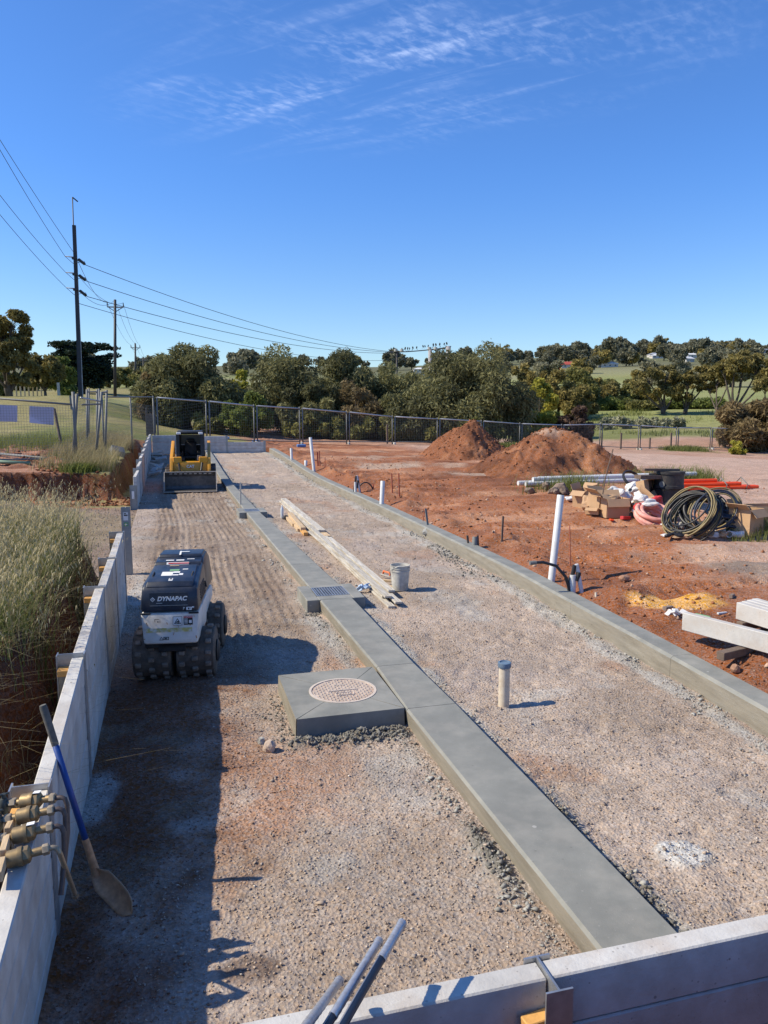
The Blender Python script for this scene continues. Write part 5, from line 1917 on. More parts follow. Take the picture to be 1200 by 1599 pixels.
# wheels / tracks
for s in (-1, 1):
    for yy_ in (-.52, .55):
        w_ = MB().lathe([(.22, -.15), (.36, -.15), (.40, -.11), (.40, .11), (.36, .15), (.22, .15)], T(s * .72, yy_, .40) @ Matrix.Rotation(math.pi / 2, 4, 'Y'), 28, False)
        w_ = w_.build('wheel', M['rubber'], ld, 35)
        for k in range(18):
            a = k * 2 * math.pi / 18
            MB().box((.05, .07, .15), T(s * .72, yy_, .40) @ Matrix.Rotation(math.pi / 2, 4, 'Y') @ Matrix.Rotation(a, 4, 'Z') @ T(.40, 0, .07 if k % 2 else -.07), .006).build('tread', M['rubber'], w_)
        MB().lathe([(.0, .05), (.20, .02), (.23, .0), (.23, -.05)], T(s * .76, yy_, .40) @ Matrix.Rotation(s * math.pi / 2, 4, 'Y'), 20, False).build('rim', M['cat_yellow'], w_, 40)
# hull
MB().prism([(-.72, .34, .50), (-.80, .55, .53), (-.76, .92, .53), (-.70, .98, .53), (.95, 1.05, .54), (1.20, .95, .52), (1.22, .42, .50)], .5, b=.02).build('hull', M['cat_yellow'], ld, 35)
MB().prism([(-.815, .56, .58), (-.835, .64, .585), (-.80, .97, .585), (-.75, 1.01, .585), (-.70, .56, .58)], .5, b=.012).build('front_apron', M['cat_yellow'], ld, 35)
for s in (-1, 1):
    MB().cbox(s * .44 - .145, s * .44 + .145, -.82, -.66, .94, 1.16, .02).build('apron_shoulder', M['cat_yellow'], ld)
MB().cbox(-.50, .50, .70, 1.24, .92, 1.28, .04).build('engine_cover', M['steel_dark'], ld)
MB().cbox(-.50, .50, -.80, -.60, .36, .56, .01).build('belly', M['steel_dark'], ld)
# cab
cab = thing('cab', None, None, (0, 0, 0))
del_ = [cab]
bpy.data.objects.remove(cab)
for s in (-1, 1):
    MB().beam((s * .42, -.62, .95), (s * .415, -.52, 1.98), .12, .12, .012, (0, 1, 0)).build('cab_post', M['steel_dark'], ld)
    MB().beam((s * .42, .62, 1.0), (s * .415, .60, 1.98), .14, .12, .012, (0, 1, 0)).build('cab_post', M['steel_dark'], ld)
    MB().cbox(s * .42 - .012, s * .42 + .012, -.55, .60, .98, 1.14).build('side_panel', M['steel_dark'], ld)
    MB().cbox(s * .425 - .004, s * .425 + .004, -.50, .58, 1.14, 1.92).build('side_window', M['glass_dark'], ld)
    MB().box((.15, .04, .08), T(s * .375, -.59, 1.975), .012).build('work_light', M['white'], ld)
    MB().cbox(s * .30 - .11, s * .30 + .11, -.66, -.50, 1.0, 1.13, .02).build('arm_rest', M['steel_dark'], ld)
    MB().tube([(s * .27, -.42, 1.1), (s * .27, -.45, 1.34)], [.018, .03], 8).build('joystick', M['rubber'], ld, 50)
MB().prism([(-.60, 1.985, .44), (-.58, 2.045, .43), (.55, 2.055, .43), (.68, 2.02, .43), (.66, 1.97, .43)], .43, b=.012).build('cab_roof', M['steel_dark'], ld, 40)
MB().cbox(-.40, .40, .60, .62, .98, 1.52).build('rear_panel', M['steel_dark'], ld)
MB().cbox(-.40, .40, .603, .609, 1.53, 1.89).build('rear_window', M['glass_thin'], ld)
for s in (-1, 1):
    MB().cbox(s * .33 - .07, s * .33 + .07, -.40, .45, .98, 1.30, .03).build('console', M['steel_dark'], ld)
MB().cbox(-.40, .40, .605, .615, 1.90, 1.98).build('rear_header', M['steel_dark'], ld)
MB().cbox(-.40, .40, -.55, .62, .94, .98).build('cab_floor', M['steel_dark'], ld)
seat = MB().prism([(-.20, 1.05, .24), (-.22, 1.15, .24), (.10, 1.17, .24), (.18, 1.62, .20), (.25, 1.66, .19), (.30, 1.60, .20), (.26, 1.05, .24)], .24, b=.03).build('seat', M['rubber'], ld, 40)
MB().cbox(-.14, .14, .17, .25, 1.64, 1.76, .03).build('headrest', M['rubber'], ld)
MB().tube([(-.19, .2, 1.35), (.0, -.05, 1.18), (.2, .1, 1.18)], .02, 6).build('seat_belt', M['black'], ld, 50)
MB().cbox(.24, .40, -.72, -.62, 1.02, 1.20, .01).build('mirror_panel', M['galv_dull'], ld)
# lift arms
for s in (-1, 1):
    arm = MB().prism([(1.05, 1.42), (1.05, 1.62), (.85, 1.66), (-.75, 1.12), (-.95, .72), (-1.02, .42), (-.88, .40), (-.80, .70), (-.62, 1.0), (.80, 1.44)], .055, m=T(s * .64, 0, 0), b=.01).build('lift_arm', M['cat_yellow'], ld, 35)
    MB().beam((s * .64, .98, .75), (s * .64, .98, 1.50), .10, .16, .01, (0, 1, 0)).build('arm_tower', M['cat_yellow'], ld)
    MB().tube([(s * .64, .85, .80), (s * .64, -.15, 1.22)], .04, 10).build('lift_ram', M['galv_dull'], ld, 40)
    MB().tube([(s * .40, -.82, .95), (s * .36, -.98, .68)], .035, 8).build('tilt_ram', M['steel_dark'], ld, 40)
MB().tube([(-.60, -.93, .55), (.60, -.93, .55)], .06, 10).build('cross_tube', M['steel_dark'], ld, 40)
MB().cbox(-.50, .50, -1.04, -.95, .20, .68, .01).build('quick_hitch', M['steel_dark'], ld)
# bucket, open towards the camera
bw = .86
bu = MB()
prof = [(-1.72, .035), (-1.25, .02), (-1.10, .06), (-1.04, .16), (-1.05, .52), (-1.16, .66)]
th_ = .022
inn = [(-1.72, .055), (-1.26, .042), (-1.125, .08), (-1.065, .17), (-1.075, .50), (-1.16, .635)]
for pr_, fl in ((prof, 0), (inn, 1)):
    for (a, b), (c_, d_) in zip(pr_, pr_[1:]):
        q = [(-bw, a, b), (bw, a, b), (bw, c_, d_), (-bw, c_, d_)]
        bu.quad(*(q if fl else q[::-1]))
bu = bu.build('bucket_shell', M['bucket_steel'], ld)
for s in (-1, 1):
    MB().prism([(-1.70, .03), (-1.66, .10), (-1.22, .66), (-1.14, .67), (-1.03, .52), (-1.02, .15), (-1.09, .04), (-1.25, .0)], .013, m=T(s * (bw + .012), 0, 0)).build('bucket_side', M['edge_steel'], bu)
MB().box((2 * bw + .06, .16, .03), T(0, -1.72, .032), .006).build('cutting_edge', M['edge_steel'], bu)
MB().box((2 * bw + .04, .05, .035), T(0, -1.17, .658), .005).build('bucket_lip', M['edge_steel'], bu)
for k in range(9):
    MB().box((.10, .03, .04), T(-.66 + .165 * k, -1.14, .60), .004).build('spill_tooth', M['edge_steel'], bu)
letters('CAT', .135, M['white'], ld, T(0, -.842, .825, math.pi / 2 - .12, 0, 0), bold=.004)
tri(.045, T(.0, -.845, .785, math.pi / 2 - .12, 0, 0)).build('emblem', M['red'], ld)


# ------------------------------------------------------------------ rubbish and materials heap on the red earth
def at(x, y, dz=0.0):
    c = GG(x, y)
    return Vector((c.x, c.y, c.z + dz))


# cardboard boxes
def carton(c, w, d, h, rz, label, tilt=(0, 0), flaps=(.6, .4, .9, -.3), group='open cardboard boxes on the heap', m='card'):
    t = thing('cardboard_box', label, 'cardboard box', c, group=group, rot=(tilt[0], tilt[1], rz))
    th = .008
    MB().cbox(-w / 2, w / 2, -d / 2, d / 2, 0, th).build('bottom', M[m], t)
    for s in (-1, 1):
        MB().cbox(s * w / 2 - th / 2, s * w / 2 + th / 2, -d / 2, d / 2, th, h).rough(.006, 2, 1, int(w * 977)).build('side', M[m], t)
        MB().cbox(-w / 2 + th, w / 2 - th, s * d / 2 - th / 2, s * d / 2 + th / 2, th, h).rough(.006, 2, 1, int(h * 977)).build('side', M[m], t)
    for k, (s, ax_) in enumerate(((-1, 'y'), (1, 'y'), (-1, 'x'), (1, 'x'))):
        a = flaps[k]
        L_ = d * .42 if ax_ == 'y' else w * .42
        if ax_ == 'y':
            MB().cbox(-w / 2 + .01, w / 2 - .01, 0, L_, -th / 2, th / 2).build('flap', M[m], t).matrix_local = T(0, s * d / 2, h + .002) @ Matrix.Rotation(0 if s > 0 else math.pi, 4, 'Z') @ Matrix.Rotation(a, 4, 'X')
        else:
            MB().cbox(-d / 2 + .01, d / 2 - .01, 0, L_, -th / 2, th / 2).build('flap', M[m], t).matrix_local = T(s * w / 2, 0, h + .002) @ Matrix.Rotation(-math.pi / 2 * s, 4, 'Z') @ Matrix.Rotation(a, 4, 'X')
    return t


carton(at(912, 792), .46, .40, .46, .5, 'leftmost open cardboard box on the rubbish heap', flaps=(.9, 1.2, -.6, .7), tilt=(0, -.08))
carton(at(937, 802), .50, .42, .48, .2, 'second open cardboard box from the left on the heap', flaps=(-.7, .9, .5, -.8), tilt=(.05, .1))
carton(at(958, 808), .56, .45, .44, -.1, 'pale torn cardboard box at the front of the heap', flaps=(-1.2, 1.0, .3, -1.1))
carton(at(927, 803), .34, .3, .16, .8, 'flattened brown cardboard box at the front left of the heap', flaps=(-.5, .2, -.4, .1))
carton(at(1003, 788, .42), .48, .40, .42, .25, 'cardboard box on its side with dark opening, high on the heap', tilt=(1.35, 0), flaps=(.1, .3, .2, .1))
carton(at(1164, 834), .50, .45, .52, .35, 'tall open cardboard box standing alone at the right', flaps=(-.9, 1.1, .6, -.9))
carton(at(1106, 836, .02), .42, .36, .10, .7, 'collapsed cardboard box right of the hose coil', flaps=(.3, .9, -.5, .6))
carton(at(1192, 826), .75, .5, .50, -.1, 'large cardboard box cut off by the right edge', flaps=(-1.3, -1.2, .1, .1), m='card')
# curled brown cardboard sheet
c = at(1018, 797, .25)
mb = MB()
rows = []
for i in range(14):
    a = -1.4 + i * 2.3 / 13
    rows.append([mb.bm.verts.new((.42 * math.sin(a), y, .42 - .42 * math.cos(a))) for y in (-.28, .28)])
for a, b in zip(rows, rows[1:]):
    mb.bm.faces.new((a[0], a[1], b[1], b[0]))
o = mb.build('cardboard_sheet', M['card'])
o.modifiers.new('thickness', 'SOLIDIFY').thickness = .01
o.location, o.rotation_euler = c, (.55, 0, .3)
tag(o, 'curled brown cardboard sheet in the middle of the heap', 'cardboard')
# crumpled white bags
def bag(c, s, seed, label, m='bag'):
    mb = MB()
    bmesh.ops.create_icosphere(mb.bm, subdivisions=3, radius=1)
    rg = random.Random(seed)
    ph = [Vector((rg.uniform(-1, 1), rg.uniform(-1, 1), rg.uniform(-1, 1))) * 6 for _ in range(5)]
    for v in mb.bm.verts:
        k = 1 + sum(math.sin(v.co.dot(p_)) for p_ in ph) * .075 + rg.uniform(-.05, .05)
        v.co = Vector((v.co.x * s[0], v.co.y * s[1], v.co.z * s[2])) * k
    o = mb.build('plastic_bag', M[m])
    o.location = c + Vector((0, 0, s[2] * .7))
    return tag(o, label, 'bag')


bag(at(976, 796, .2), (.2, .18, .15), 1, 'crumpled white plastic bag left of the high cardboard box')
bag(at(988, 782, .22), (.24, .2, .17), 2, 'largest crumpled white plastic bag at the back of the heap')
bag(at(966, 797, .32), (.20, .2, .14), 3, 'white plastic bag on top of the pale torn box')
bag(at(1008, 806, .08), (.24, .2, .1), 4, 'flat white plastic bag in front of the curled cardboard')
bag(at(1091, 838), (.09, .1, .1), 5, 'small white bag at the foot of the hose coil')
bag(at(1124, 832), (.16, .08, .05), 6, 'thin white plastic strip of bag right of the collapsed box')
bag(at(1140, 812), (.55, .25, .16), 7, 'long white sheet behind the navy coil')
bag(at(893, 782), (.18, .14, .07), 8, 'small white scrap left of the leftmost cardboard box')
bag(at(921, 798, .05), (.22, .18, .2), 9, 'brown paper sack among the left cardboard boxes', 'card')
bag(at(950, 796, .2), (.14, .1, .2), 10, 'grey crumpled sack between cardboard boxes', 'conc_offcut')
bag(at(1040, 838), (.10, .08, .03), 11, 'small white scrap on the earth below the pink coil')
bag(at(1062, 826), (.09, .09, .08), 12, 'small grey lump at the lower left of the hose coil', 'conc_offcut')
rgx = random.Random(45)
for k in range(26):
    x, y = rgx.uniform(950, 1030), rgx.uniform(782, 808)
    bag(at(x, y + 6, .12 + .25 * rgx.random()), (.10 + .12 * rgx.random(), .08 + .08 * rgx.random(), .05 + .09 * rgx.random()), 60 + k, 'crumpled piece of packaging in the middle of the rubbish heap', rgx.choice(['bag', 'conc_offcut', 'card', 'card', 'bag', 'black_pipe', 'timber_dark', 'red']))['group'] = 'packaging scraps on the heap'
for k in range(18):
    x, y = rgx.uniform(1020, 1150), rgx.uniform(820, 842)
    bag(at(x, y), (.06 + .10 * rgx.random(), .05 + .06 * rgx.random(), .02 + .05 * rgx.random()), 120 + k, 'small scrap of rubbish on the earth round the coil bases', rgx.choice(['bag', 'conc_offcut', 'card', 'card', 'black_pipe', 'rubble']))['group'] = 'scraps round the coils'
# pvc fittings scattered on the heap
fit = [((975, 806, .16), 0.3, .055, 'white pipe fitting lying open end left at the heap front'), ((990, 808, .12), 1.2, .05, 'white pipe elbow right of the open fitting'), ((986, 788, .32), .8, .05, 'white pipe offcut propped under the high cardboard box'), ((1000, 810, .05), 2.0, .045, 'white pipe offcut at the very front of the heap'), ((1121, 838, .02), .2, .05, 'grey pipe offcut below the standing cardboard box'), ((1150, 842, .02), .1, .06, 'short grey pipe lying at the foot of the tall box')]
for (x, y, dz), a, r, lb_ in fit:
    o = MB().tube([(-.14, 0, 0), (.02, 0, 0), (.10, .05, .02), (.14, .13, .03)], [r * 1.2, r, r, r * 1.15], 12, False).build('pipe_fitting', M['pvc'], None, 40)
    o.modifiers.new('thickness', 'SOLIDIFY').thickness = .008
    o.location = at(x, y, dz + r)
    o.rotation_euler = (0, .1, a + 2.4)
    tag(o, lb_, 'pipe fitting')
for i, (x, y, dz, m_, s) in enumerate(((1000, 800, .15, 'red', (.28, .2, .12)), (977, 812, .0, 'red', (.3, .1, .08)), (1008, 812, .02, 'card', (.34, .2, .16)), (955, 813, .0, 'orange', (.2, .08, .04)), (1063, 808, .25, 'orange', (.24, .06, .06)))):
    mb = MB().box(s, None, .01)
    o = mb.build('small_carton', M[m_])
    o.location = at(x, y, dz + s[2] / 2)
    o.rotation_euler = (.1 * i - .2, .1, .4 * i)
    tag(o, ['red carton in the middle of the heap', 'red carton at the front left of the heap', 'small printed carton beside the pink coil', 'orange scrap below the pale torn box', 'orange plastic end right of the pink coil'][i], 'carton')
# black plastic drum and pit riser
c = at(1043, 792)
dr_ = thing('black_drum', 'wide black plastic ring drum on top of a black crate behind the coils', 'drum', c + Vector((0, 0, .50)), -.3)
MB().lathe([(.50, .0), (.52, .02), (.52, .10), (.50, .12), (.50, .46), (.53, .48), (.53, .56), (.49, .56), (.46, .50), (.46, .02)], None, 32, False).build('ring', M['rubber'], dr_, 35)
MB().lathe([(.0, .0), (.10, .0), (.10, .02), (.0, .02)], T(-.36, -.375, .16, math.pi / 2, 0, -.76), 16, False).build('pale_plug', M['galv_dull'], dr_)
dr_.scale = (.74, .74, .80)
cr = thing('black_crate', 'black plastic crate under the wide ring drum', 'crate', c)
cr.scale = (.74, .74, .80)
for s in (-1, 1):
    MB().cbox(s * .48 - .02, s * .48 + .02, -.40, .40, 0, .60, .005).build('crate_side', M['rubber'], cr)
    MB().cbox(-.458, .458, s * .40 - .02, s * .40 + .02, 0, .60, .005).build('crate_side', M['rubber'], cr)
MB().cbox(-.45, .45, -.37, .37, .0, .03).build('crate_floor', M['rubber'], cr)
MB().cbox(-.52, .52, -.44, .44, .602, .617, .003).build('crate_lid', M['rubber'], cr)
for i, (x, y, s, a, z, m_) in enumerate(((1018, 780, (1.0, .25, .10), .1, .82, 'timber_dark'), (1030, 778, (1.1, .12, .06), .05, .98, 'timber_dark'))):
    o = MB().box(s, None, .005).build('timber_plank', M[m_])
    o.location = at(x, y + 14, z)
    o.rotation_euler = (0, .03, a)
    tag(o, ['dark plank across the back of the heap left of the ring drum', 'upper dark plank across the back of the heap'][i], 'plank')
# a post carrying the planks
o = MB().cbox(-.06, .06, -.06, .06, 0, .78, .004).build('timber_post', M['timber_dark'])
o.location = at(1012, 790)
tag(o, 'dark timber post holding the planks at the back of the heap', 'post')
# lean stick
o = MB().tube([(0, 0, 0), (.16, .05, .9), (.36, .1, 1.55)], .014, 6).build('stick', M['timber_dark'])
o.location = at(936, 806)
tag(o, 'thin crooked stick rising out of the left cardboard boxes', 'stick')


# coils
def coil(name, c, R, r, n, label, m, rot, spread=.08, seed=0, squash=1.0, m2=None, nr=64):
    rg = random.Random(seed)
    t = thing(name, label, 'coil', c, rot=rot)
    for k in range(n):
        RR = R * (1 - rg.uniform(0, .34))
        ph = rg.uniform(0, 6.28)
        zz_ = rg.uniform(-spread, spread)
        tl = rg.uniform(-.2, .2)
        ox, oy = rg.uniform(-.05, .05) * R, rg.uniform(-.05, .05) * R
        pts = [(RR * math.cos(a) + ox, RR * squash * math.sin(a) + oy, zz_ + tl * math.sin(a + ph) * R * .8) for a in np.linspace(0, 2 * math.pi, nr, endpoint=False)]
        MB().tube(pts, r, 8, False, True).build('hose_loop', M[m2] if m2 and k % 2 else M[m], t, True)
    return t


coil('pink_coil', at(1020, 817, .20), .40, .052, 7, 'coil of faded pink conduit at the front of the heap', 'pink', (.42, .0, .1), .13, 1)
def facing(major, normal):     # ring axes given as (right, up, away) seen from where the photo was taken
    R_, U_, A_ = Vector((ct, -st, 0)), Vector((0, 0, 1)), Vector((st, ct, 0))
    mj = (R_ * major[0] + U_ * major[1] + A_ * major[2]).normalized()
    nm_ = R_ * normal[0] + U_ * normal[1] + A_ * normal[2]
    nm_ = (nm_ - mj * nm_.dot(mj)).normalized()
    return Matrix((mj, nm_.cross(mj), nm_)).transposed().to_euler()


coil('hose_coil', at(1078, 834, .40), .62, .016, 24, 'tall leaning coil of thin black and yellow striped pipe', 'black_pipe', facing((.66, .75, .1), (.76, -.6, .42)), .15, 2, 1.0, 'gold_pipe')
coil('poly_coil', at(1096, 828, .36), .46, .036, 12, 'black pipe coil standing inside the striped coil', 'black_pipe', facing((.8, .6, .1), (.5, -.4, .6)), .14, 3)
coil('cable_coil', at(1116, 834, .46), .56, .016, 6, 'loose upright loops of navy pipe right of the striped coil', 'navy_pipe', facing((.75, .66, .0), (.2, -.3, .8)), .2, 5, .8, 'gold_pipe')
coil('navy_coil', at(1138, 826, .2), .46, .03, 14, 'flat coil of navy black pipe left of the tall box', 'navy_pipe', (.06, .05, 0), .20, 4)
o = MB().tube([(-.6, -.1, .03), (-.2, .1, .05), (.2, -.1, .04), (.5, .1, .12), (.9, .0, .3)], .035, 8).build('black_hose', M['black_pipe'], None, True)
o.location = at(1076, 836)
tag(o, 'black hose end trailing on the earth under the striped coil', 'hose')
# orange conduits
c0 = at(1060, 768)
dirc = (at(1175, 763) - c0)
dirc.z = 0
dl = dirc.length
dirc.normalize()
sdc = Vector((-dirc.y, dirc.x, 0))
rows = [(0, 0, 0, .2), (.13, 0, .1, .1), (.26, 0, 0, .0), (.39, 0, -.1, -.2), (.065, .11, -.1, -.3), (.195, .11, .2, -.6), (.325, .11, 0, -.9), (.2, .22, .1, -1.3)]
for i, (s, z, a, b) in enumerate(rows):
    p = c0 + sdc * s + dirc * a + Vector((0, 0, z + .09))
    Lc = dl + b
    o = MB().tube([(0, 0, 0), dirc * Lc, dirc * Lc, dirc * (Lc - .1)], [.062, .062, .05, .05], 12).build('orange_conduit', M['orange'], None, 40)
    o.location = p
    tag(o, ['bottom front orange conduit of the stack right of the black ring drum', 'bottom second orange conduit of the stack right of the drum', 'bottom third orange conduit of the stack right of the drum', 'bottom back orange conduit of the stack right of the drum', 'upper front orange conduit in the second row of the stack', 'upper middle orange conduit in the second row of the stack', 'upper back orange conduit in the second row of the stack', 'single top orange conduit lying over the whole stack'][i], 'pipe', 'stacked orange conduit pipes')
for i, u_ in enumerate((.62, .9)):
    o = MB().tube([(.0, -.06, -.06), (0, -.1, .1), (0, .22, .30), (0, .5, .05)], .018, 6).build('strap', M['galv_dull'], None, True)
    o.location = c0 + dirc * dl * u_ + Vector((0, 0, .1))
    tag(o, ['grey strap round the middle of the orange pipe stack', 'grey strap near the right end of the orange pipe stack'][i], 'strap')
# white pipes lying behind
c0 = at(821, 760)
c1 = at(1062, 757)
dv = (c1 - c0)
dv.z = 0
for i, (s, z, a, b) in enumerate(((0, .10, 0, 0), (.16, .10, .2, -.3), (.08, .23, .3, .2), (.32, .10, -.1, .3), (.24, .23, .6, -.5))):
    v = dv.normalized()
    sd = Vector((-v.y, v.x, 0))
    p = c0 + v * a + sd * s + Vector((0, 0, z - .02))
    o = MB().tube([(0, 0, 0), v * (dv.length * (.92 + .03 * i))], .078, 12).build('white_pipe', M['pvc'], None, 40)
    o.location = p
    tag(o, ['front bottom long white pipe lying before the nearer mound', 'second bottom white pipe lying before the nearer mound', 'upper front white pipe of the low stack before the nearer mound', 'back bottom white pipe of the low stack before the nearer mound', 'upper back white pipe of the low stack before the nearer mound'][i], 'pipe', 'white pipes lying in front of the mound')
# rocks by the pipe ends
rg = random.Random(5)
rx_ = sorted(rg.uniform(826, 884) for _ in range(9))
for i in range(9):
    mb = MB()
    bmesh.ops.create_icosphere(mb.bm, subdivisions=2, radius=.5)
    s = rg.uniform(.2, .42)
    for v in mb.bm.verts:
        v.co *= s * rg.uniform(.8, 1.15)
    o = mb.build('rock', M['rubble'])
    x, y = rx_[i], rg.uniform(764, 773)
    o.location = at(x, y, s * .25)
    o.rotation_euler = (rg.random(), rg.random(), rg.random() * 3)
    o.scale = (1.25, .9, .7)
    tag(o, ORD[i] + ' of the dark brown rocks below the white pipe ends', 'rock', 'rocks below the white pipes')
o = MB().lathe([(.3, .0), (.34, .03), (.34, .07), (.3, .1), (.27, .05), (.3, .0)], None, 24, False).build('pipe_ring', M['black_pipe'], None, 40)
o.location, o.rotation_euler = at(986, 772, .4), (.8, 0, .2)
tag(o, 'dark ring leaning behind the largest white bag', 'ring')

# ------------------------------------------------------------------ fences
def mesh_panel(mb, a, b, z0a, z0b, h, nx, nz, r=.004):
    a, b = Vector(a), Vector(b)
    for k in range(nx + 1):
        t = k / nx
        p = a.lerp(b, t)
        z0 = z0a + (z0b - z0a) * t
        mb.beam((p.x, p.y, z0), (p.x, p.y, z0 + h), r, r, 0, (0, 1, 0))
    for k in range(nz + 1):
        f = k / nz
        mb.beam((a.x, a.y, z0a + h * f), (b.x, b.y, z0b + h * f), r, r)
    return mb


def foot_block(c, rz, label_group):
    pass


back = thing('temporary_fence', 'long wire mesh fence along the back of the site from end wall to right edge', 'fence')
fp = [(245, 620, 690, 43.0), (326, 626, 683, 44.1), (400, 633, 684, 45.4), (471, 637, 694, 46.8), (544, 643, 693, 47.8), (615, 650, 696, 48.7), (685, 655, 693, 49.3), (753, 659, 698, 50.0), (813, 662, 700, 50.6), (878, 664, 701, 51.2), (938, 662, 702, 51.7), (998, 664, 703, 52.3), (1057, 668, 704, 52.8), (1110, 668, 704, 53.4), (1163, 670, 704, 53.9), (1216, 671, 705, 54.4)]
FP = []
for x, yt, yb, Y in fp:
    b = D(x, yb, Y)
    tpp = D(x, yt, Y)
    b.z = gz(b.x, b.y)
    FP.append((b, max(tpp.z, b.z + 1.75)))
for i, (b, zt_) in enumerate(FP):
    for s in (-.09, .09):
        MB().tube([(b.x + s, b.y, b.z - .03), (b.x + s, b.y, zt_ + (.06 if s < 0 else 0))], .042, 8).build('post', M['galv_dull'], back, True)
    MB().box((.12, .62, .16), T(b.x, b.y - .05, b.z + .05), .02).build('foot_block', M['conc_offcut'], back)
for (b0, z0), (b1, z1) in zip(FP, FP[1:]):
    a, b = b0 + Vector((.12, 0, 0)), b1 - Vector((.12, 0, 0))
    MB().tube([(a.x, a.y, z0 - .03), (b.x, b.y, z1 - .03)], .042, 8).build('top_rail', M['galv'], back, True)
    MB().tube([(a.x, a.y, b0.z + .16), (b.x, b.y, b1.z + .16)], .03, 8).build('bottom_rail', M['galv_dull'], back, True)
    L_ = (b - a).length
    mb = mesh_panel(MB(), a, b, b0.z + .16, b1.z + .16, ((z0 - b0.z) + (z1 - b1.z)) / 2 - .2, int(L_ / .13), 14, .0048)
    o = mb.build('wire_mesh', M['wire'], back)
    o['kind'] = 'stuff'
for i, (x, y) in enumerate(((352, 686), (470, 698), (400, 691))):
    o = MB().box((.5, .3, .16), None, .03).build('blue_block', M.setdefault('blue_foot', mat('blue_plastic_foot', (.10, .20, .42), .6)))
    c = GG(x, y)
    o.location = c + Vector((0, -.2, .08))
    tag(o, ['blue plastic fence foot behind the end wall', 'blue topped fence foot on red earth right of the end wall', 'blue plastic fence foot at the right end of the end wall'][i], 'foot block')

# left run with the gate panels folded beside it
lf = thing('temporary_fence', 'wire mesh fence at the left edge carrying two pale sign boards', 'fence')
pA, pB, pC = P(120, 718, 27.5), P(-12, 712, 27.0), P(-160, 705, 26.5)
pts_ = []
for q, yt in ((pA, (120, 632, 27.5)), (pB, (-12, 621, 27.0)), (pC, (-160, 610, 26.5))):
    q.z = gz(q.x, q.y)
    pts_.append((q, P(*yt).z))
MB().tube([pts_[0][0] + Vector((0, 0, -.03)), Vector((*pts_[0][0].xy, P(120, 612, 27.5).z))], .055, 8).build('post', M['galv_dull'], lf, True)
MB().tube([pts_[0][0] + Vector((-.14, .1, -.03)), Vector((*(pts_[0][0].xy + Vector((.12, .1))), P(128, 615, 27.5).z))], .05, 8).build('post', M['galv_dull'], lf, True)
for (a, za), (b, zb_) in zip(pts_, pts_[1:]):
    MB().tube([(a.x, a.y, za), (b.x, b.y, zb_)], .035, 8).build('top_rail', M['galv_dull'], lf, True)
    MB().tube([(a.x, a.y, a.z + .12), (b.x, b.y, b.z + .12)], .03, 8).build('bottom_rail', M['galv_dull'], lf, True)
    MB().tube([(b.x, b.y, b.z), (b.x, b.y, zb_)], .04, 8).build('post', M['galv_dull'], lf, True)
    mesh_panel(MB(), a, b, a.z + .14, b.z + .14, za - a.z - .16, 30, 20, .0065).build('wire_mesh', M['wire'], lf)['kind'] = 'stuff'
for i, (xa, xb, ya, yb, yc) in enumerate(((-24, 27, 631, 659, 657), (46, 84, 634, 664, 660))):
    p0, p1 = P(xa, ya, 27.0), P(xb, ya + 2, 27.2)
    p2, p3 = P(xb, yb, 27.2), P(xa, yc, 27.0)
    of = Vector((0, .035, 0))
    o = MB().hexa([p3 + of, p2 + of, p2 + of * 1.3, p3 + of * 1.3], [p0 + of, p1 + of, p1 + of * 1.3, p0 + of * 1.3]).build('sign_board', M['sign'])
    tag(o, ['pale sign board hung behind the mesh fence, cut off by the left edge', 'pale sign board hung behind the mesh fence, nearer the gate posts'][i], 'sign')
rod(97, 699, 85, 638, .05, 'dark strut leaning against the left fence beside the sign', 'timber_dark', 'strut', None, 'fence_strut')
rod(112, 640, 110, 640 - 22, .06, 'short pale post behind the left fence', 'galv_dull', 'post', None, 'short_post')

gate = thing('gate_panels', 'bunch of open mesh gate panels on grey posts standing on the bank', 'gate')


def gpost(x0, y0, x1, y1, d, r):
    p, q = P(x0, y0, d), P(x1, y1, d)
    p.z = min(p.z, gz(p.x, p.y) - .02)
    MB().tube([p, q], r, 8).build('gate_post', M['galv_dull'], gate, True)
    return p, q


a = gpost(149, 708, 159, 612, 28.5, .05)
b = gpost(164, 700, 167, 609, 30.5, .045)
c_ = gpost(136, 690, 136, 608, 34, .045)
d_ = gpost(151, 690, 152, 608, 34.5, .045)
e_ = gpost(139, 690, 139, 606, 37, .04)
g_ = gpost(154, 690, 155, 607, 38, .04)
for (u, v) in (((126, 621, 27.5), (158, 627, 28.5)), ((128, 632, 27.5), (158, 631, 28.5)), ((159, 613, 28.5), (167, 612, 30.5)), ((136, 612, 34), (152, 612, 34.5))):
    MB().tube([P(*u), P(*v)], .032, 8).build('gate_rail', M['galv'] if u[1] == 621 else M['galv_dull'], gate, True)
p, q = P(126, 716, 27.5), P(149, 708, 28.5)
mesh_panel(MB(), p, q, p.z + .1, q.z + .1, 2.0, 10, 20, .006).build('wire_mesh', M['wire'], gate)['kind'] = 'stuff'
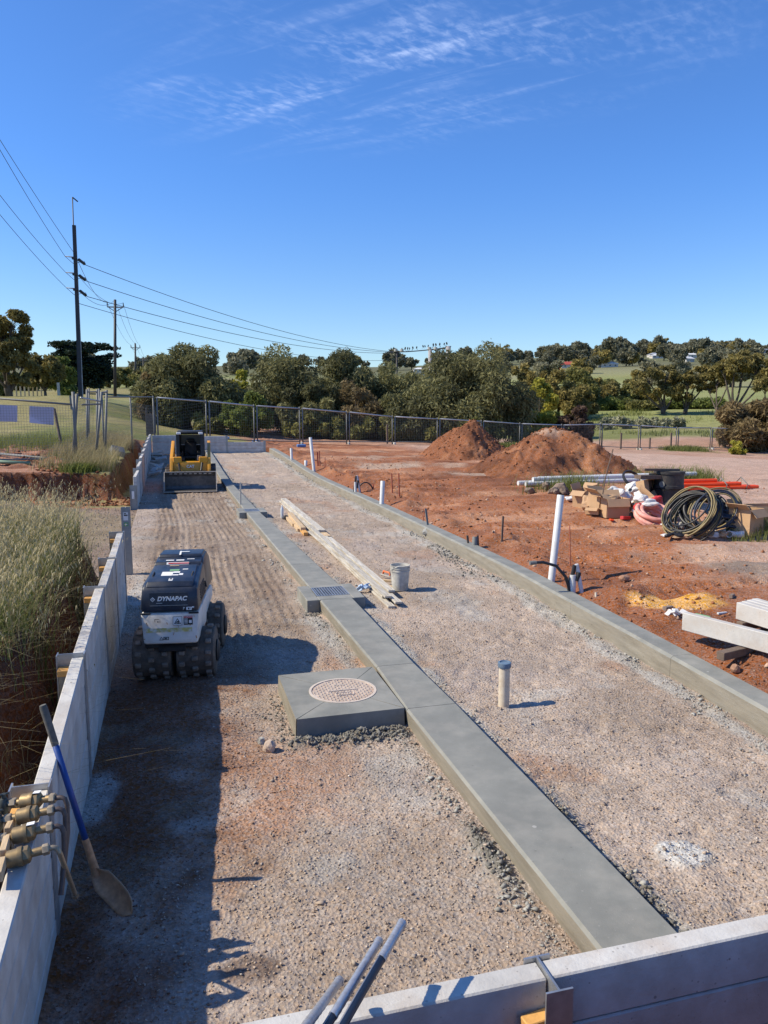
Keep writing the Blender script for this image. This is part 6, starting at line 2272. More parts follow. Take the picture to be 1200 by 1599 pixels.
# fence continuing from the gate to the back corner
cf = thing('temporary_fence', 'wire mesh fence on the bank between the gate panels and the end wall', 'fence')
p0, p1 = P(167, 700, 33), FP[0][0]
zt0, zt1 = P(168, 620, 33).z, FP[0][1]
for k, t in enumerate((0, .5, 1)):
    q = p0.lerp(p1, t)
    MB().tube([(q.x - .1, q.y, gz(q.x, q.y) - .03), (q.x - .1, q.y, zt0 + (zt1 - zt0) * t)], .04, 8).build('post', M['galv_dull'], cf, True)
MB().tube([(p0.x, p0.y, zt0), (p1.x - .1, p1.y, zt1)], .032, 8).build('top_rail', M['galv_dull'], cf, True)
p0.z, p1b = gz(p0.x, p0.y), Vector(p1)
mesh_panel(MB(), p0, p1, p0.z + .1, p1.z + .1, zt0 - p0.z - .15, 50, 14, .007).build('wire_mesh', M['wire'], cf)['kind'] = 'stuff'
# old paling fence behind the corner
pf = thing('paling_fence', 'short brown paling fence behind the left end of the end wall', 'fence')
for k in range(7):
    q = P(230 + 2.2 * k, 678, 46 + .3 * k)
    z = gz(q.x, q.y)
    MB().cbox(q.x - .05, q.x + .05, q.y - .02, q.y + .02, z - .1, z + (1.65 if k == 0 else 1.2 + .1 * (k % 2)), .01).build('paling', M['timber_dark'], pf)
# things lying on the left bank
for i, (a, b, r, m_, lb_) in enumerate((((-40, 707), (108, 722), .05, 'galv_dull', 'long dark steel pipe lying on the left bank'), ((-40, 722), (48, 727), .06, 'green_pipe', 'green pipe lying at the edge of the left cut'), ((20, 724), (100, 731), .03, 'timber_dark', 'thin dark pipe lying right of the green pipe'))):
    p, q = GG(*a), GG(*b)
    if m_ == 'green_pipe':
        M['green_pipe'] = mat('faded_green_pipe', (.16, .26, .17), .6)
    v = q - p
    o = MB().tube([Vector((0, 0, r)), v + Vector((0, 0, r))], r, 10).build('steel_pipe', M[m_], None, True)
    o.location = p
    tag(o, lb_, 'pipe')
c = GG(181, 712)
o = MB().prism([(-.2, 0), (-.25, .22), (0, .42), (.22, .2), (.2, 0)], .25).build('grey_box', M['galv_dull'])
o.location, o.rotation_euler = c + Vector((0, 0, -.03)), (0, .25, .5)
tag(o, 'tilted grey box lying in the dry grass left of the far wall', 'box')
# far paddock posts
for k in range(9):
    q = P(20 + 6.5 * k, 620, 75 + k * 1.5)
    z = gz(q.x, q.y)
    o = MB().cbox(-.07, .07, -.07, .07, -.1, 1.15, .01).build('paddock_post', M['timber'])
    o.location = (q.x, q.y, z)
    tag(o, ORD[k] + ' of the small brown posts in the far left paddock', 'post', 'paddock posts on the left')
o = MB().cbox(-.10, .10, -.10, .10, -.1, 1.05, .02).build('white_post', M['pvc_cream'])
q = P(92, 613, 62)
o.location = (q.x, q.y, gz(q.x, q.y))
tag(o, 'pale squat post in the grass before the dark cypress', 'post')
for i, (x, y, h_) in enumerate(((605, 697, 1.0), (168, 0, 0), (847, 701, .7), (635 + 380, 693, .6), (888, 690, 1.0), (1048, 692, 1.0), (970, 690, 1.0), (940, 688, 1.0))):
    if h_ == 0:
        continue
    q = P(x, y, 52 if i < 3 else 62)
    z = gz(q.x, q.y)
    o = MB().cbox(-.055, .055, -.055, .055, -.1, h_ + .3, .01).build('timber_post', M['timber_dark'])
    o.location = (q.x, q.y, z)
    tag(o, ['dark timber post at the back fence left of the farther mound', '', 'low dark post right of the nearer mound at the fence', 'short dark post in front of the right hand dirt track', 'dark post at the right shoulder of the nearer mound', 'dark post beyond the right fence near the brown bush', 'dark post beyond the right fence in the middle of the track', 'dark post beyond the right fence close to the purple-brown shrub'][i], 'post', 'old timber posts along the dirt track')


# ------------------------------------------------------------------ trees
def leaf_mesh(name, cl, n, size, asp=2.2, droop=0.0, rg=None, shell=2.6, flat=0.0, tintspread=.35):
    """cl: clumps (cx,cy,cz,rx,ry,rz,tint). n small leaf-spray quads spread through their volume"""
    cl = np.array(cl, float)
    ar = (cl[:, 3] * cl[:, 4] + cl[:, 4] * cl[:, 5] + cl[:, 3] * cl[:, 5])
    k = rg.choice(len(cl), n, p=ar / ar.sum())
    d = rg.normal(size=(n, 3))
    d /= np.linalg.norm(d, axis=1)[:, None]
    r = rg.random(n) ** (1 / shell)
    r = r * (1 + .06 * rg.normal(size=n))
    c = cl[k, :3] + d * r[:, None] * cl[k, 3:6]
    ax_ = rg.normal(size=(n, 3)) + d * 1.0
    ax_[:, 2] -= droop
    ax_[:, 2] *= (1 - flat)
    ax_ /= np.linalg.norm(ax_, axis=1)[:, None] + 1e-9
    b = rg.normal(size=(n, 3))
    if flat:
        b[:, 2] *= .3
    b -= ax_ * (ax_ * b).sum(1)[:, None]
    b /= np.linalg.norm(b, axis=1)[:, None] + 1e-9
    s = size * (.55 + .9 * rg.random(n))
    A = ax_ * (s * asp / 2)[:, None]
    B = b * (s / 2)[:, None]
    # pointed leaf sprays: kite shape
    V = np.stack([c - A, c - A * .1 + B, c + A, c - A * .1 - B], 1).reshape(-1, 3)
    f = np.arange(n * 4).reshape(n, 4)
    t = np.clip(cl[k, 6] + (rg.random(n) - .5) * tintspread * 2, 0, 1)
    return V, f, np.repeat(t, 4)


def clumps(env, n, rr, rg, zbias=0.0, inner=.45):
    """clump centres through a list of envelope ellipsoids (cx,cy,cz,rx,ry,rz)"""
    out = []
    env = np.array(env, float)
    vol = env[:, 3] * env[:, 4] * env[:, 5]
    for i in range(n):
        e = env[rg.choice(len(env), p=vol / vol.sum())]
        d = rg.normal(size=3)
        d /= np.linalg.norm(d)
        if d[2] < -.55:
            d[2] *= .5
        r = inner + (1 - inner) * rg.random() ** .45
        s = rr * (.65 + .7 * rg.random())
        p = e[:3] + d * r * e[3:6]
        p[2] = max(p[2], s * .5)
        out.append((*p, s, s, s * (.8 + .3 * rg.random()), np.clip(.5 + .28 * rg.normal(), .05, .95)))
    return out


def limbs(mb, base, targets, r0, rg, bend=.25, n=5):
    base = Vector(base)
    for t in targets:
        t = Vector(t)
        mid = base.lerp(t, .5) + Vector((rg.normal() * bend, rg.normal() * bend, abs(rg.normal()) * bend * .5))
        pts = []
        for i in range(n + 1):
            u_ = i / n
            pts.append(base * (1 - u_) ** 2 + mid * 2 * u_ * (1 - u_) + t * u_ * u_)
        mb.tube(pts, [r0 * (1 - .82 * i / n) for i in range(n + 1)], 6)


def make_tree(name, label, cat, loc, style, W, Hh, seed, leafm, nleaf, group=None, size=.16, nc=50, rr=None, trunk=.18, skirt=False, bark='bark', crown_z=.5, depthf=1.0, stems=1, clear=None, droop=.3, asp=2.2, env=None, shell=2.6):
    rg = np.random.default_rng(seed)
    t = thing(name, label, cat, loc, group=group)
    z0 = clear if clear is not None else Hh * .15
    if env is None:
        if skirt:
            env = [(0, 0, Hh * .45, W * .46, W * .46 * depthf, Hh * .48), (W * .18, -.1 * W, Hh * .3, W * .3, W * .3 * depthf, Hh * .32), (-W * .2, -.1 * W, Hh * .28, W * .28, W * .3 * depthf, Hh * .3)]
        else:
            env = [(0, 0, z0 + (Hh - z0) * .52, W * .45, W * .45 * depthf, (Hh - z0) * .47)]
    rr = rr or W * .11
    cl = clumps(env, nc, rr, rg)
    V, f, ti = leaf_mesh('crown', cl, nleaf, size, asp, droop, rg, shell)
    V[:, 2] = np.maximum(V[:, 2], .02)
    npmesh('crown', V, f, LEAF[leafm], False, None, {'tint': ti}, t)
    mb = MB()
    top = np.array(cl)[:, :3]
    for s in range(stems):
        o = Vector((rg.normal() * .12 * (stems > 1), rg.normal() * .12 * (stems > 1), -.1))
        fork = Vector((o.x + rg.normal() * W * .04, o.y, max(z0 * .85, Hh * .18)))
        mb.tube([o, o.lerp(fork, .5) + Vector((rg.normal() * .05, 0, 0)), fork], [trunk * 1.25, trunk, trunk * .85], 8)
        pick = top[rg.choice(len(top), min(len(top), 9 if stems == 1 else 5), replace=False)]
        limbs(mb, fork, pick, trunk * .6, rg, W * .06)
    mb.build('trunk', M[bark], t, True)
    return t


def stand(x, ybase, d):          # ground point under a picture column at a depth
    q = P(x, ybase, d)
    return Vector((q.x, q.y, gz(q.x, q.y) - .05))


def span(x0, x1, d):
    return (x1 - x0) * d / F


def tall(ytop, x, d, base):
    return P(x, ytop, d).z - base.z


def tree_px(name, label, cat, x0, x1, yt, d, style, seed, leafm, nleaf, **k):
    b = stand((x0 + x1) / 2, 650, d)
    return make_tree(name, label, cat, b, style, span(x0, x1, d), tall(yt, (x0 + x1) / 2, d, b), seed, leafm, nleaf, **k)


K = dict
# casuarinas behind the fence
tree_px('casuarina_tree', 'big rounded brown-green casuarina just left of centre behind the loader', 'tree', 218, 366, 534, 58, 'c', 1, 'casuarina', 42120, skirt=True, nc=75, size=.095, asp=3.8, shell=4.2, droop=.7, trunk=.3, stems=3, rr=.98)
tree_px('casuarina_tree', 'largest dark casuarina rising right of centre behind the farther mound', 'tree', 622, 826, 545, 60, 'c', 2, 'casuarina', 58320, skirt=True, nc=120, size=.095, asp=3.8, shell=4.2, droop=.9, trunk=.35, stems=3, rr=1.15)
tree_px('casuarina_tree', 'tall casuarina at the left end of the thicket in the middle', 'tree', 380, 505, 551, 62, 'c', 3, 'casuarina', 32400, skirt=True, nc=65, size=.095, asp=3.8, shell=4.2, droop=.7, trunk=.25, stems=3, rr=.98)
tree_px('casuarina_tree', 'casuarina standing second in the middle thicket with a dark crown', 'tree', 478, 582, 553, 66, 'c', 4, 'casuarina', 24300, skirt=True, nc=50, size=.095, asp=3.8, shell=4.2, droop=.7, trunk=.25, stems=2, rr=.95)
tree_px('casuarina_tree', 'lower brown casuarina in front in the middle thicket above the fence', 'tree', 505, 610, 598, 59, 'c', 5, 'casuarina_brown', 21060, skirt=True, nc=45, size=.095, asp=3.8, shell=4.2, droop=.8, trunk=.2, stems=3, rr=.75)
tree_px('casuarina_tree', 'casuarina at the right of the middle thicket beside the largest one', 'tree', 556, 668, 566, 68, 'c', 6, 'casuarina', 22680, skirt=True, nc=50, size=.095, asp=3.8, shell=4.2, droop=.7, trunk=.25, stems=2, rr=.95)
tree_px('casuarina_tree', 'low casuarina at the left foot of the largest dark one', 'tree', 590, 690, 610, 58, 'c', 7, 'casuarina', 19440, skirt=True, nc=40, size=.095, asp=3.8, shell=4.2, droop=.8, trunk=.2, stems=3, rr=.75)
tree_px('casuarina_tree', 'slender casuarina filling the gap at the left of the thicket', 'tree', 420, 545, 592, 59, 'c', 8, 'casuarina', 24300, skirt=True, nc=50, size=.095, asp=3.8, shell=4.2, droop=.8, trunk=.2, stems=3, rr=.6)
tree_px('leafy_bush', 'light green bush right of the rounded casuarina behind the end wall', 'bush', 346, 428, 612, 54, 'b', 9, 'green', 10000, skirt=True, nc=40, size=.13, asp=1.8, trunk=.1, stems=3, rr=.4)
tree_px('leafy_bush', 'yellow green bush rising between the rounded casuarina and the thicket', 'bush', 352, 412, 572, 70, 'b', 10, 'yellowgreen', 7000, skirt=True, nc=35, size=.17, asp=1.8, trunk=.1, stems=2, rr=.5)
tree_px('casuarina_tree', 'brown drooping casuarina at the lower left of the rounded one', 'tree', 210, 268, 575, 56, 'c', 11, 'casuarina_brown', 12960, skirt=True, nc=30, size=.095, asp=3.8, shell=4.2, droop=.9, trunk=.15, stems=2, rr=.5)
# dark undergrowth row below the thicket
for i, (x0, x1, yt, d) in enumerate(((440, 520, 640, 57), (515, 590, 645, 57), (585, 650, 645, 57), (640, 720, 640, 57), (715, 790, 640, 56), (300, 372, 640, 55))):
    tree_px('undershrub', ['low shrub under the left part of the thicket behind the fence', 'second low shrub from the left under the thicket', 'low shrub under the middle of the thicket behind the fence', 'low shrub left of the farther mound behind the fence', 'rightmost low shrub under the largest casuarina behind the mound', 'low shrub under the rounded casuarina behind the end wall'][i], 'shrub', x0, x1, yt, d, 'b', 30 + i, 'olive', 5000, skirt=True, nc=20, size=.14, asp=2.4, trunk=.08, stems=2, rr=.42, group='low shrubs under the thicket')
# right of centre
tree_px('leafy_bush', 'yellow green bush at the right foot of the largest casuarina', 'bush', 792, 872, 632, 61, 'b', 12, 'yellowgreen', 9000, skirt=True, nc=36, size=.14, asp=2.2, trunk=.1, stems=3, rr=.42)
tree_px('leafy_bush', 'bright green round tree behind the yellow green bush', 'tree', 820, 874, 589, 74, 'b', 13, 'yellowgreen', 7000, skirt=True, nc=30, size=.18, asp=1.8, trunk=.14, rr=.5)
tree_px('leafy_bush', 'dark purple-brown rounded shrub above the right mound', 'shrub', 866, 929, 622, 60, 'b', 14, 'maroon', 9000, skirt=True, nc=36, size=.13, asp=2.2, trunk=.1, stems=3, rr=.4)
tree_px('casuarina_tree', 'brown feathery casuarina bush at the right edge behind the fence', 'bush', 1120, 1232, 622, 64, 'c', 15, 'casuarina_brown', 24300, skirt=True, nc=50, size=.15, asp=3.4, droop=.1, trunk=.12, stems=4, rr=.75)
tree_px('leafy_bush', 'small bright green bush at the fence before the right brown casuarina', 'bush', 1138, 1166, 688, 58, 'b', 16, 'yellowgreen', 2500, skirt=True, nc=14, size=.10, asp=2.4, trunk=.04, stems=3, rr=.22)
gold = [(790, 855, 556, 88), (838, 905, 566, 95), (868, 935, 572, 105), (905, 962, 585, 110), (935, 985, 588, 118), (880, 930, 592, 92), (812, 850, 574, 82), (960, 1012, 590, 122)]
gl = ['golden gum crown showing above the right shoulder of the largest casuarina', 'golden green gum behind the purple-brown shrub', 'olive gum right of the golden green pair', 'rounded gum in the middle of the right hand row', 'small gum toward the right end of the mid row', 'dense low gum standing before the golden row', 'narrow golden gum beside the largest casuarina', 'small dark gum at the paddock edge by the open gums']
for i, (x0, x1, yt, d) in enumerate(gold):
    tree_px('gum_tree', gl[i], 'tree', x0, x1, yt, d, 'g', 50 + i, 'fargold' if i in (0, 1, 6) else 'gum' if i % 2 else 'olive', 6500, nc=34, size=.24, asp=2.0, trunk=.2, skirt=True, rr=.12 * span(x0, x1, d) + .1)


# open spreading gums with bare limbs
def open_gum(label, x, d, arms, lean, seed, r0, nleaf=7000, leafm='gum', size=.2, cs=.155):
    rg = np.random.default_rng(seed)
    b = stand(x, 645, d)
    t = thing('open_gum_tree', label, 'tree', b)
    mb = MB()
    cl = []
    for (ax, ay, w_, h_) in arms:
        tp = P(ax, ay, d + rg.normal() * 1.2) - b
        fork = Vector((tp.x * .12 + lean * .3, 0, tp.z * .22))
        mb.tube([(0, 0, -.2), fork * .5 + Vector((rg.normal() * .08, 0, 0)), fork], [r0, r0 * .8, r0 * .62], 8)
        m_ = fork.lerp(tp, .55) + Vector((rg.normal() * .3 + (tp.x * .12), rg.normal() * .3, -.1))
        pts = [fork * (1 - u) ** 2 + m_ * 2 * u * (1 - u) + tp * u * u for u in np.linspace(0, 1, 7)]
        mb.tube(pts, [r0 * .62 * (1 - .8 * i / 6) for i in range(7)], 6)
        W_, H_ = w_ * d / F, h_ * d / F
        for k in range(9):
            dd = rg.normal(size=3)
            dd /= np.linalg.norm(dd)
            q = np.array(tp) + dd * np.array((W_ * .42, W_ * .42, H_ * .36)) * (.5 + .6 * rg.random())
            s = W_ * cs * (.6 + .7 * rg.random())
            cl.append((*q, s, s, s * .75, np.clip(.5 + .28 * rg.normal(), .05, .95)))
            mb.tube([pts[4], Vector(pts[5]) + Vector((rg.normal() * .1, rg.normal() * .1, 0)), Vector(q)], [r0 * .22, r0 * .14, r0 * .05], 5)
    V, f, ti = leaf_mesh('crown', cl, int(nleaf * .72), size * .95, 2.2, .5, rg, 2.2)
    npmesh('crown', V, f, LEAF[leafm], False, None, {'tint': ti}, t)
    mb.build('trunk', M['bark'], t, True)
    return t


open_gum('dense brown gum with a forked trunk, leftmost of the open gums', 1037, 95, ((1010, 590, 44, 50), (1040, 583, 50, 40), (1060, 600, 44, 50), (1030, 612, 70, 36), (1000, 605, 40, 40)), 0, 61, .26, 9000)
open_gum('gum with two long leaning trunks beside the leftmost open gum', 1070, 95, ((1075, 600, 40, 50), (1095, 588, 44, 42), (1110, 582, 40, 34), (1065, 615, 36, 36)), .3, 62, .22, 6500)
open_gum('thin gum with slanting crown between the two-trunk gum and the widest gum', 1118, 92, ((1122, 592, 52, 40), (1140, 580, 44, 34), (1105, 604, 36, 28)), .1, 63, .18, 5500)
open_gum('widest spreading gum with bare sinuous limbs at the right', 1143, 90, ((1150, 570, 60, 34), (1185, 572, 56, 32), (1200, 590, 40, 30), (1160, 560, 60, 26), (1130, 575, 36, 26)), .4, 64, .26, 9000)
open_gum('gum cut off by the right edge of the picture', 1200, 88, ((1200, 585, 50, 40), (1225, 575, 50, 40), (1195, 602, 36, 30)), 0, 65, .2, 5000)
# hedgerow and silver scrub in the right paddock
for i, (x0, x1, yt, d) in enumerate(((928, 985, 622, 104), (972, 1030, 628, 103), (1020, 1075, 626, 104), (1062, 1115, 628, 104), (1090, 1130, 630, 105))):
    tree_px('paddock_shrub', ['long low green shrub at the left of the paddock hedge', 'brownish paddock shrub beside the forked gum', 'low paddock shrub behind the forked gum', 'low paddock shrub behind the two-trunk gum', 'low paddock shrub at the right of the hedge'][i], 'shrub', x0, x1, yt, d, 'b', 70 + i, 'olive' if i == 1 else 'green', 3500, skirt=True, nc=22, size=.2, asp=2.2, trunk=.06, stems=2, rr=.75)
for i in range(9):
    x = 945 + i * 14
    tree_px('silver_scrub', ORD[i] + ' of the silvery scrub clumps beyond the dirt track', 'shrub', x - 11, x + 13, 655 - (i % 3) * 2, 82 + (i % 2) * 3, 'b', 90 + i, 'silver', 900, skirt=True, nc=10, size=.17, asp=2.4, trunk=.04, stems=2, rr=.3, group='silvery scrub in the paddock')

# left side trees
open_gum('tall leafy eucalyptus at the left edge of the picture', 16, 62, ((5, 520, 60, 60), (-20, 505, 60, 60), (35, 535, 44, 60), (20, 500, 44, 40), (40, 565, 40, 50), (-10, 560, 60, 50), (15, 545, 50, 50), (30, 590, 36, 30)), 0, 66, .2, 42000, 'gum', .13, .22)
tree_px('gum_tree', 'olive tree right of the tall eucalyptus on the left', 'tree', 46, 100, 558, 82, 'g', 67, 'gum', 7000, nc=34, size=.19, trunk=.16, rr=.55, clear=.8)
tree_px('gum_tree', 'green drooping tree before the dark cypress', 'tree', 80, 122, 549, 88, 'g', 68, 'green', 7000, nc=30, size=.19, trunk=.2, rr=.5, skirt=True, droop=1.0, asp=3)
# flat-layered dark cypress
b = stand(130, 612, 112)
cy = thing('cypress_tree', 'wide dark cypress with flat layered crown behind the tall power pole', 'tree', b)
rg = np.random.default_rng(5)
cl = []
mb = MB()
mb.tube([(0, 0, -.2), (.1, 0, 3), (0, 0, 6.2)], [.5, .42, .2], 8)
for i in range(95):
    a = rg.random() * 6.28
    lev = rg.random()
    zc_ = tall(536, 130, 112, b) * (.2 + .77 * lev)
    rad = (4.9 if .55 < lev < .95 else 3.6 if lev < .55 else 3.6) * (.25 + .8 * rg.random())
    q = (rad * math.cos(a), rad * math.sin(a), zc_)
    cl.append((*q, 1.3, 1.3, .34 if lev > .6 else .95, np.clip(.5 + .25 * rg.normal(), .05, .95)))
    if i % 3 == 0:
        mb.tube([(0, 0, max(.8, zc_ - 1.0)), (q[0] * .5, q[1] * .5, zc_ - .5), q], [.14, .09, .04], 5)
V, f, ti = leaf_mesh('crown', cl, 26000, .24, 2.0, 0, rg, 2.4, .6)
npmesh('crown', V, f, LEAF['cypress'], False, None, {'tint': ti}, cy)
mb.build('trunk', M['bark'], cy, True)
for i, (x0, x1, yt, d, m_) in enumerate(((156, 190, 570, 150, 'fargold'), (178, 222, 574, 160, 'olive'), (200, 232, 568, 165, 'gum'), (-30, 20, 575, 95, 'olive'), (20, 60, 582, 120, 'olive'), (140, 168, 580, 140, 'olive'), (216, 250, 566, 170, 'olive'))):
    tree_px('gum_tree', ['golden tree left of the second power pole', 'olive tree right of the second power pole', 'brownish tree behind the third power pole', 'dark tree low at the left edge', 'dark tree behind the tall eucalyptus', 'olive tree right behind the cypress', 'tree behind the left of the rounded casuarina'][i], 'tree', x0, x1, yt, d, 'g', 110 + i, m_, 3500, skirt=True, nc=24, size=.32, trunk=.2, rr=.13 * span(x0, x1, d))

# ------------------------------------------------------------------ wooded hillside with houses
protos = []
for i in range(9):
    rg = np.random.default_rng(200 + i)
    env = [(0, 0, 3.6, 3.2, 3.2, 2.5), (1.4, 0, 3.0, 2.2, 2.2, 1.8)]
    cl = clumps(env, 18, 1.15, rg)
    V, f, ti = leaf_mesh('crown', cl, 1700 if i < 6 else 4200, .60 if i < 6 else .34, 1.8, .2, rg, 2.8)
    V[:, 2] = np.maximum(V[:, 2], .05)
    t = thing('hillside_tree', 'rounded gum among the many trees on the far hillside', 'tree', (0, 0, 0), group='trees on the far hillside')
    npmesh('crown', V, f, LEAF['fargold' if i in (4, 7) else 'far'], False, None, {'tint': ti}, t)
    MB().tube([(0, 0, -.5), (.1, 0, 1.4), (.2, 0, 3)], [.28, .22, .12], 6).build('trunk', M['bark'], t, True)
    protos.append(t)
rg = random.Random(31)
used = 0
HOUSES = ((890, 420, 20), (872, 330, 11), (867, 430, 12), (950, 400, 16), (1024, 560, 14), (1078, 520, 18), (1072, 440, 12), (1120, 360, 18), (1196, 700, 16), (1172, 300, 18), (655, 420, 12))
hill = []
for i in range(170):      # crest line and slopes on the right
    x = rg.uniform(850, 1235)
    d = rg.choice((200, 260, 320, 400, 470, 540, 600, 640))
    hill.append((x, d))
for i in range(48):      # behind the thicket and on the left
    hill.append((rg.uniform(360, 860), rg.choice((420, 520, 600, 680))))
for i in range(24):
    hill.append((rg.uniform(-20, 400), rg.choice((320, 420, 560, 650))))
for i in range(64):
    hill.append((rg.uniform(985, 1235), rg.uniform(560, 780)))
for i in range(4):
    hill.append((rg.uniform(1020, 1230), rg.uniform(140, 190)))
first, spare = protos[:6], protos[6:]
for i, (x, d) in enumerate(hill):
    q = stand(x, 590, d)
    if 930 < x < 1010 and 150 < d < 330:
        continue
    if any(d < hd + 20 and abs(x - hx) < hw * .6 + 900 / d for hx, hd, hw in HOUSES):
        continue
    if d < 300:
        o = spare.pop() if spare else copy_tree(protos[6 + rg.randrange(3)])
        used -= 1
    elif first:
        o = first.pop()
    else:
        o = copy_tree(protos[rg.randrange(6)])
    used += 1
    s = rg.uniform(.8, 1.35) * (1 + .35 * (d > 450)) * (1.35 if rg.random() < .15 else 1) * (.75 if d < 200 else 1)
    o.location = q
    o.rotation_euler = (0, 0, rg.uniform(0, 6.28))
    o.scale = (s * rg.uniform(.9, 1.25), s, s * rg.uniform(.85, 1.15))


def house(x, y, d, w, dp, h, rh, roofm, label, rz=0, hip=True):
    q = P(x, y, d)
    z = gz(q.x, q.y)
    t = thing('house', label, 'house', (q.x, q.y, max(z - .3, q.z - (h + rh) * .66)), -YAW * .7 + rz)
    t.scale = (.66, .66, .66)
    MB().cbox(-w / 2, w / 2, -dp / 2, dp / 2, -3.5, h).build('wall', M['house_wall'], t)
    e = .5
    mb = MB()
    lo = [(-w / 2 - e, -dp / 2 - e, h), (w / 2 + e, -dp / 2 - e, h), (w / 2 + e, dp / 2 + e, h), (-w / 2 - e, dp / 2 + e, h)]
    hx = w / 2 - (dp / 2 if hip else -e)
    up = [(-hx, -.05, h + rh), (hx, -.05, h + rh), (hx, .05, h + rh), (-hx, .05, h + rh)]
    r_ = mb.hexa([(a, b, c - .12) for a, b, c in lo], lo).hexa([(a, b, c + .003) for a, b, c in lo], up).build('roof', M[roofm], t)
    MB().cbox(w * .2 - .35, w * .2 + .35, -.35, .35, h + rh * .4, h + rh + .7).build('chimney', M['house_wall'], r_)
    for k in range(3):
        wx = -w * .33 + w * .33 * k
        f_ = MB().cbox(wx - .8, wx + .8, -dp / 2 - .06, -dp / 2 - .003, 1.0, 2.3).build('window', M['white'], t)
        MB().cbox(wx - .7, wx + .7, -dp / 2 - .09, -dp / 2 - .065, 1.1, 2.2).build('pane', M['window'], f_)
    return t


house(890, 568, 420, 16, 9, 2.8, 2.6, 'roof_red', 'pale house with the big red hipped roof on the far hillside')
house(872, 578, 330, 7, 6, 2.6, 2.0, 'roof_red', 'small house with a bright red roof just below the big red roof')
house(867, 570, 430, 9, 7, 3, 1.4, 'roof_white', 'white roofed house left of the big red roof')
house(950, 575, 400, 13, 8, 3, 1.8, 'roof_white', 'white house with pale roof left of the open gums')
house(1024, 556, 560, 16, 9, 3.2, 2.2, 'roof_grey', 'grey roofed house on the crest above the open gums')
house(1027, 562, 520, 14, 8, 3, 1.6, 'roof_white', 'pale house just below the grey roofed crest house')
house(1078, 558, 520, 17, 9, 3.4, 1.6, 'roof_white', 'long white house in the middle of the hill crest')
house(1072, 566, 440, 11, 8, 3.2, 2.0, 'roof_white', 'white gabled house below the long white one', .5, False)
house(1100, 563, 470, 10, 7, 3, 1.6, 'roof_grey', 'small pale house right of the white gabled one')
house(1120, 570, 360, 13, 9, 3, 2.2, 'roof_grey', 'grey blue roofed house above the widest gum')
house(1122, 558, 560, 10, 8, 3, 2.2, 'roof_red', 'brown-red roofed house near the crest at the right')
house(1196, 548, 700, 22, 10, 5, 1.2, 'roof_grey', 'large flat roofed house on the skyline at the right edge')
house(1172, 580, 300, 12, 8, 2.8, 1.6, 'roof_white', 'pale house half hidden behind the widest gum limbs')
house(655, 574, 420, 10, 7, 2.6, 1.4, 'roof_white', 'white roofed house peeping over the middle thicket')
house(930, 562, 520, 12, 8, 3, 1.5, 'roof_grey', 'grey roofed house between the red roof and the crest')

# ------------------------------------------------------------------ power poles and wires
def wire(a, b, sag, r, label, n=24, name='power_line'):
    a, b = Vector(a), Vector(b)
    pts = [a.lerp(b, k / n) - Vector((0, 0, sag * 4 * (k / n) * (1 - k / n))) for k in range(n + 1)]
    o = MB().tube([p - a for p in pts], r, 4).build(name, M['cable'])
    o.location = a
    return tag(o, label, 'power line')


d1 = 66.0
b = P(126, 612, d1)
b.z = gz(b.x, b.y) - .2
pole = thing('power_pole', 'tall dark steel power pole with three side arms and a thin mast on top', 'power pole', b)
tp = P(116, 352, d1) - b
MB().beam((0, 0, 0), tp, .30, .20, 0, (0, 1, 0)).build('pole_web', M['pole'], pole)
for s in (-1, 1):
    MB().beam(Vector((s * .17, .04, 0)), tp + Vector((s * .11, .04, -.5)), .05, .30, 0, (0, 1, 0)).build('pole_flange', M['pole_pale'] if s > 0 else M['pole'], pole)
ms = P(113.5, 308, d1) - b
MB().tube([tp + Vector((-.12, -.12, -5.6)), ms], .05, 6).build('mast', M['pole'], pole, True)
MB().beam(ms, ms + Vector((.42, 0, -.34)), .05, .10).build('mast_arm', M['pole'], pole)
att = []
for i, (y, x) in enumerate(((402, 116.5), (427, 117.5), (451, 118.5))):
    c = P(x, y, d1) - b
    MB().tube([c + Vector((-.75, 0, .06)), c + Vector((.15, 0, 0))], [.035, .07], 6).build('side_arm', M['pole_pale'], pole, True)
    MB().beam(c + Vector((-.2, 0, -.08)), c + Vector((.2, 0, -.08)), .40, .14).build('bracket', M['pole'], pole)
    ins = MB()
    e0, e1 = c + Vector((.28, 0, -.10)), P(x + 18, y + 12, d1 + 1) - b
    for k in range(7):
        u_ = k / 6
        q = e0.lerp(e1, .15 + .65 * u_)
        ins.lathe([(.0, -.05), (.13, -.04), (.13, .02), (.05, .06), (.0, .06)], frame(q, q + (e1 - e0)), 8, False)
    ins.build('insulator', M['cable'], pole)
    MB().tube([e0, e1], .03, 5).build('insulator_rod', M['pole'], pole)
    att.append((c + b, e1 + b))
    MB().tube([c + Vector((-.75, 0, .06)), c + Vector((-.1, -.3, -.55)), c + Vector((.8, 0, -.3)), e1], .022, 5).build('jumper', M['cable'], pole, True)
far_pts = [P(612, 549, 128), P(614, 550, 128), P(616, 551.5, 128)]
nl = ['top', 'middle', 'lowest']
for i in range(3):
    wire(att[i][1], far_pts[i], 1.3, .028, '%s of three wires running right from the tall pole insulators' % nl[i])
left_px = [(0, 217, 50), (0, 291, 52), (0, 322, 53)]
for i in range(3):
    near = P(*left_px[i])
    v = near - att[i][0]
    wire(att[i][0] + Vector((-.75, 0, .06)), near + v * .45, .35, .024 if i else .022, ['upper', 'middle', 'lower'][i] + ' left hand wire rising from the tall pole to the left edge')
near = P(0, 214, 50)
q = P(118, 398, d1 + .1)
wire(q, near + (near - q) * .45, .2, .022, 'topmost left hand wire close beside the upper one')
low = P(124, 474, d1)
wire(low, P(620, 562, 128), 1.6, .024, 'long low wire under the three right hand wires')


